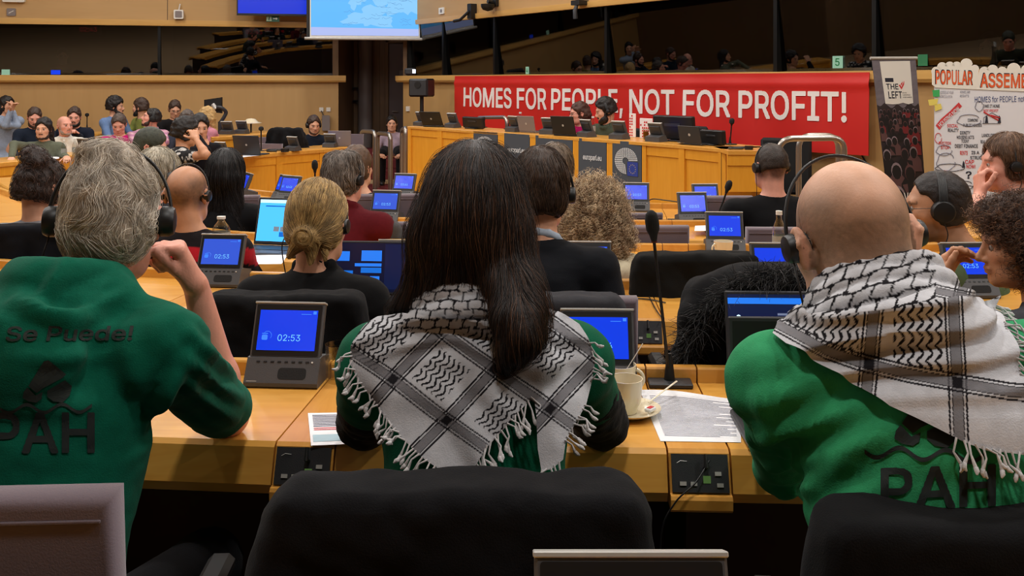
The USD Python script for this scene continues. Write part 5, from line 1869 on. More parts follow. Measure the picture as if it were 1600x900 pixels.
# ------------------------------------------------------------------ second to fifth rows
# blonde woman with a knot of hair
def blonde_hair(F, T, s, c):
    hair_short(F, T, s, 0.016, 0.0, -0.075, 0.004)
    P_ = lambda x, y, z: T(np.array([x, y, z]) * s)
    F.el(P_(0.004, -0.118, -0.030), np.array([0.034, 0.026, 0.030]) * s, T.R, 0.012)
    F.rc(P_(-0.020, -0.112, -0.050), P_(-0.045, -0.108, -0.085), 0.020 * s, 0.008 * s, 0.012)
    F.rc(P_(0.022, -0.108, -0.055), P_(0.020, -0.106, -0.105), 0.018 * s, 0.006 * s, 0.012)
    F.rc(P_(0.05, -0.07, -0.055), P_(0.052, -0.075, -0.10), 0.014 * s, 0.005 * s, 0.012)


def to_bun(q, T):
    hv = T.inv(q)
    d = np.array([0.004, -0.112, -0.03]) - hv
    r = np.linalg.norm(d, axis=1, keepdims=True)
    tw = np.stack([d[:, 2], np.zeros(len(d)), -d[:, 0]], 1)
    d = np.where(r > 0.04, d / r, d / r * 0.2 + tw / r)
    return d @ T.R.T


D_ = person('blonde woman in a black jacket seen from behind, hair in a loose knot', (497, 354, 2.86), hyaw=-8, hpitch=8, yaw=-6, lean=22, shw=0.165, res=0.0070, skin='fair', shirt=lin(17, 17, 18),
            hair=blonde_hair, hair_tone=lin(186, 154, 98), hairnoise=(0.004, 70), collar=0.016, wrinkle=0.009,
            strands=soft_strands(3200, 10, 0.012, to_bun, 0.10, 0.004, 0.0013, alt=lin(120, 92, 52), palt=0.35))
headset('thin black headset on the blonde hair', D_.T, D_.s, D_.off, tilt=-14, band=0.002, r=0.003, cup=0.024, width=0.092, top=0.126)


# dark haired man with a headset
def dark_hair(F, T, s, c):
    hair_short(F, T, s, 0.017, 0.0, -0.085, 0.012)


E_ = person('dark haired man in a navy jacket with a light blue collar, seen from behind', (845, 304, 3.02), hyaw=-4, hpitch=6, yaw=-10, lean=20, shw=0.185, res=0.0070, skin='fair', shirt=lin(15, 17, 22), bulk=1.05,
            hair=dark_hair, hair_tone=lin(58, 42, 32), hairnoise=(0.007, 45), slide=(0.0, -0.02, -0.012), wrinkle=0.008,
            arms={'R': (W(962, 492, 2.86), W(930, 500, 3.06))},
            strands=soft_strands(3000, 8, 0.011, fall, 0.25, 0.006, 0.0012, alt=lin(92, 68, 50), palt=0.3, clump=0.02))
colr = Field()
for j in range(12):
    t0, t1 = 2 * np.pi * j / 12, 2 * np.pi * (j + 1) / 12
    q = lambda t: E_.N + E_.rt * math.cos(t) * 0.064 + E_.front * (math.sin(t) * 0.066 + 0.006) + E_.spine * (0.020 - 0.02 * math.sin(t))
    colr.rc(q(t0), q(t1), 0.013, 0.013, 0.004)
v, f = surface(colr, *colr.bounds(), 0.005)
E_.o.part('shirt_collar', (v, f), M['cloth'], True, color=np.array(lin(176, 190, 206)), label='light blue shirt collar')
headset('black headset with thin band on the dark haired man behind the scarfed woman', E_.T, E_.s, E_.off, tilt=4, band=0.003, r=0.0042, cup=0.027, width=0.102, out=0.002, top=0.135)


# curly haired woman with a cream jacket
def curly_hair(F, T, s, c):
    hair_short(F, T, s, 0.026, 0.0, -0.13, 0.0, 0.008)
    P_ = lambda x, y, z: T(np.array([x, y, z]) * s)
    F.el(P_(0.0, -0.055, -0.03), np.array([0.112, 0.078, 0.080]) * s, T.R, 0.04)
    F.el(P_(0.05, -0.06, -0.08), np.array([0.07, 0.06, 0.05]) * s, T.R, 0.04)


def hood_flat(C, c):
    N, rt, fr, sp = c['N'], c['rt'], c['front'], c['spine']
    C.chain([N + rt * 0.11 - sp * 0.02 - fr * 0.02, N + rt * 0.05 - fr * 0.10 - sp * 0.06, N - rt * 0.05 - fr * 0.10 - sp * 0.06, N - rt * 0.12 - sp * 0.02 - fr * 0.02], [0.032, 0.034, 0.034, 0.032], 0.03)


J_ = person('curly gray blonde haired woman in a cream jacket', (930, 341, 3.62), hyaw=-5, hpitch=10, yaw=12, lean=20, shw=0.165, res=0.0081, skin='pink', shirt=lin(206, 196, 168), hair=curly_hair, hair_tone=lin(128, 102, 76),
            hairnoise=(0.016, 38), extra_shirt=hood_flat, wrinkle=0.01, slide=(0.0, -0.02, 0.0),
            strands=curly(3600, 0.055, 0.0065, 3.2, width=0.0018, alt=lin(214, 192, 158), palt=0.55, up=0.6))


# man with red and black stripes
def red_stripes(v, col, c):
    h = (v - c['N']) @ c['spine']
    k = ((h > -0.105) & (h < -0.045)) | ((h > -0.26) & (h < -0.185)) | ((h > -0.40) & (h < -0.33))
    col[k] = lin(168, 22, 34)
    return col


I_ = person('bald man in a red and black striped sweater seen from behind', (293, 306, 3.80), hyaw=-6, hpitch=4, yaw=-4, lean=14, shw=0.185, res=0.0081, skin='tan', shirt=lin(22, 16, 18), stripes=red_stripes, bulk=1.08,
            skin_paint=buzz(lin(84, 66, 52), 0.72), shirt_res=0.009, slide=(0.03, 0, -0.01), ear_out=0.004)
headset('thin headset on the bald man with the striped sweater', I_.T, I_.s, I_.off, tilt=-6, band=0.002, r=0.003, cup=0.024, width=0.093, top=0.124)


def bun_top(F, T, s, c):
    hair_short(F, T, s, 0.018, 0.0, -0.06, 0.0)
    P_ = lambda x, y, z: T(np.array([x, y, z]) * s)
    F.el(P_(-0.015, -0.055, 0.145), np.array([0.052, 0.05, 0.045]) * s, T.R, 0.015)
    F.el(P_(0.02, -0.06, 0.12), np.array([0.05, 0.05, 0.04]) * s, T.R, 0.02)


K_ = person('woman with dark brown hair piled in a top bun, gray top, at the left edge', (66, 298, 4.08), hyaw=-20, hpitch=8, yaw=-10, lean=16, shw=0.165, res=0.0093, skin='fair', shirt=lin(132, 132, 136), hair=bun_top, hair_tone=lin(42, 28, 22),
            hairnoise=(0.014, 34), strands=soft_strands(1800, 5, 0.010, fall, 0.9, 0.010, 0.0018, alt=lin(74, 50, 38), palt=0.3, freq=120.0, clump=0.02))


# gray haired man in maroon
def gray_tuft(F, T, s, c):
    hair_short(F, T, s, 0.016, 0.0, -0.085, 0.0)
    P_ = lambda x, y, z: T(np.array([x, y, z]) * s)
    F.el(P_(0.05, -0.02, 0.10), np.array([0.03, 0.05, 0.035]) * s, T.R, 0.02)
    F.el(P_(-0.03, -0.05, 0.10), np.array([0.04, 0.05, 0.025]) * s, T.R, 0.02)


L2_ = person('gray haired man in a maroon sweater seen from behind', (538, 281, 4.52), hyaw=-25, hpitch=4, yaw=-15, lean=12, shw=0.18, res=0.0093, skin='pink', shirt=lin(88, 18, 26), hair=gray_tuft, hair_tone=lin(98, 88, 80), hairnoise=(0.01, 42), collar=0.016,
             strands=soft_strands(1600, 7, 0.012, fall, 0.4, 0.008, 0.0018, alt=lin(150, 140, 130), palt=0.3, clump=0.02), slide=(0.02, 0, 0))
headset('black headset on the gray haired man in maroon', L2_.T, L2_.s, L2_.off, tilt=0, band=0.003, r=0.004, cup=0.026, width=0.100, top=0.130)

M2_ = person('woman with long straight black hair seen from behind', (353, 276, 5.05), hyaw=4, hpitch=6, yaw=0, lean=10, shw=0.16, res=0.0104, skin='tan', shirt=lin(18, 18, 20), hair=hair_long(0.36, 0.026, 0.105), hair_tone=lin(16, 14, 15), hairnoise=(0.005, 30),
             strands=soft_strands(1500, 12, 0.022, fall, 0.08, 0.008, 0.0020, alt=lin(38, 36, 38), palt=0.4))
N2_ = person('man in a black t-shirt with short dark hair and a headset, right of the screens', (1204, 262, 4.92), hyaw=12, hpitch=2, yaw=6, lean=8, shw=0.205, bulk=1.12, res=0.0093, skin='pink', shirt=lin(13, 13, 15), sleeve=0.7,
             hair=hair_cap(0.005, 0.0, -0.03), hair_tone=lin(46, 36, 30), hairnoise=(0.003, 60), slide=(0.0, 0, -0.015), skin_paint=buzz(lin(66, 52, 44), 0.75, 0.015))
headset('black headset on the man in the black t-shirt', N2_.T, N2_.s, N2_.off, tilt=-8, band=0.002, r=0.0032, cup=0.029, width=0.092, top=0.122)
O2_ = person('dark suited person mostly hidden behind the headphone man', (868, 266, 4.80), hyaw=0, yaw=0, lean=8, shw=0.185, res=0.0116, skin='tan', shirt=lin(14, 16, 18), hair=hair_cap(0.016, 0.0, -0.07), hair_tone=lin(92, 76, 60), hairnoise=(0.008, 40), slide=(0.03, 0, 0),
             strands=soft_strands(900, 6, 0.012, fall, 0.3, 0.008, 0.0018, alt=lin(150, 130, 104), palt=0.3))
P2_ = person('brown haired person in a navy top behind the gray haired man in maroon', (558, 264, 5.62), hyaw=-20, yaw=-10, lean=10, shw=0.165, res=0.0116, skin='fair', shirt=lin(22, 28, 40), hair=hair_cap(0.022, 0.0, -0.085), hair_tone=lin(84, 62, 46), hairnoise=(0.01, 40), slide=(0.04, 0, -0.02))
Q2_ = person('white haired man with a headset, beyond the hooded man', (249, 276, 4.62), hyaw=-30, hpitch=10, yaw=-20, lean=12, shw=0.175, res=0.0093, skin='pink', shirt=lin(40, 40, 46), hair=hair_cap(0.018, -0.02, -0.085), hair_tone=lin(186, 178, 160), hairnoise=(0.008, 45),
             strands=soft_strands(1600, 7, 0.012, fall, 0.35, 0.008, 0.0018, alt=lin(140, 128, 104), palt=0.3, clump=0.02))
headset('gray headset on the white haired man', Q2_.T, Q2_.s, Q2_.off, tone='cup_gray', tilt=-10, band=0.003, r=0.0035, cup=0.026, width=0.103, top=0.132)

# right edge: bearded man, curly brown woman, woman in a blue dress
G_ = person('man with glasses and stubble in an olive t-shirt, wearing big black headphones', (1462, 326, 3.38), hyaw=76, hpitch=4, hroll=0, yaw=35, lean=10, shw=0.19, res=0.0064, skin='olive', shirt=lin(74, 92, 62), sleeve=0.8, face=True, glasses=True, nose=1.1,
            hair=hair_cap(0.010, -0.018, -0.075, 0.002), hair_tone=lin(34, 26, 24), hairnoise=(0.003, 70), slide=(0.07, 0.0, -0.01),
            skin_paint=lambda hv, col, v: col * (1 - 0.45 * (np.clip((-0.035 - hv[:, 2]) / 0.02, 0, 1) * np.clip((hv[:, 2] + 0.125) / 0.015, 0, 1) * np.clip((hv[:, 1] + 0.0) / 0.03, 0, 1))[:, None]))
headset('big black over ear headphones on the man with glasses', G_.T, G_.s, G_.off, tilt=4, band=0.011, r=0.0045, cup=0.040, width=0.096, top=0.128)


def brown_curls(F, T, s, c):
    hair_short(F, T, s, 0.022, -0.004, -0.105, 0.012, 0.004)
    P_ = lambda x, y, z: T(np.array([x, y, z]) * s)
    F.el(P_(0.0, -0.085, -0.03), np.array([0.085, 0.065, 0.085]) * s, T.R, 0.04)
    F.el(P_(0.0, 0.052, 0.105), np.array([0.06, 0.05, 0.035]) * s, T.R, 0.03)


F_ = person('woman with short curly brown hair in a dark gray top at the right edge', (1592, 386, 2.78), hyaw=78, hpitch=6, hroll=0, yaw=40, lean=14, shw=0.175, res=0.0058, skin='tan', shirt=lin(58, 58, 62), sleeve=0.9, face=True, nose=1.1,
            hair=brown_curls, hair_tone=lin(66, 46, 36), hairnoise=(0.015, 42), slide=(0.05, 0.0, -0.01),
            arms={'L': (W(1490, 520, 2.62), W(1468, 448, 2.84))}, hands={'L': dict(f=(0.45, 0.25, 0.85), n=(0.6, -0.5, 0.2), curl=(28, 45, 30), thumb=(60, 20))},
            strands=curly(3600, 0.05, 0.006, 2.4, width=0.0014, alt=lin(118, 86, 64), palt=0.35, up=0.5))
headset('thin black headset in the curly brown hair at the right edge', F_.T, F_.s, F_.off, tilt=-4, band=0.003, r=0.004, cup=0.026, width=0.108, out=0.006, top=0.142)


def hair_tied(F, T, s, c):
    hair_short(F, T, s, 0.018, -0.004, -0.07, 0.0)
    P_ = lambda x, y, z: T(np.array([x, y, z]) * s)
    F.el(P_(0, -0.135, 0.02), np.array([0.05, 0.045, 0.05]) * s, T.R, 0.02)
    F.el(P_(0, -0.085, -0.05), np.array([0.06, 0.05, 0.06]) * s, T.R, 0.03)


H_ = person('woman in a blue speckled dress with her hand on her mouth, at the right edge', (1573, 258, 4.10), hyaw=80, hpitch=4, yaw=55, lean=16, shw=0.165, res=0.0081, skin='pink', shirt=lin(70, 88, 116), sleeve=0.5, face=True,
            hair=hair_tied, hair_tone=lin(92, 66, 48), hairnoise=(0.008, 40), shirt_paint=speckle(lin(58, 78, 110), lin(96, 116, 146), lin(150, 162, 178), 70), shirt_res=0.009,
            arms={'L': (W(1522, 328, 3.95), W(1531, 305, 4.04))}, hands={'L': dict(f=(0.1, 0.3, 0.9), n=(0.9, 0.0, 0.2), curl=(50, 60, 30))},
            strands=soft_strands(1400, 8, 0.014, fall, 0.2, 0.006, 0.0016, alt=lin(130, 98, 72), palt=0.3))
headset('thin black headset on the woman in the blue dress', H_.T, H_.s, H_.off, tilt=0, band=0.002, r=0.003, cup=0.024, width=0.098, top=0.128)
# ------------------------------------------------------------------ people of the left bank and the platform
lap_arm = lambda yw, sd: (lambda s_, o: (s_ + Rz(yw) @ [sd * 0.06, -0.02, -0.25], s_ + Rz(yw) @ [sd * -0.06, 0.12, -0.33]))
far = dict(res=0.012, face=True, legs=False)
dk, br, gy = lin(26, 20, 18), lin(62, 44, 34), lin(104, 92, 82)


def raised(to, elbow):
    """An arm whose hand reaches the pixel `to`, elbow at pixel `elbow` (each px, py, distance)."""
    return (W(*elbow), W(*to))


def vstripes(c2, w=0.05):
    def go(v, col, c):
        h = (v - c['N']) @ c['spine']
        k = (np.floor(h / w) % 2) == 0
        col[k] = c2
        return col
    return go


person('long dark haired woman in light blue, hands at her mouth, at the left edge', (11, 166, 13.0), hyaw=-105, yaw=-130, lean=10, hair=hair_long(0.30, 0.022, 0.06), hair_tone=dk, shirt=lin(150, 164, 186), skin='fair',
       arms={'L': raised((17, 173, 12.8), (8, 196, 12.8)), 'R': raised((20, 174, 12.9), (27, 196, 12.9))}, **far)
person('man in a navy jacket looking down, behind the long haired man', (54, 184, 12.0), hyaw=-150, hpitch=22, yaw=-150, lean=14, hair=hair_cap(0.012), hair_tone=br, beard=beard_full, shirt=lin(26, 34, 48), bulk=1.15, skin='pink', **far)
person('long haired bearded man in a gray green shirt with a name badge', (68, 203, 10.9), hyaw=-172, yaw=175, lean=-4, hair=hair_long(0.34, 0.022, 0.095, 0.01), hair_tone=dk, beard=lambda F, T, s: beard_full(F, T, s, 0.001), beard_tone=lin(60, 40, 30), shirt=lin(96, 100, 84), skin='fair', bulk=1.08,
       arms={'L': (W(96, 240, 10.9), W(104, 246, 10.6)), 'R': (W(22, 226, 10.7), W(18, 247, 10.5))}, **far)
person('bald man in a white shirt, looking to the right', (101, 197, 11.6), hyaw=-125, yaw=-165, lean=0, skin='pink', shirt=lin(216, 212, 200), beard=lambda F, T, s: beard_full(F, T, s, 0.0005), beard_tone=lin(150, 130, 116), hair_tone=lin(110, 90, 76), collar=0.016, skin_paint=buzz(lin(120, 96, 80), 0.4), **far)
person('dark haired bearded man in a navy sweater behind the bald man in white', (116, 184, 12.6), hyaw=-160, hpitch=8, yaw=-160, hair=hair_cap(0.016, 0.0, -0.05, 0.01), hair_tone=br, beard=beard_full, beard_tone=dk, shirt=lin(24, 30, 44), skin='pink',
       arms={'R': (W(124, 214, 12.4), W(116, 206, 12.15))}, **far)
person('curly dark haired man in a blue shirt turned to his neighbour', (181, 168, 13.4), hyaw=-80, yaw=-110, hair=hair_cap(0.030, 0.0, -0.06, 0.02, 0.01), hair_tone=dk, hairnoise=(0.02, 34), beard=beard_full, beard_tone=dk, shirt=lin(104, 130, 172), skin='fair', **far)
person('bearded man in a green shirt facing the curly haired man', (219, 169, 13.5), hyaw=82, yaw=140, hair=hair_cap(0.020, 0.0, -0.06, 0.015), hair_tone=br, beard=beard_full, beard_tone=dk, shirt=lin(136, 142, 70), skin='fair', **far)
person('short haired person in a magenta sweater looking down', (186, 195, 11.6), hyaw=-165, hpitch=24, yaw=-170, lean=12, hair=hair_cap(0.018, 0.004, -0.05), hair_tone=lin(76, 62, 54), hairnoise=(0.01, 40), shirt=lin(190, 24, 110), skin='pink', **far)
P9 = person('man in a pink striped shirt with headphones, looking up to the left', (236, 185, 12.0), hyaw=115, hpitch=-14, yaw=168, lean=-8, hair=hair_cap(0.014), hair_tone=dk, beard=lambda F, T, s: beard_full(F, T, s, 0.001), beard_tone=br, shirt=lin(204, 160, 172), stripes=vstripes(lin(176, 120, 150), 0.03), collar=0.016, skin='pink',
            arms={'R': (W(204, 212, 11.7), W(214, 226, 11.4)), 'L': (W(258, 222, 11.7), W(240, 230, 11.5))}, **far)
headset('black headphones on the man in the pink striped shirt', P9.T, P9.s, P9.off, cup=0.036, width=0.1, top=0.13)
person('man in a black top looking down at his hands', (273, 172, 13.6), hyaw=-150, hpitch=20, yaw=-160, hair=hair_cap(0.014, 0.0, -0.05, 0.01), hair_tone=br, shirt=lin(24, 22, 24), skin='fair', glasses=True, **far)
person('gray brown long haired woman facing the camera in a dark top', (292, 189, 11.9), hyaw=-165, yaw=-165, hair=hair_long(0.24, 0.02, 0.05, 0.008), hair_tone=lin(86, 76, 70), shirt=lin(58, 62, 76), skin='pink', **far)
person('blonde woman in a pink top seen in profile', (322, 183, 12.4), hyaw=85, yaw=120, hair=hair_long(0.20, 0.022, 0.04), hair_tone=lin(184, 150, 96), shirt=lin(196, 130, 146), skin='pink', **far)
S_ = person('woman in a black and white patterned top leaning on her arm', (291, 208, 8.6), hyaw=-70, hpitch=10, yaw=-60, lean=24, hair=hair_cap(0.032, 0.0, -0.08, 0.0, 0.008), hair_tone=dk, hairnoise=(0.018, 36), shirt=lin(210, 208, 204), shirt_paint=speckle(lin(40, 40, 42), lin(206, 204, 200), lin(30, 30, 32), 34), sleeve=0.45, skin='tan', shirt_res=0.010,
            arms={'R': (W(322, 242, 8.2), W(306, 217, 8.3))}, **{**far, 'res': 0.011})
person('person in black resting the chin on a hand, right of the patterned top', (312, 200, 9.6), hyaw=-150, hpitch=10, yaw=-120, lean=20, hair=hair_cap(0.024, 0.0, -0.08), hair_tone=dk, shirt=lin(20, 18, 24), skin='fair', slide=(0.06, 0, -0.02),
       arms={'R': raised((309, 214, 9.35), (322, 236, 9.3))}, **{**far, 'legs': True})
R_ = person('man in an olive jacket and cap seen in profile, beyond the white haired man', (236, 231, 6.6), hyaw=-78, hpitch=14, yaw=-60, lean=18, shw=0.18, res=0.009, face=True, skin='pink', shirt=lin(62, 68, 54), hair=hair_cap(0.016, 0.02, -0.09, 0.006), hair_tone=lin(54, 58, 46), hairnoise=(0.003, 40), slide=(-0.06, 0, 0.0),
            arms={'R': (W(262, 246, 6.3), W(268, 268, 6.2))})
T_ = person('smiling man in a dark t-shirt with a red print, at the panelled desk', (490, 196, 13.1), hyaw=-150, hpitch=14, yaw=-165, lean=10, hair=hair_cap(0.018, 0.0, -0.06), hair_tone=br, beard=lambda F, T, s: beard_full(F, T, s, 0.001), beard_tone=lin(96, 70, 54), shirt=lin(24, 30, 42), sleeve=0.6, skin='fair', **far)
headset('dark headset on the man in the printed t-shirt', T_.T, T_.s, T_.off, cup=0.036, width=0.100, top=0.128)
q = T_.front * 0.125 + T_.chest
pr = Field().el(q + T_.spine * 0.02, (0.05, 0.05, 0.045))
fz_ = T_.C
g = np.array([[x, z] for x in np.linspace(-0.055, 0.055, 12) for z in np.linspace(-0.05, 0.05, 11)])
pts = T_.chest + T_.rt * 1.0 * 0 + np.outer(g[:, 0], T_.rt) + np.outer(g[:, 1], T_.spine) + T_.front * 0.4
hit, ok = trace(T_.C, pts, -T_.front, far=0.6, off=0.009)
tri = []
for i in range(11):
    for j in range(10):
        a = i * 11 + j
        if (g[a, 0] / 0.055) ** 2 + (g[a, 1] / 0.05) ** 2 < 0.95:
            tri += [[a, a + 11, a + 12], [a, a + 12, a + 1]]
T_.o.part('print', (hit, np.array(tri)), M['ink_red'], True, label='round red print')
person('woman with long dark hair and a pale lilac top sitting by the steps', (612, 194, 15.0), hyaw=-170, yaw=-175, hair=hair_long(0.30, 0.02, 0.05, 0.008), hair_tone=dk, shirt=lin(176, 156, 172), trousers=lin(22, 20, 22), skin='fair', floor=-0.16, **{**far, 'legs': True})
U_ = person('woman with glasses and brown hair in a magenta jacket at the platform desk', (905, 178, 10.6), hyaw=98, hpitch=8, yaw=140, hair=hair_long(0.22, 0.018, 0.03), hair_tone=lin(72, 44, 34), shirt=lin(176, 20, 92), skin='pink', glasses=True, floor=-0.02, arms={'L': lap_arm(140, -1), 'R': lap_arm(140, 1)}, **{**far, 'res': 0.009})
V_ = person('dark haired bearded man in a dark green sweater at the platform desk', (946, 174, 9.95), hyaw=92, hpitch=16, yaw=130, lean=14, hair=hair_cap(0.022, -0.002, -0.06, 0.012), hair_tone=dk, beard=lambda F, T, s: beard_full(F, T, s, 0.010), beard_tone=dk, shirt=lin(66, 74, 60), collar=0.018, skin='fair', floor=-0.02, arms={'L': lap_arm(130, -1), 'R': lap_arm(130, 1)}, bulk=1.1, **{**far, 'res': 0.009})
headset('black headset on the man in the dark green sweater', V_.T, V_.s, V_.off, cup=0.022, width=0.104, top=0.136)
# ------------------------------------------------------------------ the three people in the front row
GREEN_A, GREEN_B, GREEN_C = lin(4, 92, 70), lin(6, 92, 64), lin(50, 150, 98)


def creases(segs):
    """Soft folds pressed into a garment along segments given where the photograph shows them: (x0, y0, x1, y1, width, height)."""
    def go(v, n, C, off):
        d = np.zeros(len(v))
        for x0, y0, x1, y1, w, a in segs:
            t = np.linspace(0, 1, 9)
            q = on_surface(C, x0 + (x1 - x0) * t, y0 + (y1 - y0) * t + 5 * np.sin(t * 3.14), off)
            q = q[~np.isnan(q).any(1)]
            if len(q) < 3:
                continue
            e = np.linspace(0, 1, len(q))
            fine = np.stack([np.interp(np.linspace(0, 1, 40), e, q[:, k]) for k in range(3)], 1)
            dist, i = cKDTree(fine).query(v)
            fade = np.sin(np.pi * np.clip(0.12 + 0.80 * i / 39, 0, 1))
            d += a * fade * (np.exp(-(dist / w) ** 2) - 0.55 * np.exp(-((dist - 1.7 * w) / w) ** 2))
        return v + n * d[:, None]
    return go


def cam_dir(px, py):
    return unit_([(px - 800) / FPX, 1.0, -(py - HZ) / FPX])


def on_surface(fn, px, py, off=(0, 0, 0), near=0.7, lift=0.0):
    """Points of the surface fn=0 (in a thing's space) along the views through the given pixels; nan where missed."""
    px, py = np.broadcast_arrays(np.asarray(px, float), np.asarray(py, float))
    d = np.stack([(px - 800) / FPX, np.ones_like(px), -(py - HZ) / FPX], -1).reshape(-1, 3)
    d /= np.linalg.norm(d, axis=1, keepdims=True)
    o = np.array([0, 0, EYE]) + d * near - off
    t = np.zeros(len(o))
    for _ in range(60):
        s = fn(o + t[:, None] * d) - lift
        t += np.where(t < 2.0, s * 0.8, 0)
    q = o + t[:, None] * d
    q[(np.abs(fn(q) - lift) > 0.004) | (t > 1.6)] = np.nan
    return q


def back_print(P_, name, m2d, label=None, mat='print_dark', lift=0.0012, size=0.012):
    """Flat lettering or a shape given in photograph pixels, laid onto the back of the garment."""
    v, f = m2d
    tm = trimesh.Trimesh(np.column_stack([v[:, 0], v[:, 1], np.zeros(len(v))]), f, process=True)
    vv, ff = trimesh.remesh.subdivide_to_size(np.array(tm.vertices), np.array(tm.faces), size * 1000)
    d = np.stack([(vv[:, 0] - 800) / FPX, np.ones(len(vv)), -(vv[:, 1] - HZ) / FPX], 1)
    d /= np.linalg.norm(d, axis=1, keepdims=True)
    if not hasattr(P_, 'ray'):
        P_.ray = trimesh.ray.ray_triangle.RayMeshIntersector(trimesh.Trimesh(*P_.shirt_mesh, process=False)) if False else trimesh.Trimesh(*P_.shirt_mesh, process=False).ray
    loc, ri, ti = P_.ray.intersects_location(np.tile(np.array([0, 0, EYE]) - P_.off, (len(d), 1)) + d * 0.4, d, multiple_hits=False)
    q = np.full((len(vv), 3), np.nan)
    q[ri] = loc - d[ri] * 0.0022
    ok = ~np.isnan(q).any(1)
    ff = ff[ok[ff].all(1)]
    if len(ff):
        P_.o.part(name, (np.nan_to_num(q), ff), M[mat], False, parent=P_.o.path + '/shirt', label=label)


def flat_text(s, x0, x1, ybase, h, slant=0.0, tilt=0.0, bold=True, arc=0.0):
    """The front faces of lettering stretched over pixels x0..x1 with capitals h pixels tall."""
    m = meshkit.text_mesh(s, 1.0, 0.1, bold)
    v, f = np.array(m.vertices), np.array(m.faces)
    top = v[:, 2].max()
    f = f[(np.abs(v[f][:, :, 2] - top) < 1e-6).all(1)]
    x = (v[:, 0] - v[:, 0].min()) / (v[:, 0].max() - v[:, 0].min())
    X = x0 + x * (x1 - x0) + v[:, 1] * h * slant
    Y = ybase - v[:, 1] * h + tilt * x
    return np.column_stack([X, Y]), f


def flat_poly(pts):
    from shapely.geometry import Polygon
    p = Polygon(pts)
    v, f = trimesh.creation.triangulate_polygon(p, engine='earcut')
    return np.asarray(v), np.asarray(f)


M['print_dark'] = plain('shirt_print', lin(20, 30, 28), 0.75)
M['print_faded'] = plain('shirt_print_faded', lin(34, 42, 38), 0.85)


def logo(P_, cx, cy, w, mat, tilt=0.0):
    """Two hand like shapes holding a roof over a wave: the movement's emblem."""
    k = w / 100.0
    r = lambda pts: [(cx + x * k, cy + y * k + tilt * x * k) for x, y in pts]
    parts_ = [[(-30, 8), (-4, -34), (4, -36), (34, -12), (28, -6), (-6, 12), (-16, 20)],
              [(-38, 18), (-32, 10), (-18, 24), (-6, 18), (-8, 30), (-16, 36), (-30, 34), (-40, 28)],
              [(2, 16), (32, -2), (44, 8), (40, 24), (28, 36), (12, 34), (2, 26)]]
    for p in parts_:
        back_print(P_, 'emblem', flat_poly(r(p)), mat=mat)
    wave = [(-78 + 4 * i, 44 + 7 * math.sin(i * 0.42) - 0.05 * i) for i in range(40)]
    back_print(P_, 'emblem', flat_poly(r(wave + [(x, y + 6) for x, y in wave[::-1]])), mat=mat)


# ---- A: gray haired man in the dark green hoodie
def hood(C, c):
    N, rt, fr, sp = c['N'], c['rt'], c['front'], c['spine']
    ring = lambda t, r, up: N + rt * math.cos(t) * r + fr * (math.sin(t) * r + 0.005) + sp * up
    for j in range(14):
        t0, t1 = math.pi * (0.95 + 1.1 * j / 14), math.pi * (0.95 + 1.1 * (j + 1) / 14)
        C.rc(ring(t0, 0.088, 0.060), ring(t1, 0.088, 0.060), 0.020, 0.020, 0.02)
        C.rc(ring(t0, 0.078, 0.080), ring(t1, 0.078, 0.080), 0.016, 0.016, 0.02)
        C.rc(ring(t0, 0.100, 0.026), ring(t1, 0.100, 0.026), 0.026, 0.026, 0.014)
        C.rc(ring(t0, 0.125, -0.01), ring(t1, 0.125, -0.01), 0.028, 0.028, 0.015)
    C.el(N - fr * 0.115 - sp * 0.055, (0.115, 0.046, 0.085), np.stack([rt, fr, sp], 1), 0.025)
    for sd in (-1, 1):
        C.rc(N + rt * sd * 0.085 + sp * 0.035, c['sh'][sd] + sp * 0.01, 0.045, 0.055, 0.03)


def gray_waves(F, T, s, c):
    hair_short(F, T, s, 0.007, 0.0, -0.09, 0.0, -0.002)
    P_ = lambda x, y, z: T(np.array([x, y, z]) * s)
    F.el(P_(-0.010, -0.03, 0.125), np.array([0.045, 0.045, 0.022]) * s, T.R, 0.03)


def gray_strands(o, H, v, f, T, s, rng, tone):
    sw = lambda q: fall(q, T) + np.stack([0.5 * np.sin(q[:, 2] * 60), np.zeros(len(q)), np.zeros(len(q))], 1)
    for n, w, lift, wave, al in ((5200, 0.0007, 0.003, 0.55, 0.4), (1500, 0.0007, 0.007, 0.9, 0.6)):
        st_ = strands_on(H, v, f, n, 10, 0.0075, sw, rng, wave=wave, lift=lift, freq=75.0, clump=0.016)
        curves(o.path, 'hair_strands', st_, w, M['strand'], tones(np.array(tone), len(st_), rng, 0.3, lin(228, 220, 206), al))


def folds_a(C, c):
    pass


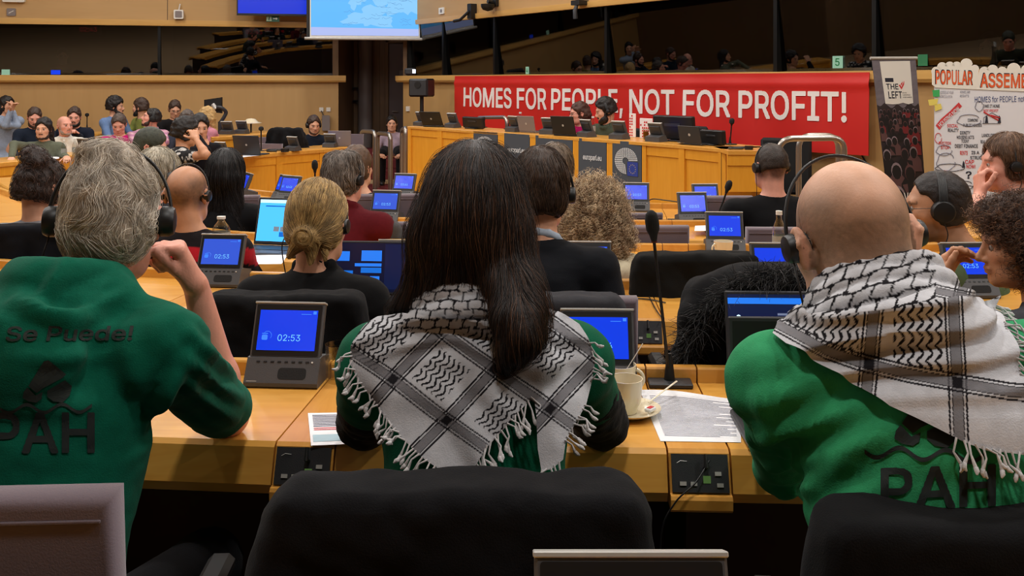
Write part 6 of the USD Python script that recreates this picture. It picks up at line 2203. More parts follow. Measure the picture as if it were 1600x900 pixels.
A_ = person('gray haired man in a dark green hooded sweatshirt, cheek resting on his hand', (174, 347, 1.72), hyaw=14, hpitch=6, hroll=2, yaw=-6, lean=16, s=1.0, shw=0.195, bulk=1.2, res=0.006, skin='pink', shirt=GREEN_A, sleeve=0.86,
            hair=gray_waves, hair_tone=lin(168, 156, 140), hairnoise=(0.007, 36), strands=gray_strands, extra_shirt=hood, slide=(-0.03, -0.10, 0.0), wrinkle=0.007, shirt_res=0.0068, sh_lift=(0.0, 0.02),
            arms={'R': (np.array([-0.565, 1.88, 0.785]), np.array([-0.615, 1.84, 1.05])), 'L': (np.array([-1.12, 1.72, 0.80]), np.array([-0.98, 1.98, 0.79]))},
            hands={'R': dict(f=(-0.35, -0.12, 0.9), n=(-0.85, -0.3, -0.1), curl=(62, 82, 50), thumb=(72, 26), spread=2)},
            warp=creases([(240, 425, 105, 497, 0.018, 0.016), (30, 468, 125, 500, 0.015, 0.015), (108, 398, 62, 470, 0.013, 0.010), (215, 412, 120, 462, 0.012, 0.009), (225, 660, 300, 560, 0.016, 0.011), (240, 690, 268, 600, 0.014, 0.008), (300, 520, 378, 590, 0.013, 0.010), (300, 560, 380, 625, 0.012, 0.010), (295, 600, 372, 655, 0.012, 0.009), (20, 560, 190, 548, 0.014, 0.005), (10, 640, 170, 628, 0.016, 0.004), (215, 780, 262, 690, 0.016, 0.007), (185, 520, 235, 640, 0.02, 0.005)]),
            trousers=lin(20, 20, 24), skin_paint=lambda hv, col, v: col * np.array([0.95, 0.90, 0.88]))
hs = headset('black headset on the gray haired man in the green hooded sweatshirt', A_.T, A_.s, A_.off, tone='black', tilt=-10, band=0.005, r=0.0028, cup=0.028, width=0.100, out=0.004, top=0.132)
back_print(A_, 'slogan', flat_text('¡Sí Se Puede!', -52, 206, 533, 22, slant=0.18, tilt=-2), 'faded dark slogan across the shoulders', 'print_faded')
logo(A_, 72, 596, 92, 'print_faded')
back_print(A_, 'initials', flat_text('PAH', -14, 148, 706, 60), 'large dark initials on the back', 'print_dark')


# ---- B: woman with the long brown hair
def long_hair(F, T, s, c):
    hair_short(F, T, s, 0.013, 0.0, -0.30, 0.002, 0.000)
    o = B_off
    w = lambda px, py, d: W(px, py, d) - o
    F.rc(w(738, 350, 1.54), w(736, 430, 1.55), 0.080, 0.076, 0.03)
    F.rc(w(690, 380, 1.53), w(672, 465, 1.54), 0.050, 0.036, 0.04)
    F.rc(w(782, 380, 1.53), w(806, 465, 1.46), 0.042, 0.034, 0.04)
    F.chain([w(806, 455, 1.45), w(816, 500, 1.405), w(818, 534, 1.385), w(806, 558, 1.38)], [0.028, 0.023, 0.017, 0.006], 0.03)
    F.chain([w(790, 450, 1.46), w(792, 500, 1.41), w(796, 545, 1.395), w(784, 574, 1.39)], [0.024, 0.016, 0.010, 0.004], 0.02)
    F.chain([w(826, 440, 1.50), w(834, 490, 1.45), w(836, 525, 1.42), w(830, 545, 1.41)], [0.018, 0.013, 0.009, 0.004], 0.02)
    F.chain([w(668, 440, 1.53), w(645, 468, 1.53), w(612, 482, 1.53)], [0.024, 0.014, 0.004], 0.02)


def long_strands(o, H, v, f, T, s, rng, tone):
    def fl(q):
        hv = T.inv(q)
        d = np.stack([hv[:, 0] * 3.2, (hv[:, 1] + 0.04) * 3, np.full(len(q), -0.8)], 1) @ T.R.T
        low = np.clip((-0.06 - hv[:, 2]) / 0.06, 0, 1)[:, None]
        return d * (1 - low) + low * np.stack([0.10 * (hv[:, 0] > 0) - 0.45 * (hv[:, 0] < -0.055), np.zeros(len(q)), -np.ones(len(q))], 1)
    for n, w, lift, wv in ((7000, 0.00065, 0.004, 0.05), (1800, 0.0006, 0.011, 0.14)):
        st_ = strands_on(H, v, f, n, 9, 0.014, fl, rng, wave=wv, lift=lift, freq=30.0, clump=0.012)
        curves(o.path, 'hair_strands', st_, w, M['strand'], tones(np.array(tone), len(st_), rng, 0.35, lin(92, 62, 42), 0.22))


hb = W(742, 351, 1.58)
# where the thing of the woman will stand (pelvis), needed by her hair
_N = hb - UP * 0.150 - Rz(2) @ np.array([0, 0.030, 0]) + np.array([0, 0, -0.012])
_sp = Rz(2) @ np.array([0, math.sin(math.radians(24)), math.cos(math.radians(24))])
_p = _N - _sp * 0.50
B_off = np.array([_p[0], _p[1], ramp_floor(hb[1])])
SC_DIR = unit_((0, 0.84, -0.54))


def under_sleeves(c, r0=0.42):
    F = Field()
    for sd in (-1, 1):
        e, w = c.A[sd]
        m = c.sh[sd] + (e - c.sh[sd]) * r0
        F.rc(m, e, 0.056, 0.050, 0.0).rc(e, w, 0.050, 0.038, 0.02)
    return F


B_ = person('woman with long dark brown hair and a checkered scarf over a green t-shirt', (742, 351, 1.58), hyaw=3, hpitch=12, yaw=2, lean=24, shw=0.158, bulk=0.95, res=0.007, skin='fair', shirt=GREEN_B, sleeve=0.50,
            hair=long_hair, hair_tone=lin(34, 24, 20), hairnoise=(0.004, 26), strands=long_strands, slide=(0, 0, -0.012), wrinkle=0.006, shirt_res=0.008,
            arms={'L': (np.array([-0.280, 1.80, 0.806]), np.array([-0.16, 2.02, 0.80])), 'R': (np.array([0.168, 1.80, 0.806]), np.array([0.05, 2.02, 0.80]))}, trousers=lin(24, 26, 34))
us = under_sleeves(B_)
v, f = surface(us, *us.bounds(), 0.007)
v = v + vnormals(v, f) * ((meshkit.fbm(v * np.array([30, 30, 40.0]), 3)[:, None] - 0.5) * 0.012)
B_.o.part('undersleeve', (v, f), M['cloth'], True, color=np.array(lin(13, 13, 15)), label='black long sleeves under the t-shirt')


# ---- C: bald man
def thick_neck(Bf, c):
    T, s = c['T'], c['s']
    Bf.rc(T(np.array([0, -0.035, -0.045])), c['N'] - c['spine'] * 0.01, 0.063, 0.066, 0.03)
    Bf.el(T(np.array([0, -0.062, -0.085])), (0.05, 0.024, 0.012), T.R, 0.02)


def bald_paint(hv, col, v):
    out = buzz(lin(100, 86, 70), 0.66)(hv, col, v)
    spot = meshkit.fbm(v * 22, 3)[:, None]
    return out * (0.88 + 0.24 * spot)


C_ = person('bald man in a green t-shirt with a checkered scarf around his neck', (1331, 379, 1.41), hyaw=4, hpitch=14, hroll=-6, yaw=-4, lean=24, s=1.0, shw=0.192, bulk=1.16, res=0.0056, skin=lin(226, 176, 146), shirt=GREEN_C, sleeve=1.0,
            extra_body=thick_neck, slide=(0.062, -0.035, 0.024), wrinkle=0.005, shirt_res=0.0062, sh_lift=(-0.005, 0.02), ear_out=0.006,
            arms={'L': (np.array([0.472, 1.64, 0.782]), np.array([0.51, 1.88, 0.79])), 'R': (np.array([0.93, 1.62, 0.79]), np.array([0.80, 1.90, 0.79]))}, warp=creases([(1170, 690, 1340, 640, 0.017, 0.014), (1205, 735, 1390, 672, 0.015, 0.015), (1222, 775, 1350, 712, 0.014, 0.013), (1165, 640, 1290, 600, 0.018, 0.007), (1185, 560, 1200, 700, 0.016, 0.008), (1235, 810, 1380, 760, 0.015, 0.007), (1400, 720, 1560, 700, 0.02, 0.004)]), skin_paint=bald_paint, trousers=lin(26, 28, 34), legs=True)
headset('thin black headset with gray cups on the bald man in the green t-shirt', C_.T, C_.s, C_.off, tone='black', tilt=-10, band=0.003, r=0.0028, cup=0.022, width=0.100, out=0.0, top=0.130)
logo(C_, 1446, 654, 122, 'print_dark', 0.06)
back_print(C_, 'initials', flat_text('PAH', 1376, 1556, 795, 62, tilt=-6), 'large dark initials on the back', 'print_dark')


# ------------------------------------------------------------------ checkered scarves
def tri_wave(x):
    return 2 * np.abs(2 * (x - np.floor(x + 0.5))) - 1


CREAM, INK, GRAYB = np.array(lin(206, 207, 212)), np.array(lin(24, 22, 26)), np.array(lin(98, 96, 100))


def band_paint(col, d, hw):
    """A woven band: gray core, white lines, black borders; d is the distance from its middle."""
    a = np.abs(d)
    core = a < hw * 0.62
    col[core] = col[core] * 0.18 + GRAYB * 0.82
    col[(a > hw * 0.62) & (a < hw * 0.74)] = INK
    col[(a > hw * 0.96) & (a < hw * 1.22)] = INK * 1.4
    return core


def net_paint(col, x, y, m, sx, sy, lw=0.10):
    """Fish net: rows of lens shaped meshes with knots."""
    r = y / sy + 0.10 * np.sin(x / sx * np.pi)
    row = np.floor(r)
    fy = r - row
    fx = x / sx + 0.5 * (row % 2)
    cx = np.abs(fx - np.round(fx))
    line = (np.minimum(fy, 1 - fy) < lw * 0.75) | ((cx < lw * 0.6))
    knot = (cx < 0.17) & (np.minimum(fy, 1 - fy) < 0.2) & ((row % 2) == 0)
    k = m & (line | knot)
    col[k] = INK


def wave_paint(col, a, b, m, pa, pb, amp=0.35, duty=0.46):
    """Rows of black leaf like strokes in zigzag."""
    z = b / pb + amp * tri_wave(a / pa)
    seg = np.abs(tri_wave(a / pa * 1.0))
    k = m & ((z - np.floor(z)) < duty * (0.55 + 0.45 * (1 - seg)))
    col[k] = INK


def paint_b(px, py, v):
    x, y = (px - 520) * 3, (py - 440) * 3
    col = np.tile(CREAM * 0.80, (len(px), 1))
    w = meshkit.fbm(v * 9, 2) * 24 - 12
    a = 0.73 * x + 0.68 * y + w
    b = -0.585 * x + 0.81 * y + w
    for ca, cb in ((668, 55), (668 - 306, 55 - 160 + 60), (1010, 40), (520, -280), (350, 130), (668, -260), (980, -330)):
        wave_paint(col, b - cb, a - ca, (np.abs(a - ca) < 84) & (np.abs(b - cb) < 100), 62, 27)
    # the neck part is fish net
    net = (y < 250 - 0.12 * np.abs(x - 560)) & (x > 330) & (x < 800)
    col[net & (np.abs(a - 524) > 30)] = CREAM * 0.8
    qs = band_paint(col, a - 524, 30), band_paint(col, a - 830, 30), band_paint(col, a - 1150, 30), band_paint(col, a - 218, 30)
    ps = band_paint(col, b - 213, 30), band_paint(col, b + 113, 30), band_paint(col, b + 440, 30), band_paint(col, b - 560, 30)
    for q in qs:
        for p in ps:
            col[q & p] = INK
    col[net] = CREAM * 0.8
    net_paint(col, x + 0.25 * y, y, net, 66, 44, 0.10)
    return col


def paint_c(px, py, v):
    col = np.tile(CREAM * 0.95, (len(px), 1))
    w = (meshkit.fbm(v * 8, 2) * 14 - 7)
    vx1 = px - (1367 - (py - 480) * 0.10) + w * 0.3
    vx2 = px - (1490 + (py - 480) * 0.045) + w * 0.3
    hy = py - np.interp(px, [1190, 1289, 1339, 1417, 1495, 1577, 1660], [492, 548, 565, 583, 597, 611, 620]) + w * 0.3
    up = py < np.interp(px, [1200, 1260, 1330, 1400, 1450, 1500, 1600], [505, 492, 490, 482, 470, 462, 470])
    wave_paint(col, py * 1.0, px + 0.45 * (py - 520), ~up & (px < 1342) & (hy < -8), 23, 13)
    wave_paint(col, py * 1.0, px, ~up & (px > 1396) & (px < 1474) & (hy < -14), 24, 14.5)
    c1, c2 = band_paint(col, vx1, 12.5), band_paint(col, vx2, 12.5)
    ch = band_paint(col, hy, 12.0)
    col[(c1 | c2) & ch] = INK
    k = up & (px < 1462 + 0.0 * py)
    col[up] = CREAM * 0.95
    net_paint(col, px + 0.35 * py + w, py + 0.30 * px + w * 0.5, k, 27, 22, 0.10)
    j = up & (px >= 1462)
    c3 = band_paint(col, np.where(j, px - 1500 + 0.25 * (py - 470), 999), 11)
    c4 = band_paint(col, np.where(j, py - 462 - 0.22 * (px - 1500), 999), 8)
    return col


def scarf(P_, name_label, outline, extra, collar, paint, fringe, d_ref, lift=0.010, step=0.0013, folds=None):
    """A woven cloth draped over the garment: its outline is given where the photograph shows it, its shape follows the body underneath."""
    S = Field()
    S.fn(P_.C, 0.0)
    S.rc(P_.T(np.array([0, -0.030, -0.060])), P_.N, 0.058, 0.070, 0.03)
    extra(S)
    fn = (lambda p: S(p)) if folds is None else (lambda p: S(p) - folds(p))
    e1, dv = np.array([1.0, 0, 0]), SC_DIR
    e2 = np.cross(e1, dv); e2 /= np.linalg.norm(e2)
    if e2[2] < 0:
        e2 = -e2
    ol = np.array(outline, float)
    q = on_surface(fn, ol[:, 0], ol[:, 1], P_.off, lift=lift)
    for i in np.nonzero(np.isnan(q).any(1))[0]:
        q[i] = W(ol[i, 0], ol[i, 1], d_ref) - P_.off
    from shapely.geometry import Polygon, Point
    import shapely
    poly = Polygon(np.column_stack([q @ e1, q @ e2])).buffer(0)
    if poly.geom_type != 'Polygon':
        poly = max(poly.geoms, key=lambda g: g.area)
    poly = poly.buffer(0.006).buffer(-0.006)
    x0, y0, x1, y1 = poly.bounds
    nx, ny = int((x1 - x0) / step) + 2, int((y1 - y0) / step) + 2
    c = 3                                              # trace on a coarser grid, then refine
    gx, gy = np.arange(0, nx + c + 1, c) * step + x0, np.arange(0, ny + c + 1, c) * step + y0
    G = np.stack(np.meshgrid(gx, gy, indexing='ij'), -1).reshape(-1, 2)
    o = G[:, :1] * e1 + G[:, 1:] * e2
    base = float(np.dot(P_.chest, dv)) - 0.55
    o = o + dv * base
    hit, ok = trace(fn, o, dv, far=1.2, n=60, off=lift)
    t = ((hit - o) @ dv).reshape(len(gx), len(gy))
    okg = ok.reshape(t.shape)
    # bridge the misses at their neighbours' depth
    if (~okg).any():
        tr = cKDTree(np.argwhere(okg))
        bad = np.argwhere(~okg)
        _, ii = tr.query(bad)
        t[tuple(bad.T)] = t[tuple(np.argwhere(okg)[ii].T)]
    from scipy.ndimage import gaussian_filter, zoom
    t = gaussian_filter(t, 0.7)
    from scipy.interpolate import RegularGridInterpolator
    it = RegularGridInterpolator((gx, gy), t, method='linear', bounds_error=False, fill_value=None)
    fx, fy = np.arange(nx) * step + x0, np.arange(ny) * step + y0
    FG = np.stack(np.meshgrid(fx, fy, indexing='ij'), -1).reshape(-1, 2)
    inside = shapely.contains_xy(poly.buffer(step * 0.5), FG[:, 0], FG[:, 1]).reshape(nx, ny)
    use = inside
    qd = np.argwhere(use[:-1, :-1] & use[1:, :-1] & use[:-1, 1:] & use[1:, 1:])
    idx = lambda i, j: i * ny + j
    quads = np.stack([idx(qd[:, 0], qd[:, 1]), idx(qd[:, 0] + 1, qd[:, 1]), idx(qd[:, 0] + 1, qd[:, 1] + 1), idx(qd[:, 0], qd[:, 1] + 1)], 1)
    # drop cells that would bridge a deep jump
    TT = it(FG)
    span = TT[quads].max(1) - TT[quads].min(1)
    quads = quads[span < 0.012]
    keep, inv = np.unique(quads, return_inverse=True)
    quads = inv.reshape(quads.shape)
    uv = FG[keep]
    ring = poly.exterior
    d = shapely.distance(shapely.points(uv), ring)
    nearb = d < step * 1.1
    if nearb.any():
        s_ = shapely.line_locate_point(ring, shapely.points(uv[nearb]))
        pp = shapely.get_coordinates(shapely.line_interpolate_point(ring, s_))
        uv[nearb] = pp
    v = uv[:, :1] * e1 + uv[:, 1:] * e2 + dv * (base + it(uv))[:, None]
    _, f = arr((v, quads))
    n = vnormals(v, f)
    if (n @ dv).mean() > 0:
        f = f[:, ::-1]
    wv = v + P_.off
    px = 800 + wv[:, 0] / wv[:, 1] * FPX
    py = HZ + (EYE - wv[:, 2]) / wv[:, 1] * FPX
    col = paint(px, py, v)
    vin = v + dv * 0.0035
    path = P_.o.part('scarf', (v, f), M['cloth'], True, color=col, label=name_label)
    R_ = Field()
    collar(R_)
    cv, cf = surface(R_, *R_.bounds(), 0.0054)
    cv, cf = trimesh.remesh.subdivide(cv, cf)
    cw = cv + P_.off
    ccol = paint(800 + cw[:, 0] / cw[:, 1] * FPX, HZ + (EYE - cw[:, 2]) / cw[:, 1] * FPX, cv)
    P_.o.part('scarf_roll', (cv, cf), M['cloth'], True, parent=path, color=ccol, label='rolled part of the scarf around the neck')
    # tassels along parts of the edge
    rng = np.random.default_rng(11)
    ms = []
    for pts, size, outdir in fringe:
        pts = np.array(pts, float)
        e = on_surface(fn, pts[:, 0], pts[:, 1], P_.off, lift=lift)
        bad = np.isnan(e).any(1)
        for i in np.nonzero(bad)[0]:
            e[i] = W(pts[i, 0], pts[i, 1], d_ref) - P_.off
        L = np.concatenate([[0], np.cumsum(np.linalg.norm(np.diff(e, axis=0), axis=1))])
        for s_ in np.arange(0.0, L[-1], 0.0072):
            p = np.array([np.interp(s_, L, e[:, k]) for k in range(3)]) + np.array([0, -0.002, 0])
            od = unit_(np.array(outdir) + rng.normal(0, 0.28, 3) * [1, 0.5, 1])
            ln = size * (0.75 + 0.5 * rng.random())
            side = unit_(np.cross(od, [0, 1, 0])) * rng.normal(0, 0.006)
            mid = p + od * ln * 0.5 + side
            end = p + od * ln + side * 0.4 + np.array([0, 0, -0.004])
            ms.append(tube([p - od * 0.004, mid, end], [0.0016, 0.0013, 0.0026], 5))
            ms.append(tube([end, end + od * 0.005, end + od * 0.009 + side * 0.5], [0.0030, 0.0032, 0.0012], 5))
    v2, f2 = cat(ms)
    P_.o.part('fringe', (v2, f2), M['cloth'], True, parent=path, kind='stuff', color=np.array(lin(204, 202, 202)))
    return S


def neck_rings(F, P_, rings, back, tilt, dx=0.0):
    N, rt, fr, sp = P_.N + P_.rt * dx, P_.rt, P_.front, P_.spine
    for r, up, rad in rings:
        g = lambda t: N + rt * (math.cos(t) * r) + fr * (math.sin(t) * r + 0.004) + sp * (up - back * math.sin(t) + tilt * math.cos(t) + 0.004 * math.sin(3 * t + 40 * up))
        for j in range(22):
            F.rc(g(2 * math.pi * j / 22), g(2 * math.pi * (j + 1) / 22), rad, rad, 0.005)


def collar_b(F):
    neck_rings(F, B_, ((0.074, 0.066, 0.014), (0.086, 0.044, 0.017), (0.100, 0.018, 0.019), (0.112, -0.010, 0.020)), 0.014, 0.0)


def collar_c(F):
    neck_rings(F, C_, ((0.084, 0.074, 0.015), (0.096, 0.050, 0.018), (0.110, 0.022, 0.019), (0.122, -0.008, 0.020)), 0.018, 0.014, -0.040)


def rolls_b(S):
    N, rt, fr, sp = B_.N, B_.rt, B_.front, B_.spine
    collar_b(S)
    S.rc(N - rt * 0.17 - fr * 0.05 - sp * 0.03, N + rt * 0.10 - fr * 0.105 - sp * 0.075, 0.020, 0.016, 0.018)
    S.rc(N + rt * 0.18 - fr * 0.03 - sp * 0.03, N + rt * 0.13 - fr * 0.10 - sp * 0.20, 0.026, 0.022, 0.03)
    S.rc(N + rt * 0.13 - fr * 0.10 - sp * 0.20, N + rt * 0.12 - fr * 0.10 - sp * 0.36, 0.022, 0.016, 0.03)
    for sd in (-1, 1):
        S.rc(B_.sh[sd] - sp * 0.01, B_.sh[sd] * 0.4 + B_.A[sd][0] * 0.6, 0.064, 0.060, 0.04)
    # the hanging tip stands off the back
    S.el(B_.chest - fr * 0.075 - sp * 0.06, (0.15, 0.045, 0.17), np.stack([rt, fr, sp], 1), 0.06)


def folds_b(p):
    x, z = p[:, 0] - B_.N[0], p[:, 2] - B_.N[2]
    a = meshkit.fbm(np.stack([x * 7, np.zeros_like(x), z * 7], 1) + 3, 2)
    r = np.sin((z + 0.55 * x + 0.03 * np.sin(x * 30)) * 62 + 5 * a) * np.clip((-0.02 - z) / 0.05, 0, 1)
    c = np.sin((z + 0.22 * np.abs(x + 0.02) + 0.010 * np.sin(x * 22)) * 190) * np.clip((z + 0.03) / 0.03, 0, 1)
    return (0.0042 * r + 0.006 * (a - 0.5) + 0.0035 * c).astype(F32)


OUT_B = [(642, 490), (670, 494), (700, 498), (735, 500), (770, 498), (800, 492), (820, 486), (840, 482), (872, 486), (905, 506), (924, 540), (930, 566), (924, 600), (916, 632), (900, 660), (884, 690), (880, 718), (862, 733), (846, 736),
         (840, 700), (838, 650), (834, 618), (806, 650), (780, 678), (760, 700), (738, 738), (716, 742), (690, 736), (655, 712), (628, 684), (604, 656), (580, 622), (560, 596), (546, 566), (548, 540), (566, 512), (590, 494), (616, 484)]
scarf(B_, 'white and black checkered scarf with gray bands and a tasselled edge', OUT_B, rolls_b, collar_b, paint_b,
      [([(546, 552), (556, 590), (580, 624), (604, 658), (628, 686), (655, 714), (690, 738), (716, 744)], 0.016, (-0.55, -0.3, -0.6)),
       ([(736, 740), (760, 702), (780, 680), (806, 652), (834, 620)], 0.020, (0.35, -0.4, -0.8)),
       ([(924, 536), (930, 560), (925, 600)], 0.014, (0.8, -0.2, -0.1)),
       ([(916, 634), (900, 664), (884, 692)], 0.014, (0.7, -0.2, -0.5)),
       ([(846, 738), (862, 735), (880, 720)], 0.022, (0.1, -0.3, -0.9))], 1.50, folds=folds_b)


def rolls_c(S):
    N, rt, fr, sp = C_.N, C_.rt, C_.front, C_.spine
    collar_c(S)
    S.el(C_.chest + rt * 0.08 - fr * 0.06 + sp * 0.05, (0.19, 0.060, 0.13), np.stack([rt, fr, sp], 1), 0.05)
    S.rc(C_.sh[1], C_.sh[1] * 0.4 + C_.A[1][0] * 0.6, 0.078, 0.070, 0.04)
    S.rc(C_.sh[-1] - sp * 0.0, N - fr * 0.05 - sp * 0.03, 0.058, 0.07, 0.03)


def folds_c(p):
    x, z = p[:, 0] - C_.N[0], p[:, 2] - C_.N[2]
    a = meshkit.fbm(np.stack([x * 6, np.zeros_like(x), z * 6], 1) + 8, 2)
    r = np.sin((z * 0.9 + 0.35 * x) * 48 + 6 * a) * np.clip((-0.03 - z) / 0.05, 0, 1)
    c = np.sin((z - 0.20 * x + 0.008 * np.sin(x * 18)) * 175) * np.clip((z + 0.05) / 0.03, 0, 1)
    return (0.0040 * r + 0.008 * (a - 0.5) + 0.0055 * c).astype(F32)


OUT_C = [(1207, 520), (1214, 502), (1232, 494), (1262, 490), (1300, 486), (1335, 480), (1372, 474), (1408, 466), (1440, 454), (1466, 446), (1490, 446), (1518, 452), (1548, 474), (1574, 512), (1592, 560), (1606, 620), (1612, 680), (1606, 712),
         (1580, 708), (1540, 704), (1505, 690), (1470, 672), (1430, 652), (1390, 634), (1345, 606), (1300, 578), (1262, 554), (1228, 536)]
scarf(C_, 'white and black checkered scarf wound round the neck, hanging over the right shoulder', OUT_C, rolls_c, collar_c, paint_c,
      [([(1548, 474), (1574, 512), (1592, 560), (1606, 620), (1612, 680), (1608, 712)], 0.022, (0.7, -0.5, -0.4)),
       ([(1495, 688), (1520, 697), (1545, 704), (1580, 709), (1606, 712)], 0.020, (0.1, -0.4, -0.8))], 1.40, folds=folds_c)
# ------------------------------------------------------------------ coats and jackets hung over chair backs
def coat(label, cx, d, py_top, w, drop=0.75, flare=0.10, yaw=0.0, tone=(0.01, 0.01, 0.011), thick=0.052, seed=1, name='coat', res=0.010, folds=0.010, sleeve=None, extra=None, depth=0.0):
    x = (cx - 800) / FPX * d
    zt = EYE - (py_top - HZ) / FPX * d
    t = Thing(name, label, 'coat', (x, d, zt - drop))
    R = Rz(yaw)
    F = Field()
    Q = lambda a, b, c: R @ np.array([a, b, c])
    h = w / 2
    F.box(Q(0, 0.0, drop * 0.5), (h, thick, drop * 0.5), 0.028, R, 0.0)
    for sd in (-1, 1):
        F.chain([Q(sd * (h - 0.035), 0.0, drop - 0.045), Q(sd * (h - 0.02), -0.012, drop - 0.30), Q(sd * (h - 0.02), -0.015, 0.05)], [0.040, 0.046, 0.044], 0.03, 0.02)
    if sleeve:
        F.chain([Q(*p) for p in sleeve], [0.05] * len(sleeve), 0.03)
    if extra:
        extra(F, Q, drop, h)
    v, f = surface(F, *F.bounds(), res)
    lv = v @ R
    w_ = np.clip((drop - lv[:, 2]) / drop, 0, 1)
    lv[:, 0] *= 1 + flare / h * w_ ** 0.8
    lv[:, 1] -= 0.03 * w_
    v = lv @ R.T
    n = vnormals(v, f)
    k = np.clip((drop - 0.03 - lv[:, 2]) / 0.12, 0.12, 1)
    a = meshkit.fbm(np.stack([lv[:, 0] * 6 + seed, lv[:, 1] * 3, lv[:, 2] * 2.2], 1), 3)
    ridge = np.sin(lv[:, 0] * 34 + 9 * a + 3 * lv[:, 2] + seed) * k * folds + (meshkit.fbm(v * 14 + seed, 3) - 0.5) * folds * 1.6
    v = v + n * ridge[:, None]
    t.part('shell', (v, f), M['cloth'], True, color=np.array(tone))
    return t, F, v, f, Q, drop, h


coat('black coat spread over the chair back in the bottom middle', 716, 1.165, 749, 0.44, 0.92, 0.10, 0, lin(13, 13, 16), 0.055, 2, res=0.008, folds=0.013)
coat('black coat hung on the chair at the bottom right corner', 1616, 1.13, 800, 0.50, 0.86, 0.06, -4, lin(13, 13, 15), 0.055, 5, res=0.009, folds=0.008)


def quilt(t, F, v, f, Q, drop, h):
    pass


coat('black padded coat on the chair of the blonde woman', 446, 2.50, 456, 0.40, 0.55, 0.05, 4, lin(13, 13, 15), 0.06, 7, res=0.010, folds=0.016)
coat('dark jacket on the chair at the left edge behind the green hooded man', 14, 3.82, 351, 0.46, 0.5, 0.06, 12, lin(14, 16, 22), 0.055, 9, res=0.012, folds=0.012)
coat('black jacket on the chair behind the gooseneck microphone', 1088, 3.28, 394, 0.42, 0.5, 0.03, 0, lin(16, 16, 15), 0.055, 12, res=0.011, folds=0.012)
coat('gray jacket on the chair of the maroon sweater man', 575, 4.46, 346, 0.30, 0.4, 0.04, 4, lin(74, 72, 72), 0.06, 14, res=0.013, folds=0.012)
coat('dark gray jacket on the chair of the navy jacketed man, above a blue screen', 878, 2.50, 460, 0.32, 0.45, 0.05, 0, lin(48, 48, 52), 0.055, 17, res=0.011, folds=0.012)


def fur_hood(F, Q, drop, h):
    F.el(Q(0.02, -0.03, drop - 0.02), (0.17, 0.10, 0.07), None, 0.06)
    F.chain([Q(-0.20, -0.05, drop - 0.22), Q(-0.16, -0.06, drop - 0.08), Q(-0.02, -0.07, drop + 0.01), Q(0.14, -0.05, drop - 0.01)], [0.03, 0.035, 0.035, 0.03], 0.03)


t, F, v, f, Q, drop, h = coat('black coat with a fur trimmed hood hung on the chair beside the microphone', 1190, 2.36, 438, 0.36, 0.70, 0.09, 0, lin(11, 11, 13), 0.06, 21, res=0.010, folds=0.010, extra=fur_hood)
rng = np.random.default_rng(8)
pts = smooth_path([Q(-0.21, -0.07, drop - 0.24), Q(-0.19, -0.09, drop - 0.12), Q(-0.10, -0.10, drop - 0.01), Q(0.0, -0.11, drop + 0.03), Q(0.14, -0.08, drop + 0.02)], 30)
m = 2600
base = pts[rng.integers(0, len(pts), m)] + rng.normal(0, 0.012, (m, 3))
out = rng.normal(0, 1, (m, 3)) + np.array([-0.9, -0.4, 0.35]); out /= np.linalg.norm(out, axis=1, keepdims=True)
s_ = np.linspace(0, 1, 6)[None, :, None]
st_ = base[:, None] + out[:, None] * s_ * (0.045 * (0.5 + rng.random((m, 1, 1)))) + np.array([0, 0, -0.018]) * s_ ** 2
curves(t.path, 'fur_trim', st_, 0.0016, M['strand'], tones(lin(16, 15, 16), m, rng, 0.4), label='shaggy black fur trim')
t.part('zip', tube([Q(-h - 0.045, -0.06, 0.30), Q(-h - 0.075, -0.055, 0.16), Q(-h - 0.09, -0.05, 0.02)], 0.003, 6), M['silver'])
# ------------------------------------------------------------------ things on and behind the platform desk
def dais_pt(px, off, z=ZD):
    s = np.linspace(0, dpath.s[-1], 400)
    pts = np.array([dpath.at(x) + dpath.frame(x)[2] * off for x in s])
    g = pts[:, 0] - (px - 800) / FPX * pts[:, 1]
    i = np.nonzero(np.diff(np.sign(g)))[0]
    i = i[0] if len(i) else (0 if abs(g[0]) < abs(g[-1]) else len(s) - 1)
    u = dpath.dirn(s[i])
    return np.array([pts[i][0], pts[i][1], z + 0.001]), math.degrees(math.atan2(u[1], u[0]))


for px, off, turn, lab in ((658, 0.18, 200, 'conference unit at the left end of the platform desk, seen from behind'),
                           (708, 0.22, 205, 'conference unit third from the left end of the platform desk, seen from behind'),
                           (804, 0.20, 200, 'conference unit beside the clear bottle on the platform desk, seen from behind'),
                           (858, 0.18, 215, 'wide tilted conference unit in front of the silver laptop, seen from behind'),
                           (918, 0.16, 195, 'conference unit below the magenta jacket, seen from behind'),
                           (968, 0.16, 205, 'conference unit below the green sweater, seen from behind'),
                           (1026, 0.16, 205, 'conference unit in front of the large black monitor, seen from behind')):
    p, yw = dais_pt(px, off)
    copy_of(UNIT, 'conference_unit', lab, p, yw + turn - 20, group='conference units on the platform desk')
p, yw = dais_pt(684, 0.22); laptop('laptop', 'black laptop with raised lid near the left end of the platform desk', p, yw + 205, w=0.30, kind='off', tilt=-28, case='black')
p, yw = dais_pt(835, 0.30); laptop('laptop', 'silver gray laptop behind the tilted unit on the platform desk', p, yw + 185, w=0.26, kind='off', tilt=-12, case='gray_pil')
p, yw = dais_pt(893, 0.18); laptop('laptop', 'black laptop in front of the woman in the magenta jacket', p, yw + 190, w=0.30, kind='off', tilt=-16, case='black')
p, yw = dais_pt(1092, 0.18); laptop('laptop', 'dark laptop with a pale round emblem at the right end of the platform desk', p, yw + 190, w=0.24, kind='off', tilt=-14, case='dgray')


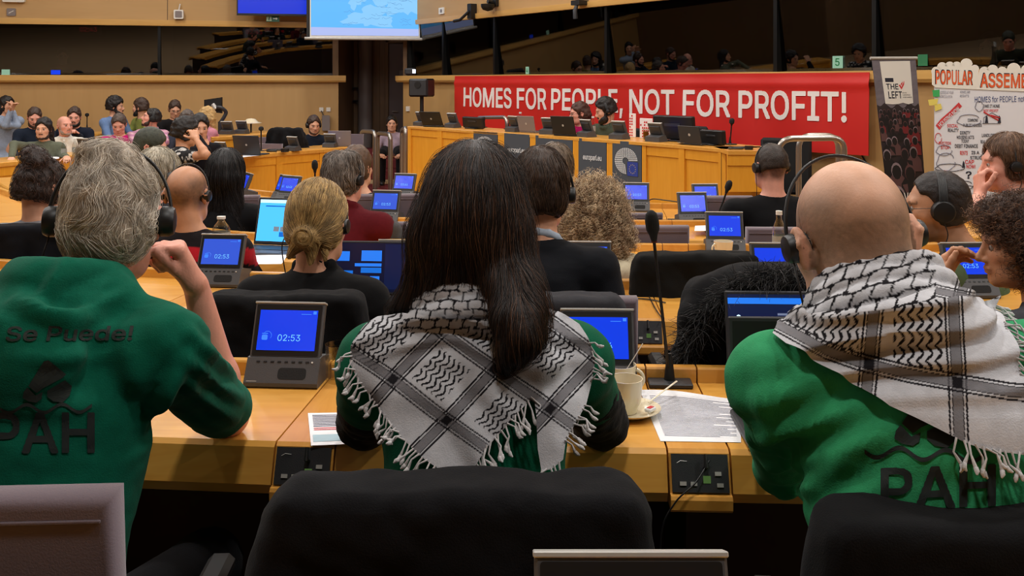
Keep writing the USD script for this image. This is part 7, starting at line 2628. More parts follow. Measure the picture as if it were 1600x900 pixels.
def flat_monitor(name, label, p, yaw, w, h, stand=0.05, thick=0.05, tilt=-6, mat='black', front=None):
    t = Thing(name, label, 'monitor', p, yaw)
    D = lambda m: rot(m, (1, 0, 0), tilt, (0, 0, stand))
    t.part('housing', D(box(0, 0, stand + h / 2, w, thick, h, 0.008)), M[mat], 20)
    t.part('screen', D(prism(rrect(w * 0.94, h * 0.9, 0.004, 3, 0, stand + h / 2), (1, 0, 0), (0, 0, 1), (0, -0.001, 0), (0, -thick / 2, 0))), M['black'], False)
    t.part('vent', D(box(0, thick / 2 + 0.002, stand + h * 0.62, w * 0.4, 0.006, h * 0.12, 0.001)), M['dgray'], 20)
    t.part('stand', [box(0, 0, 0.006, w * 0.5, 0.14, 0.012, 0.003), box(0, 0, stand / 2 + 0.02, w * 0.18, 0.03, stand + 0.04, 0.004)], M[mat], 20)
    return t


p, yw = dais_pt(741, 0.26); flat_monitor('monitor', 'wide black monitor seen from behind on the left half of the platform desk', p, yw + 178, 0.42, 0.13, 0.01)
p, yw = dais_pt(1056, 0.34); flat_monitor('monitor', 'large black monitor seen from behind on the right half of the platform desk', p, yw + 182, 0.50, 0.22, 0.02)
p, yw = dais_pt(1116, 0.24); flat_monitor('monitor', 'low black monitor beside the dark laptop at the end of the platform desk', p, yw + 182, 0.28, 0.125, 0.01)
p, yw = dais_pt(814, 0.28); bottle('clear bottle with a white cap on the platform desk', p, 0.22, 0.03)
p, yw = dais_pt(927, 0.36); bottle('small clear bottle between the two people at the platform desk', p, 0.2, 0.03)
for px, off, lab in ((754, 0.5, 'tiny black microphone before the banner, above the wide black monitor'), (795, 0.5, 'tiny black microphone before the banner, left of the clear bottle'), (857, 0.5, 'tiny black microphone before the banner, below the letters of PEOPLE'), (1141, 0.42, 'tiny black microphone before the banner, farthest right on the platform desk')):
    p, yw = dais_pt(px, off)
    tz = EYE - ({754: 188, 795: 186, 857: 192, 1141: 192}[px] - HZ) / FPX * p[1]
    mic('gooseneck_microphone', lab, p, p * [1, 1, 0] + [0.0, 0.0, tz] + np.array([0.01, -0.02, 0]), yaw=yw, head=0.045, r=0.006, group='microphones on the platform desk')
# chairs behind the platform desk
bchair = [(1058, 1.0, 0.99, 'black chair behind the large monitor on the platform'), (1222, 9.0, 0.93, 'black chair at the right end of the platform'), (982, 1.05, 0.93, 'black chair behind the man in the green sweater')]
for px, off, top, lab in bchair:
    if px < 1150:
        p, yw = dais_pt(px, off, FL + 0.14)
    else:
        p, yw = np.array([(px - 800) / FPX * 8.55, 8.55, FL + 0.0]), -20
    t = Thing('office_chair', lab, 'chair', (p[0], p[1], p[2]), yw + 175)
    hgt = top - p[2]
    t.part('backrest', [box(0, -0.22, hgt - 0.26, 0.46, 0.06, 0.52, 0.025)], M['black_soft'], 40)
    t.part('seat', box(0, 0.0, 0.44, 0.48, 0.46, 0.08, 0.025), M['black_soft'], 40)
    t.part('column', tube([(0, 0, 0.05), (0, 0, 0.41)], 0.03, 10), M['black'])
    for k in range(5):
        a = math.radians(72 * k)
        t.part('leg', tube([(0, 0, 0.06), (0.28 * math.cos(a), 0.28 * math.sin(a), 0.03)], 0.02, 6), M['black'])
# a patterned white and red scarf hung by the chair, a patterned card
def pattern_cloth(label, p, w, h, yaw, cat_='scarf'):
    t = Thing('patterned_scarf' if cat_ == 'scarf' else 'patterned_card', label, cat_, p, yaw)
    t.part('cloth', box(0, 0, h / 2, w, 0.012, h, 0.003), M['banner_white'], 20)
    rg = np.random.default_rng(int(w * 1000))
    ms = [prism([(x, z), (x + 0.016, z + 0.004), (x + 0.012, z + 0.02), (x - 0.004, z + 0.012)], (1, 0, 0), (0, 0, 1), (0, -0.002, 0), (0, -0.0065, 0)) for x in np.arange(-w / 2 + 0.012, w / 2 - 0.03, 0.026) for z in np.arange(0.012, h - 0.03, 0.028) if rg.random() < 0.75]
    t.part('print', cat(ms), M['red'], False)


p, yw = dais_pt(989, 0.45); pattern_cloth('white scarf with a red pattern hanging beside the man in the green sweater', p, 0.09, 0.24, yw)
p, yw = dais_pt(1011, 0.40); pattern_cloth('white card with a red pattern standing on the platform desk', p, 0.17, 0.20, yw, 'card')
p, yw = dais_pt(1010, 0.22)
t = Thing('beer_glass', 'glass of amber drink on the platform desk', 'glass', p)
t.part('tumbler', lathe([(0.0, 0.0), (0.024, 0.0), (0.03, 0.11), (0.028, 0.11), (0.022, 0.006), (0, 0.006)], 16), M['glass'], 40)
t.part('drink', lathe([(0.0, 0.007), (0.0215, 0.007), (0.0265, 0.085), (0.0, 0.085)], 16), plain('amber', lin(140, 84, 26), 0.2), 40)
p, yw = dais_pt(1072, 0.12)
t = Thing('cup', 'pale cup on a saucer near the right end of the platform desk', 'cup', p)
t.part('saucer', lathe([(0, 0.0), (0.05, 0.004), (0.075, 0.014), (0.05, 0.010), (0, 0.006)], 20), M['ceramic'], 40)
t.part('bowl', lathe([(0, 0.012), (0.028, 0.012), (0.04, 0.065), (0.037, 0.065), (0.026, 0.018), (0, 0.018)], 20), M['ceramic'], 40)
q0, q1 = P(1150, 235, ZD + 0.004), P(1178, 235, ZD + 0.004)
single('headset', 'black headset lying on the right section of the platform desk', 'headset', [tube([(q0[0] + 0.05 + 0.07 * math.cos(a), q0[1] + 0.16 + 0.06 * math.sin(a), ZD + 0.012) for a in np.linspace(0, 5.2, 16)], 0.009, 6), lathe([(0, 0), (0.035, 0), (0.035, 0.03), (0, 0.03)], 12, (q0[0] + 0.14, q0[1] + 0.14, ZD + 0.001))], M['black'])


# ------------------------------------------------------------------ steel handrails
def rail(name, label, loops, r=0.022):
    base = np.array(loops[0][0], float)
    t = Thing(name, label, 'handrail', base)
    for pts in loops:
        pts = np.array(pts, float)
        out = [pts[0]]
        for i in range(1, len(pts) - 1):
            a, b, c = pts[i - 1], pts[i], pts[i + 1]
            rr = min(0.09, np.linalg.norm(a - b) * 0.45, np.linalg.norm(c - b) * 0.45)
            p0, p2 = b + unit_(a - b) * rr, b + unit_(c - b) * rr
            out += [(1 - k) ** 2 * p0 + 2 * k * (1 - k) * b + k * k * p2 for k in np.linspace(0, 1, 7)]
        out.append(pts[-1])
        t.part('rail_tube', tube(np.array(out) - base, r, 12), M['steel'], 60)
        for e in (pts[0], pts[-1]):
            t.part('foot_flange', lathe([(0, 0.0), (r * 2, 0.0), (r * 2, 0.008), (0, 0.008)], 14, tuple(e - base)), M['steel'], 30)
    return t


def W3(px, py, d, z=None):
    p = W(px, py, d)
    if z is not None:
        p[2] = z
    return p


rail('handrail', 'steel handrail loop before the red steps, nearer the panelled desk', [[W3(565, 250, 14.3, FL), W3(565, 205, 14.3), W3(586, 206, 13.9), W3(586, 285, 13.9, FL)]], 0.034)
rail('handrail', 'steel handrail loop before the red steps, nearer the platform', [[W3(590, 250, 14.3, FL), W3(590, 208, 14.3), W3(610, 210, 13.9), W3(610, 290, 13.9, FL)]], 0.034)
rail('handrail', 'steel double handrail standing before the right end of the red banner', [[W3(1248, 262, 6.5, FL), W3(1248, 212, 6.5), W3(1310, 212, 6.5), W3(1310, 262, 6.5, FL)],
                                                                                 [W3(1217, 270, 6.0, FL), W3(1217, 217, 6.0), W3(1319, 215, 6.0), W3(1319, 270, 6.0, FL)]], 0.020)
rail('handrail', 'steel handrail behind the black monitor on the platform', [[dais_pt(745, 1.1)[0] * [1, 1, 0] + [0, 0, FL + 0.14], W3(745, 184, dais_pt(745, 1.1)[0][1]), W3(792, 183, dais_pt(792, 1.0)[0][1]), dais_pt(792, 1.0)[0] * [1, 1, 0] + [0, 0, FL + 0.14]]], 0.024)
rail('handrail', 'dark edged steel post rail at the left end of the platform desk', [[W3(634, 250, 12.6, FL), W3(634, 200, 12.6), W3(628, 203, 13.1), W3(628, 250, 13.1, FL)]], 0.03)

# ------------------------------------------------------------------ loudspeaker on its stand by the recess
sp_d = 13.6
p = W(659, 137, sp_d)
t = Thing('loudspeaker', 'black loudspeaker on a stand left of the red banner', 'loudspeaker', (p[0], p[1], p[2] - 0.13), -20)
t.part('cabinet', box(0, 0, 0.13, 0.30, 0.26, 0.26, 0.02), M['black'], 20)
t.part('grille', box(0, -0.132, 0.13, 0.26, 0.01, 0.22, 0.004), M['dgray'], 20)
t.part('horn', lathe([(0.02, 0.0), (0.05, 0.01), (0.06, 0.0)], 14, (0, 0, 0)) and rot(lathe([(0.0, 0.0), (0.05, 0.0), (0.05, 0.008), (0.0, 0.008)], 14), (1, 0, 0), 90, (0, 0, 0))[0] + np.array([0, -0.137, 0.17]) is not None and move(rot(lathe([(0.0, 0.0), (0.05, 0.0), (0.05, 0.008), (0.0, 0.008)], 14), (1, 0, 0), 90), (0, -0.137, 0.17)), M['black'], 30)
t = Thing('speaker_stand', 'black pole stand carrying the loudspeaker', 'stand', (p[0], p[1], FL))
hh = p[2] - 0.13 - FL
t.part('pole', tube([(0, 0, 0.05), (0, 0, hh)], 0.028, 10), M['black'])
for k in range(3):
    a = math.radians(120 * k + 20)
    t.part('leg', tube([(0, 0, 0.45), (0.38 * math.cos(a), 0.38 * math.sin(a), 0.014)], 0.014, 6), M['black'])
t = Thing('stage_light', 'small bright lamp clipped on the sill beside the loudspeaker', 'lamp', (*W(641, 125, 13.9)[:2], ZS1 - 0.008))
t.part('housing', rot(lathe([(0.0, 0.0), (0.05, 0.0), (0.06, 0.12), (0.0, 0.12)], 14), (0, 1, 0), 80, (0, 0, 0.0)) and box(0, 0, 0.05, 0.16, 0.1, 0.1, 0.02), M['dgray'], 30)
t.part('lens', box(0.06, -0.052, 0.055, 0.05, 0.006, 0.06, 0.002), glow('lamp_lens', (0.75, 0.85, 1.0), 1.3), 30)

# ------------------------------------------------------------------ projected map, television, signs and small wall devices
d = 14.9
tl, tr, bl, br_ = W(487, -170, d), W(657, -170, d + 0.25), W(484, 58, d), W(656, 54, d + 0.25)
U = unit_(br_ - bl); U[2] = 0; U = unit_(U)
scr = Thing('projection_screen', 'large projection screen showing a pale blue map, hanging in the corner', 'screen', (*((bl + br_) / 2)[:2], bl[2]))
w_ = np.linalg.norm((br_ - bl)[:2]); N2 = np.cross(U, UP)
o = bl.copy()
scr.part('fabric', prism([(0, 0), (w_, 0), (w_, 2.2), (0, 2.2)], U, UP, -N2 * 0.01, o), M['white'], False, world=True)
scr.part('black_border', [prism([(-0.05, 0), (0, 0), (0, 2.2), (-0.05, 2.2)], U, UP, -N2 * 0.012, o), prism([(w_, 0), (w_ + 0.06, 0), (w_ + 0.06, 2.2), (w_, 2.2)], U, UP, -N2 * 0.012, o)], M['black'], False, world=True)
scr.part('bottom_bar', tube([o - U * 0.08 + UP * -0.02, o + U * (w_ + 0.08) + UP * -0.02], 0.024, 10), M['silver'], 60, world=True)
M['map_sea'] = glow('map_sea', lin(92, 178, 246), 0.75)
M['map_land'] = glow('map_land', lin(130, 194, 240), 0.75)
M['map_band'] = glow('map_band', lin(168, 182, 232), 0.75)
M['map_line'] = glow('map_line', lin(90, 140, 196), 0.7)
im = scr.part('picture', prism([(0.02, 0.03), (w_ - 0.02, 0.03), (w_ - 0.02, 2.18), (0.02, 2.18)], U, UP, N2 * 0.004, o), M['map_sea'], False, world=True, label='lit projected map of coasts and islands')
lc = lambda m: (scr.local(m[0]), m[1])
sub(im, 'caption_band', lc(prism([(0.02, 0.03), (w_ - 0.02, 0.03), (w_ - 0.02, 0.14), (0.02, 0.16)], U, UP, N2 * 0.006, o)), M['map_band'], False)
rg = np.random.default_rng(21)


def coast(cx, cz, r, n=40, sx=1.0, sd=0):
    rg = np.random.default_rng(sd)
    a = np.arange(n) / n * 2 * np.pi
    rr = r * (1 + 0.28 * np.sin(3 * a + rg.random() * 6) + 0.16 * np.sin(7 * a + rg.random() * 6) + 0.08 * np.sin(13 * a + rg.random() * 6))
    return [(float(np.clip(cx + sx * q * math.cos(t), 0.03, w_ - 0.03)), float(np.clip(cz + q * math.sin(t), 0.165, 2.15))) for q, t in zip(rr, a)]


for k, (cx, cz, r, sx) in enumerate(((0.95, 0.32, 0.16, 2.2), (1.5, 0.55, 0.20, 1.4), (0.72, 0.62, 0.15, 0.8), (1.2, 0.9, 0.3, 1.5), (0.35, 1.3, 0.4, 0.7))):
    from shapely.geometry import Polygon as _Pg
    pg = _Pg(coast(cx, cz, r, sx=sx, sd=k)).buffer(0)
    for g_ in getattr(pg, 'geoms', [pg]):
        sub(im, 'land', lc(prism(list(g_.exterior.coords)[:-1], U, UP, N2 * 0.0055, o)), M['map_land'], False)
lines_ = []
for k in range(26):
    cx, cz = rg.uniform(0.5, w_ - 0.2), rg.uniform(0.2, 0.75)
    pts = [o + U * np.clip(cx + 0.03 * i + rg.normal(0, 0.008), 0.03, w_ - 0.03) + UP * (cz + 0.012 * rg.normal()) + N2 * 0.007 for i in range(6)]
    lines_.append(tube(pts, 0.0022, 4))
sub(im, 'map_lines', lc(cat(lines_)), M['map_line'], False)

d = 15.45
o = W(372, 22, d); w_ = 106 / FPX * d
Ul = np.array([*LU, 0.0]); Nl = np.array([*LN, 0.0])
tv = Thing('television', 'wall television with a plain deep blue picture, above the left booth glass', 'television', (o[0] + w_ / 2, o[1], o[2]))
tv.part('housing', prism([(-0.02, -0.02), (w_ + 0.02, -0.02), (w_ + 0.02, 0.66), (-0.02, 0.66)], Ul, UP, Nl * 0.06, o - Nl * 0.02), M['black'], False, world=True)
tv.part('screen', prism([(0, 0.012), (w_, 0.012), (w_, 0.64), (0, 0.64)], Ul, UP, Nl * 0.002, o + Nl * 0.04), glow('tv_blue', lin(0, 44, 206), 0.7), False, world=True, label='lit deep blue picture')
# exit sign
o = W(416, 34, 15.6); w_ = 20 / FPX * 15.6; h_ = 0.1
ex = Thing('exit_sign', 'small green and white exit sign with an arrow under the television', 'sign', o)
ex.part('plate', prism([(0, 0), (w_, 0), (w_, h_), (0, h_)], Ul, UP, Nl * 0.02, o - Nl * 0.0), plain('exit_green', lin(22, 74, 52), 0.5), False, world=True)
ex.part('running_figure', [prism([(0.005, 0.01), (0.085, 0.01), (0.085, 0.09), (0.005, 0.09)], Ul, UP, Nl * 0.002, o + Nl * 0.02)], plain('exit_pale', lin(150, 170, 140), 0.5), False, world=True)
ex.part('figure', [tube([o + Ul * 0.03 + UP * 0.02 + Nl * 0.024, o + Ul * 0.045 + UP * 0.055 + Nl * 0.024, o + Ul * 0.06 + UP * 0.02 + Nl * 0.024], 0.006, 5), tube([o + Ul * 0.045 + UP * 0.05 + Nl * 0.024, o + Ul * 0.05 + UP * 0.078 + Nl * 0.024], 0.008, 5)], plain('exit_dark', lin(30, 60, 44), 0.5), 30, world=True)
ex.part('arrow', [prism([(0.11, 0.045), (0.155, 0.045), (0.155, 0.03), (0.185, 0.052), (0.155, 0.075), (0.155, 0.06), (0.11, 0.06)], Ul, UP, Nl * 0.002, o + Nl * 0.02)], M['white'], False, world=True)


def on_left_px(px, py, off):
    a, b = LA + LN * off, LB + LN * off
    q = cross_ray(px, a, b)
    return W(px, py, q[1])


def on_right_px(px, py, off):
    _, q = right_s(px, off)
    return W(px, py, q[1])


def wall_box(name, label, cat_, px, py, w, h, dep, side='l', mat='white', off=0.0, extra=None):
    c = on_left_px(px, py, off) if side == 'l' else on_right_px(px, py, off)
    U_, N_ = (Ul, Nl) if side == 'l' else (U3, N3)
    t = Thing(name, label, cat_, c)
    t.part('housing', prism(rrect(w, h, min(w, h) * 0.12, 3), U_, UP, N_ * dep, c), M[mat], 20, world=True)
    if extra:
        extra(t, c, U_, N_, w, h, dep)
    return t


def grill(t, c, U_, N_, w, h, dep):
    t.part('front_plate', prism(rrect(w * 0.72, h * 0.72, w * 0.1, 3), U_, UP, N_ * 0.004, c + N_ * dep), M['gray_pil'], 20, world=True)
    t.part('bracket', tube([c + UP * h / 2 + N_ * dep / 2, c + UP * (h / 2 + 0.10) + N_ * dep / 2 + U_ * 0.02], 0.012, 6), M['white'], 60, world=True)


wall_box('wall_sensor', 'small white device hanging above the left booth glass', 'sensor', 280, 23, 0.15, 0.15, 0.10, 'l', 'white', 0.0, grill)
wall_box('wall_box', 'white box cut by the top edge at the upper left', 'box', 23, -4, 0.32, 0.16, 0.08, 'l', 'white')
t = wall_box('wall_switch', 'small square grayish plate with a diagonal mark at the upper left', 'switch', 18, 19, 0.13, 0.12, 0.02, 'l', 'gray_pil', 0.0,
             lambda t, c, U_, N_, w, h, dep: t.part('mark', tube([c - U_ * 0.035 - UP * 0.02 + N_ * 0.022, c + U_ * 0.035 + UP * 0.02 + N_ * 0.022], 0.008, 5), M['white'], 60, world=True))
wall_box('wall_socket', 'white socket plate on the left wall behind the man in the printed t-shirt', 'socket', 502, 171, 0.07, 0.07, 0.02, 'l', 'white')
wall_box('wall_socket', 'white socket plate right of its neighbour on the left wall', 'socket', 513, 171, 0.07, 0.07, 0.02, 'l', 'white')
wall_box('junction_box', 'gray box below the wall sockets', 'box', 509, 192, 0.13, 0.26, 0.09, 'l', 'gray_pil')
single('cable', 'thin dark lead hanging from the wall sockets', 'cable', tube(smooth_path([on_left_px(502, 173, 0.03), on_left_px(505, 180, 0.05), on_left_px(503, 188, 0.06)], 5), 0.008, 6), M['black'])
wall_box('wall_socket', 'white wall plate beside the loudspeaker pole', 'socket', 638, 170, 0.10, 0.08, 0.02, 'r', 'white', 0.0)
wall_box('wall_plate', 'small white plate high on the right wall next to the projected map', 'plate', 691, 17, 0.15, 0.10, 0.02, 'r', 'white', 0.0,
         lambda t, c, U_, N_, w, h, dep: t.part('mark', prism(rrect(w * 0.35, h * 0.5, 0.01, 3), U_, UP, N_ * 0.003, c + N_ * dep), M['gray_pil'], 20, world=True))


def cam_parts(t, c, U_, N_, w, h, dep):
    t.part('dome', move(lathe([(0.10, 0.0), (0.095, -0.04), (0.07, -0.08), (0.0, -0.10)], 16), c + N_ * 0.14 - UP * 0.02 - t.loc), M['black'], 60)
    t.part('arm', tube([c + N_ * 0.02, c + N_ * 0.14 + UP * 0.02], 0.03, 8), M['black'], 60, world=True)


wall_box('security_camera', 'black dome camera high on the right wall', 'camera', 775, 5, 0.14, 0.10, 0.05, 'r', 'black', 0.0, cam_parts)
wall_box('security_camera', 'black camera bracket reaching below the upper edge of the right wall', 'camera', 742, 18, 0.10, 0.22, 0.10, 'r', 'black', 0.0,
         lambda t, c, U_, N_, w, h, dep: t.part('arm', [tube([c + N_ * 0.1, c + N_ * 0.16 - UP * 0.12 - U_ * 0.15, c + N_ * 0.16 - UP * 0.13 - U_ * 0.32], 0.022, 8)], M['black'], 60, world=True))
wall_box('security_camera', 'black camera on a drooping bracket above the glass of the right booths', 'camera', 914, 5, 0.16, 0.06, 0.16, 'r', 'black', 0.0,
         lambda t, c, U_, N_, w, h, dep: t.part('lens_arm', [tube([c + N_ * 0.12, c + N_ * 0.16 - UP * 0.1, c + N_ * 0.15 - UP * 0.2], [0.02, 0.028, 0.03], 8)], M['dgray'], 60, world=True))
# coat hooks in the recess
t = Thing('coat_rack', 'dark coat rack with two rows of hooks on the recess wall', 'coat rack', W(553, 149, RY - 0.1) + [0, 0, 0])
for k, py in enumerate((138, 158)):
    a, b = W(538, py, RY - 0.12), W(571, py, RY - 0.12)
    t.part('bar', tube([a, b], 0.022, 6), M['black'], 30, world=True)
    for j in range(4):
        q = a + (b - a) * (0.12 + 0.25 * j)
        t.part('hook', tube([q, q + [0, -0.06, -0.05], q + [0, -0.05, -0.02]], 0.012, 5), M['black'], 30, world=True)
t.part('upright', tube([W(537, 132, RY - 0.1), W(537, 180, RY - 0.1)], 0.02, 6), M['black'], 30, world=True)

# ------------------------------------------------------------------ numbers and things behind the booth glass
def booth_card(px, py, w, h, txt, side, back=0.16, mat='paper', label=None):
    a, b, N_, U_ = (LA, LB, Nl, Ul) if side == 'l' else (RA, RB, N3, U3)
    n2 = LN if side == 'l' else RN
    q = cross_ray(px, a - n2 * back, b - n2 * back)
    c = W(px, py, q[1])
    t = Thing('booth_sign', label, 'sign', c)
    t.part('card', prism([(-w / 2, -h / 2), (w / 2, -h / 2), (w / 2, h / 2), (-w / 2, h / 2)], U_, UP, N_ * 0.004, c), M[mat], False, world=True)
    if txt:
        t.part('number', text_on(txt, h * 0.6, c - UP * h * 0.3 + N_ * 0.005, U_, UP, True, 0.001, True), M['booth_green'], False, world=True)


M['booth_green'] = plain('booth_green', lin(30, 110, 70), 0.6)
M['sign_lit'] = glow('sign_lit', lin(150, 190, 160), 0.55)
M['folder'] = plain('folder_yellow', lin(150, 150, 70), 0.7)
booth_card(1309, 97, 0.11, 0.115, '5', 'r', 0.10, 'sign_lit', 'booth number card reading 5 behind the right glass')
booth_card(1442, 94, 0.09, 0.10, None, 'r', 0.10, 'booth_green', 'green card behind the glass right of the roll up banner')
booth_card(824, 110, 0.07, 0.10, '4', 'r', 0.10, 'sign_lit', 'pale booth card at the far part of the right glass')
booth_card(9, 113, 0.12, 0.09, None, 'l', 0.10, 'sign_lit', 'pale booth card behind the left glass at the edge')
booth_card(87, 113, 0.14, 0.07, None, 'l', 0.10, 'blue_screen', 'small bright blue display behind the left glass')
q = cross_ray(1121, RA - RN * 0.35, RB - RN * 0.35)
t = Thing('document_tray', 'yellowish box on the booth counter behind the right glass', 'box', (q[0], q[1], 1.531), -54)
t.part('tray', box(0, 0, 0.055, 0.42, 0.2, 0.11, 0.006), M['folder'], 20)
t.part('rim', box(0, 0, 0.114, 0.44, 0.22, 0.008, 0.003), M['folder'], 20)
M['clock_red'] = glow('clock_red', lin(150, 10, 26), 0.5)
for px, py, side, lab in ((138, 46, 'l', 'dim red clock digits glowing behind the left glass'), (397, 50, 'l', 'second dim red clock behind the left glass, nearer the recess'), (853, 28, 'r', 'dim red clock digits glowing behind the right glass'), (699, 40, 'r', 'dim red clock at the far end of the right glass')):
    a, b, N_, U_ = (LA, LB, Nl, Ul) if side == 'l' else (RA, RB, N3, U3)
    n2 = LN if side == 'l' else RN
    q = cross_ray(px, a - n2 * 1.2, b - n2 * 1.2)
    c = W(px, py, q[1])
    t = Thing('digital_clock', lab, 'clock', c)
    t.part('housing', prism([(-0.2, -0.08), (0.2, -0.08), (0.2, 0.08), (-0.2, 0.08)], U_, UP, -N_ * 0.06, c), M['black'], False, world=True)
    t.part('digits', text_on('02:43', 0.075, c - UP * 0.037 + N_ * 0.002, U_, UP, True, 0.001, True), M['clock_red'], False, world=True)

# ------------------------------------------------------------------ monitor arm, tablets and laptops of the left bank
d = 12.9
p = W(334, 165, d)
t = Thing('raised_monitor', 'black monitor raised on a curved arm above the left bank', 'monitor', (p[0] + 0.02, p[1], 0.66))
Q = lambda px, py: W(px, py, d) - t.loc
sc_ = [Q(319, 156) + [0, 0, 0], Q(346, 152), Q(346, 177), Q(319, 174)]
t.part('display', hull(np.vstack([np.array(sc_), np.array(sc_) + [0, 0.05, 0]])), M['black'], 20)
t.part('arm', tube(smooth_path([Q(338, 168) + [0, -0.02, 0], Q(347, 168) + [0, -0.05, 0], Q(353, 175), Q(350, 183), Q(344, 192)], 6), 0.025, 8), M['dgray'], 60)
t.part('mount', [tube([Q(333, 163) + [0, -0.02, 0], Q(339, 170) + [0, -0.03, 0]], 0.03, 8)], M['silver'], 60)
t.part('post', tube([Q(344, 190), [Q(344, 190)[0], Q(344, 190)[1], 0.0]], 0.03, 8), M['dgray'], 60)


def bank_unit(px, py, z, yaw, lab):
    p = WZ(px, py, z)
    copy_of(UNIT, 'conference_unit', lab, (p[0], p[1], z + 0.0015), yaw, group='conference units of the left bank')


for px, py, z, yaw, lab in ((355, 210, 0.74, 165, 'unit with a pale top edge right of the blonde woman in pink'),
                            (378, 209, 0.74, 160, 'unit under a pale rounded lamp in the left bank'),
                            (458, 235.5, 0.591, 150, 'unit on the panelled desk left of the man in the printed t-shirt'),
                            (516, 230, 0.591, 165, 'unit in front of the man in the printed t-shirt'),
                            (131, 239, 0.591, 160, 'unit in front of the bald man in white'),
                            (178, 233, 0.591, 170, 'unit in front of the magenta sweater'),
                            (346, 246, 0.591, 150, 'unit near the left end of the four panelled desk'),
                            (216, 230, 0.591, 175, 'unit before the pink striped shirt'),
                            ):
    bank_unit(px, py, z, yaw, lab)
pz = WZ(376, 208, 0.74)
t = Thing('desk_lamp', 'pale rounded lamp shade on the left bank', 'lamp', (pz[0] + 0.1, pz[1] + 0.16, 0.741))
t.part('shade', lathe([(0.0, 0.20), (0.06, 0.19), (0.10, 0.15), (0.15, 0.135), (0.15, 0.13), (0.0, 0.13)], 20), M['ceramic'], 60)
t.part('stem', tube([(0, 0, 0.0), (0, 0, 0.14)], 0.012, 6), M['black'])
p = WZ(528, 229, 0.5905); laptop('laptop', 'gray laptop at the right end of the panelled desk', (p[0], p[1] + 0.12, 0.5915), 190, w=0.30, kind='off', tilt=-10, case='gray_pil')
p = WZ(390, 243, 0.5905); laptop('laptop', 'dark laptop with a pale round emblem on the left part of the panelled desk', (p[0], p[1] + 0.12, 0.5915), 165, w=0.34, kind='off', tilt=-14, case='dgray')
p = WZ(240, 231, 0.5905); laptop('laptop', 'silver laptop in front of the man in the pink striped shirt', (p[0], p[1] + 0.15, 0.5915), 190, w=0.30, kind='off', tilt=-16, case='silver')
p = WZ(428, 238, 0.591)
single('headset', 'black headset lying on the panelled desk', 'headset', [tube([(p[0] + 0.11 * math.cos(a), p[1] + 0.1 + 0.09 * math.sin(a), 0.608) for a in np.linspace(0, 5.0, 14)], 0.014, 6), lathe([(0, 0), (0.05, 0), (0.05, 0.04), (0, 0.04)], 12, (p[0] + 0.12, p[1] + 0.06, 0.592))], M['black'])
for px, d, zt, yaw, lab in ((341, 13.3, 0.74, 165, 'gray chair right of the blonde woman in pink'), (405, 12.6, 0.70, 170, 'gray chair left of the black coats in the left bank'), (406, 11.9, 0.66, 165, 'gray chair behind the dark laptop with the pale emblem'),
                            (540, 13.4, 0.70, 175, 'red brown chair right of the man in the printed t-shirt'), (488, 13.55, 0.62, 170, 'chair of the man in the printed t-shirt')):
    bank_chair(px, d, zt, yaw, lab)
coat('black coats heaped on a chair of the left bank', 446, 12.4, 200, 0.40, 0.45, 0.10, 0, lin(16, 16, 18), 0.12, 31, res=0.022, folds=0.03)
for k, (px, py, col, lab) in enumerate(((100, 246, 'glass', 'glass before the bald man in white'), (117, 244, 'bottle', 'bottle before the bald man in white'))):
    p = WZ(px, py, 0.591)
    bottle('clear ' + lab, (p[0], p[1], 0.5915), 0.2, 0.03)
sheet('printed_paper', 'white papers in front of the long haired man', [WZ(55, 251, 0.59)[:2], WZ(92, 248, 0.59)[:2], WZ(94, 243, 0.59)[:2], WZ(60, 246, 0.59)[:2]], 0.5906, [])
sheet('printed_paper', 'white paper at the left end of the panelled desk', [WZ(378, 246, 0.59)[:2], WZ(408, 243, 0.59)[:2], WZ(408, 240, 0.59)[:2], WZ(380, 242, 0.59)[:2]], 0.5906, [])
p = WZ(62, 227, 0.75)
mics_left = [(493, 260, 0)]
for px, py, top, z, lab in ((73, 196, 172, 0.72, 'thin microphone behind the long haired man, against the tan wall'), (136, 200, 181, 0.72, 'thin microphone right of the bearded man in navy, against the tan wall'), (408, 236, 203, 0.59, 'thin microphone over the dark laptop on the panelled desk')):
    b = WZ(px, py, z)
    mic('gooseneck_microphone', lab, (b[0], b[1], z + 0.001), W(px, top, b[1]), head=0.06, r=0.008, group='microphones of the left bank')

# ------------------------------------------------------------------ roll up banner and hand drawn poster at the right
d = 7.55
rb = Thing('roll_up_banner', 'narrow roll up banner with a white name panel over a crowd picture', 'banner', (*W(1412, 300, d)[:2], FL))
h0, h1 = FL, EYE + (HZ - 92) / FPX * d
xL = lambda z: (1360 + (h1 - z) / (h1 - FL) * 40 - 800) / FPX * d
xR = lambda z: (1433 + (h1 - z) / (h1 - FL) * 26 - 800) / FPX * d
tw = math.tan(math.radians(8))


def RBP(u, z, off=0.0):
    """u 0..1 across the banner, z height."""
    x = xL(z) * (1 - u) + xR(z) * u
    return np.array([x, d + tw * (u - 0.5) * 0.37 - off, z])


def rb_poly(pts, off, name, mat, **k):
    """A flat printed shape, points as (u, pixel row)."""
    v2, f2 = flat_poly(pts)
    v3 = np.array([RBP(a, EYE - (b - HZ) / FPX * d, off) for a, b in v2])
    return v3, f2


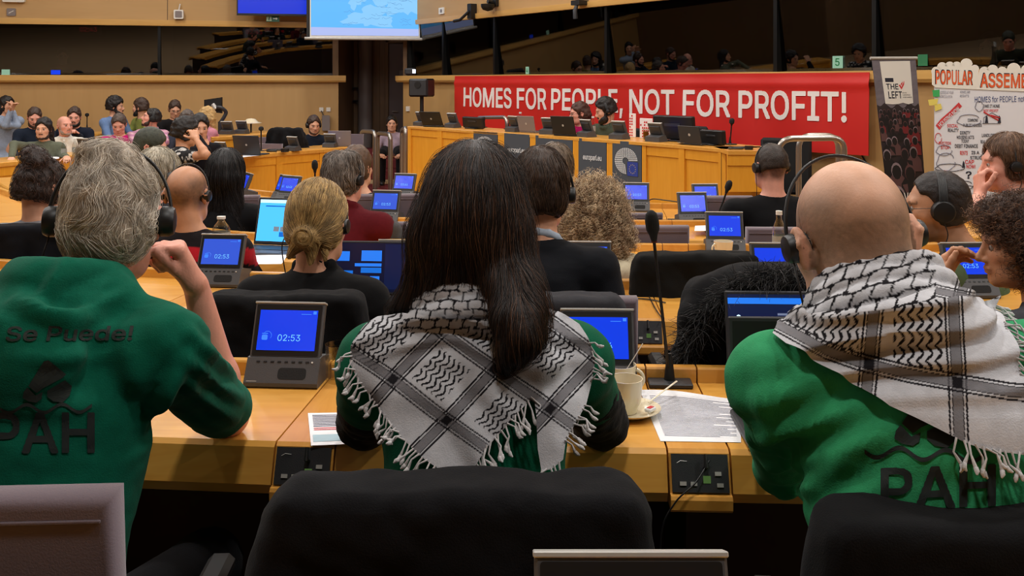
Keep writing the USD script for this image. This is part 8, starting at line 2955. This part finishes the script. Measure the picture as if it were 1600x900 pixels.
rows = 60
g = np.array([RBP(u, z) for z in np.linspace(h0 + 0.05, h1, rows) for u in (0, 1)])
q = np.array([[2 * i, 2 * i + 1, 2 * i + 3, 2 * i + 2] for i in range(rows - 1)])
v, f = arr((g, q))
M['rb_gray'] = wood('rollup_gray', lin(120, 112, 118), lin(92, 86, 92), scale=(3, 3, 6), rough=0.6, coat=0.0)
M['rb_dark'] = plain('rollup_dark', lin(44, 34, 36), 0.6)
M['rb_mid'] = plain('rollup_mid', lin(92, 62, 62), 0.6)
M['rb_red'] = plain('rollup_red', lin(120, 36, 40), 0.6)
M['rb_light'] = plain('rollup_light', lin(138, 122, 128), 0.6)
M['rb_black'] = plain('rollup_black', lin(22, 18, 20), 0.6)
M['rb_white'] = plain('rollup_white', lin(226, 222, 212), 0.6)
cl = rb.part('sheet', [(v, f), (v + [0, 0.003, 0], f[:, ::-1])], M['rb_gray'], True, world=True)
rb.part('top_rail', tube([RBP(-0.03, h1 + 0.004), RBP(1.03, h1 + 0.008)], 0.012, 8), M['silver'], 60, world=True)
rb.part('base_case', box(*(RBP(0.5, FL + 0.045)), 0.42, 0.20, 0.09, 0.015), M['silver'], 30, world=True)
rb.part('back_pole', tube([RBP(0.5, FL + 0.08, -0.03), RBP(0.5, h1, -0.02)], 0.008, 6), M['silver'], 60, world=True)
lcl = lambda m: (rb.local(m[0]), m[1])
lower = [(0, 164)] + [(u, 163 + 3 * math.sin(u * 23) + (3 if 0.2 < u < 0.7 else 0)) for u in np.linspace(0.02, 0.98, 24)] + [(1, 166), (1, 420), (0, 420)]
sub(cl, 'crowd_ground', lcl(rb_poly(lower, 0.002, '', '')), M['rb_dark'], False)
wp = [(0.17, 96), (0.86, 95), (0.86, 161), (0.74, 163), (0.62, 160.5), (0.5, 162.5), (0.36, 163), (0.2, 162)]
sub(cl, 'name_panel', lcl(rb_poly(wp, 0.0035, '', '')), M['rb_white'], False)
rg = np.random.default_rng(77)
crowd = {'rb_mid': [], 'rb_red': [], 'rb_light': [], 'rb_black': []}
for row, (py, sz) in enumerate(((174, 6), (182, 7), (192, 8.5), (204, 10), (220, 13), (240, 17), (268, 24), (305, 30))):
    nn_ = max(2, int(74 / (sz * 1.35)))
    for j in range(nn_):
        cu = (j + 0.5 + rg.uniform(-0.25, 0.25)) / nn_
        cy = py + rg.uniform(-2, 2)
        ru, rv = sz / 74 * 0.42, sz * 0.55
        el_ = lambda s, dy=0.0: [(float(np.clip(cu + ru * s * math.cos(a), 0.005, 0.995)), float(min(cy + dy + rv * s * math.sin(a), 420))) for a in np.linspace(0, 2 * np.pi, 13)[:-1]]
        off = 0.0045 + 0.0009 * row
        sh_ = [(float(np.clip(cu + x * ru * 1.9, 0.005, 0.995)), cy + y * rv) for x, y in ((-0.5, 0.5), (0.5, 0.5), (0.95, 1.3), (1.0, 3.2), (-1.0, 3.2), (-0.95, 1.3))]
        try:
            k = rg.choice(['rb_black', 'rb_black', 'rb_red', 'rb_mid'])
            crowd[k].append(rb_poly(sh_, off, '', ''))
            crowd['rb_light' if rg.random() < 0.45 else 'rb_mid'].append(rb_poly(el_(1.0), off + 0.0003, '', ''))
            crowd['rb_black'].append(rb_poly(el_(0.86, rv * 0.16), off + 0.0006, '', ''))
        except Exception:
            pass
for k, ms in crowd.items():
    sub(cl, 'crowd_print', lcl(cat(ms)), M[k], False, kind='stuff')


def rb_text(s, u0, u1, ybase, h, mat, bold=True, off=0.012):
    v2, f2 = flat_text(s, 0, 1, ybase, h, bold=bold)
    v3 = np.array([RBP(u0 + (u1 - u0) * a, EYE - (b - HZ) / FPX * d, off) for a, b in v2])
    sub(cl, 'lettering', lcl((v3, f2)), M[mat], False)


rb_text('THE', 0.26, 0.54, 139.5, 8.5, 'ink', True, 0.0045)
rb_text('LEFT', 0.29, 0.61, 153.5, 10.5, 'ink', True, 0.0045)
rb_text('IN THE', 0.63, 0.72, 146, 2, 'ink', False, 0.0045)
rb_text('EUROPEAN', 0.63, 0.80, 149.5, 2, 'ink', False, 0.0045)
rb_text('PARLIAMENT', 0.63, 0.84, 153, 2, 'ink', False, 0.0045)
sub(cl, 'small_tag', lcl(rb_poly([(0.25, 122), (0.44, 122), (0.44, 128), (0.25, 128)], 0.0045, '', '')), M['ink'], False)
sub(cl, 'check_mark', lcl(cat([rb_poly([(0.55, 133), (0.59, 132), (0.61, 136), (0.69, 126), (0.68, 132), (0.61, 140)], 0.0045, '', ''), rb_poly([(0.60, 131), (0.66, 127), (0.62, 134)], 0.005, '', '')])), M['ink_red'], False)
rb_text('VOICE', 0.42, 0.96, 315, 14, 'rb_white')
rb_text('THE', 0.30, 0.72, 333, 14, 'rb_white')
sub(cl, 'name_line', lcl(rb_poly([(0.30, 340), (0.72, 338), (0.72, 342), (0.30, 344)], 0.012, '', '')), M['rb_white'], False)

# poster
d2 = 6.9
po = Thing('poster', 'large hand drawn assembly poster with cloud shaped title, on a board at the right edge', 'poster', (*W(1560, 250, d2)[:2], FL))
yawp = math.radians(-14)
UPo = np.array([math.cos(yawp), math.sin(yawp), 0]); NPo = np.cross(UPo, UP)
po0 = W(1459, 200, d2 + 0.2)


def PP(px, py, off=0.0):
    """The point of the poster's plane that shows at a pixel, lifted off towards the hall."""
    dv = np.array([(px - 800) / FPX, 1.0, -(py - HZ) / FPX])
    p0 = po0 + NPo * off
    e = np.array([0, 0, EYE])
    t = np.dot(p0 - e, NPo) / np.dot(dv, NPo)
    return e + dv * t


def po_poly(pts, off):
    v2, f2 = flat_poly(pts)
    return np.array([PP(a, b, off) for a, b in v2]), f2


lpo = lambda m: (po.local(m[0]), m[1])
scal = []
for cx, cy, r in ((1463, 112, 8), (1472, 105, 8), (1484, 104, 8), (1495, 104, 8), (1510, 101, 10), (1523, 108, 7)):
    scal += [(cx + r * math.cos(a), cy + r * math.sin(a)) for a in np.linspace(math.pi * 0.95, math.pi * 0.05 + 2 * math.pi * 0, 7)[::1]] if False else [(cx - r * math.cos(t), cy - r * math.sin(t)) for t in np.linspace(0.15, math.pi - 0.15, 7)]
scal += [(1528, 118)]
for cx, cy, r in ((1538, 112, 8), (1551, 110, 9), (1566, 112, 8), (1584, 109, 11), (1606, 112, 12), (1630, 110, 12), (1655, 112, 13)):
    scal += [(cx - r * math.cos(t), cy - r * math.sin(t)) for t in np.linspace(0.15, math.pi - 0.15, 7)]
top = [(1456, 132), (1456, 116)] + scal + [(1668, 135), (1668, 146), (1462, 137)]
M['poster_white'] = plain('poster_white', lin(224, 224, 228), 0.75)
M['poster_cream'] = plain('poster_cream', lin(232, 228, 216), 0.75)
zf = lambda px: HZ + (EYE - FL) / PP(px, 300)[1] * FPX
board = po_poly([(1460, 136), (1668, 140), (1668, 420), (1460, 412)], 0.0)
po.part('board', [board, (board[0] - NPo * 0.012, board[1][:, ::-1])], M['poster_white'], False, world=True)
ttl = po.part('cloud_title', [po_poly(top, 0.006), (po_poly(top, 0.002)[0], po_poly(top, 0.002)[1][:, ::-1])], M['poster_cream'], False, world=True, label='cloud shaped title strip')
for e in (1470, 1600):
    a = PP(e, 405, -0.03); b = PP(e + 6, 150, -0.02); g_ = a.copy(); g_[2] = FL
    po.part('easel_leg', tube([g_, b], 0.012, 6), M['dark_wood'], 60, world=True)


def po_text(s, x0, x1, ybase, h, mat, bold=False, off=0.008, tilt=0.0, par=None, rot_=0.0):
    v2, f2 = flat_text(s, x0, x1, ybase, h, bold=bold, tilt=tilt)
    if rot_:
        c = np.array([(x0 + x1) / 2, ybase - h / 2]); a = math.radians(rot_)
        v2 = (v2 - c) @ np.array([[math.cos(a), math.sin(a)], [-math.sin(a), math.cos(a)]]) + c
    sub(par or ttl, 'lettering', lpo((np.array([PP(a, b, off) for a, b in v2]), f2)), M[mat], False)


brd = po.path + '/board'
po_text('POPULAR', 1461, 1520, 131, 22, 'ink', True, 0.0072, 1.5)
po_text('POPULAR', 1462, 1519, 130.5, 20, 'ink_orange', True, 0.0082, 1.5)
po_text('ASSEMBLY', 1531, 1630, 136, 22, 'ink', True, 0.0072, 2)
po_text('ASSEMBLY', 1532, 1629, 135.5, 20, 'ink_orange', True, 0.0082, 2)
po_text('HOMES for PEOPLE not', 1523, 1601, 160, 9, 'ink_blue', False, 0.003, -1, brd)
po_text('CITIES AT YOUR', 1470, 1490, 147, 4.5, 'ink_soft', False, 0.003, 0, brd)
po_text('A SPECULATION', 1468, 1488, 153, 4, 'ink_soft', False, 0.003, 0, brd)
po_text('HOMES ARE', 1500, 1516, 146, 4, 'ink_soft', False, 0.003, 0, brd)
po_text('RIGHTS', 1500, 1514, 152, 4, 'ink_soft', False, 0.003, 0, brd)
strip_ = [(1462, 196), (1470, 186), (1484, 174), (1498, 160), (1503, 166), (1490, 179), (1476, 192), (1468, 203)]
sub(brd, 'red_stripe', lpo(po_poly(strip_, 0.003)), M['ink_red'], False)
po_text('HOUSING NOW', 1462, 1504, 186, 6.5, 'poster_white', True, 0.005, 0, brd, -42)
for s, x0, x1, y, h, c in (('TAKE IT HOME', 1536, 1562, 168, 4.5, 'ink'), ('NOT PROFIT', 1537, 1560, 175, 4, 'ink_red'), ('SOCIAL', 1480, 1497, 199, 5, 'ink_red'), ('REALITY', 1481, 1498, 206, 5, 'ink'), ('COMMONS', 1512, 1528, 190, 4.5, 'ink'), ('PUBLIC HOUSES', 1505, 1534, 198, 4.5, 'ink'),
                         ('DIGNITY', 1500, 1516, 210, 5, 'ink'), ('HOUSING ACTS', 1495, 1522, 217, 5, 'ink'), ('TODAY', 1502, 1514, 223, 5, 'ink'), ('LANDLORD', 1534, 1556, 214, 5, 'ink'), ('REAL ESTATE', 1532, 1554, 224, 5, 'ink'), ('EVICTION', 1467, 1486, 226, 4.5, 'ink_red'), ('STOP', 1470, 1484, 233, 5, 'ink_red'),
                         ('DEBT FINANCE', 1492, 1528, 231, 5.5, 'ink'), ('IS A', 1518, 1530, 241, 5, 'ink'), ('STRUGGLE', 1516, 1544, 249, 5, 'ink'), ('RENTS', 1500, 1512, 242, 6, 'ink_red'), ('CAP', 1508, 1522, 256, 6, 'ink_red'), ('NOW!', 1510, 1524, 263, 5.5, 'ink_red'), ('JOIN', 1464, 1480, 272, 6, 'ink_red'), ('?', 1509, 1518, 279, 11, 'ink')):
    po_text(s, x0, x1, y, h, c, True, 0.003, 0, brd)
scr_ = {'ink_soft': [], 'ink_red': [], 'ink': []}
rg = np.random.default_rng(4)
for k, (cx, cy, rx, ry, m_) in enumerate(((1514, 188, 18, 9, 'ink_soft'), (1478, 253, 14, 14, 'ink_soft'), (1475, 235, 12, 8, 'ink_soft'), (1508, 290, 12, 7, 'ink'), (1530, 166, 6, 8, 'ink_soft'), (1480, 300, 14, 8, 'ink_red'), (1466, 216, 5, 8, 'ink_red'), (1512, 302, 16, 12, 'ink'), (1484, 262, 22, 6, 'ink'))):
    ring_ = [PP(cx + rx * math.cos(a) * (1 + 0.1 * math.sin(5 * a)), cy + ry * math.sin(a), 0.004) for a in np.linspace(0, 5.9, 26)]
    scr_[m_].append(tube(ring_, 0.0022, 4))
house = [PP(a, b, 0.004) for a, b in ((1535, 193), (1563, 193), (1563, 184), (1550, 176), (1537, 184), (1537, 193))]
scr_['ink'].append(tube(house, 0.002, 4))
for a, b in (((1537, 175), (1560, 188)), ((1548, 180), (1562, 184))):
    scr_['ink_red'].append(tube([PP(*a, 0.004), PP(*b, 0.004)], 0.005, 4))
for x in (1541, 1561, 1505):
    scr_['ink'].append(po_poly([(x - 2, (192 if x > 1510 else 262)), (x + 3, (192 if x > 1510 else 262)), (x + 2, (183 if x > 1510 else 254)), (x, (180 if x > 1510 else 251))], 0.004))
for k, ms in scr_.items():
    sub(brd, 'drawing', lpo(cat(ms)), M[k], False, kind='stuff')
M['note_green'] = plain('note_green', lin(60, 170, 90), 0.7)
M['note_yellow'] = plain('note_yellow', lin(228, 210, 100), 0.7)
for nm, pts, mt, lab in (('sticky_note', [(1457, 141), (1468, 140), (1468, 151), (1458, 151)], 'note_green', 'green sticky note on the left edge of the poster'), ('sticky_note', [(1450, 156), (1466, 154), (1464, 164), (1452, 165)], 'note_yellow', 'upper yellow sticky note on the left edge of the poster'), ('sticky_note', [(1460, 163), (1470, 162), (1472, 170), (1461, 174)], 'note_yellow', 'lower yellow sticky note on the left edge of the poster')):
    a = po_poly(pts, 0.012 if mt == 'note_green' else 0.010)
    single(nm, lab, 'sticky note', [a, (a[0] - NPo * 0.002, a[1][:, ::-1])], M[mt], False)

# cable hanging on the wall behind the roll up banner
single('cable', 'dark cable drooping along the wall from the banner to the roll up', 'cable', tube(smooth_path([on_right_px(1345, 240, 0.02), on_right_px(1362, 268, 0.02), on_right_px(1380, 282, 0.02), on_right_px(1400, 296, 0.02)], 6), 0.008, 6), M['black'])
# interpreters sitting in the booths
for px, py, back, side, tn, lab in ((1400, 78, 0.75, 'r', lin(90, 96, 110), 'interpreter with gray hair behind the right glass, above the roll up banner'), (1545, 75, 0.75, 'r', lin(60, 30, 30), 'interpreter in a dark top behind the glass above the poster'),
                                    (1115, 82, 0.8, 'r', lin(70, 70, 84), 'interpreter behind the right glass, above the yellowish box'), (925, 90, 0.75, 'r', lin(60, 62, 60), 'interpreter behind the right glass, above the word NOT'), (98, 88, 0.8, 'l', lin(110, 30, 50), 'interpreter in red behind the left glass')):
    a, b, n2 = (LA, LB, LN) if side == 'l' else (RA, RB, RN)
    q = cross_ray(px, a - n2 * back, b - n2 * back)
    ang = math.degrees(math.atan2(-n2[0], n2[1]))
    person(lab, (px, py, q[1]), hyaw=ang + 15, yaw=ang, hpitch=10, hair=hair_cap(0.016), hair_tone=lin(70, 66, 64), shirt=tn, floor=1.02, seat=0.10, legs=False, res=0.014, face=True)
p, yw = on_row(5, 650, None, 0.2)
t = Thing('bag', 'small black pouch lying beside the conference unit at the end of the fifth row', 'bag', p, yw)
t.part('pouch', box(0, 0, 0.03, 0.17, 0.11, 0.06, 0.025), M['black_soft'], 50)
t.part('zip', box(0, -0.02, 0.0605, 0.13, 0.004, 0.003, 0.001), M['dgray'], 20)
p, yw = on_row(5, 470, None, 0.2)
single('folder', 'closed black folder lying flat on the fifth row before the panelled desk', 'folder', rot(box(0, 0, 0.012, 0.36, 0.16, 0.022, 0.004), (0, 0, 1), yw)[0] + p, M['black'], 20) if False else single('folder', 'closed black folder lying flat on the fifth row before the panelled desk', 'folder', move(rot(box(0, 0, 0.012, 0.36, 0.16, 0.022, 0.004), (0, 0, 1), yw), p), M['black'], 20)
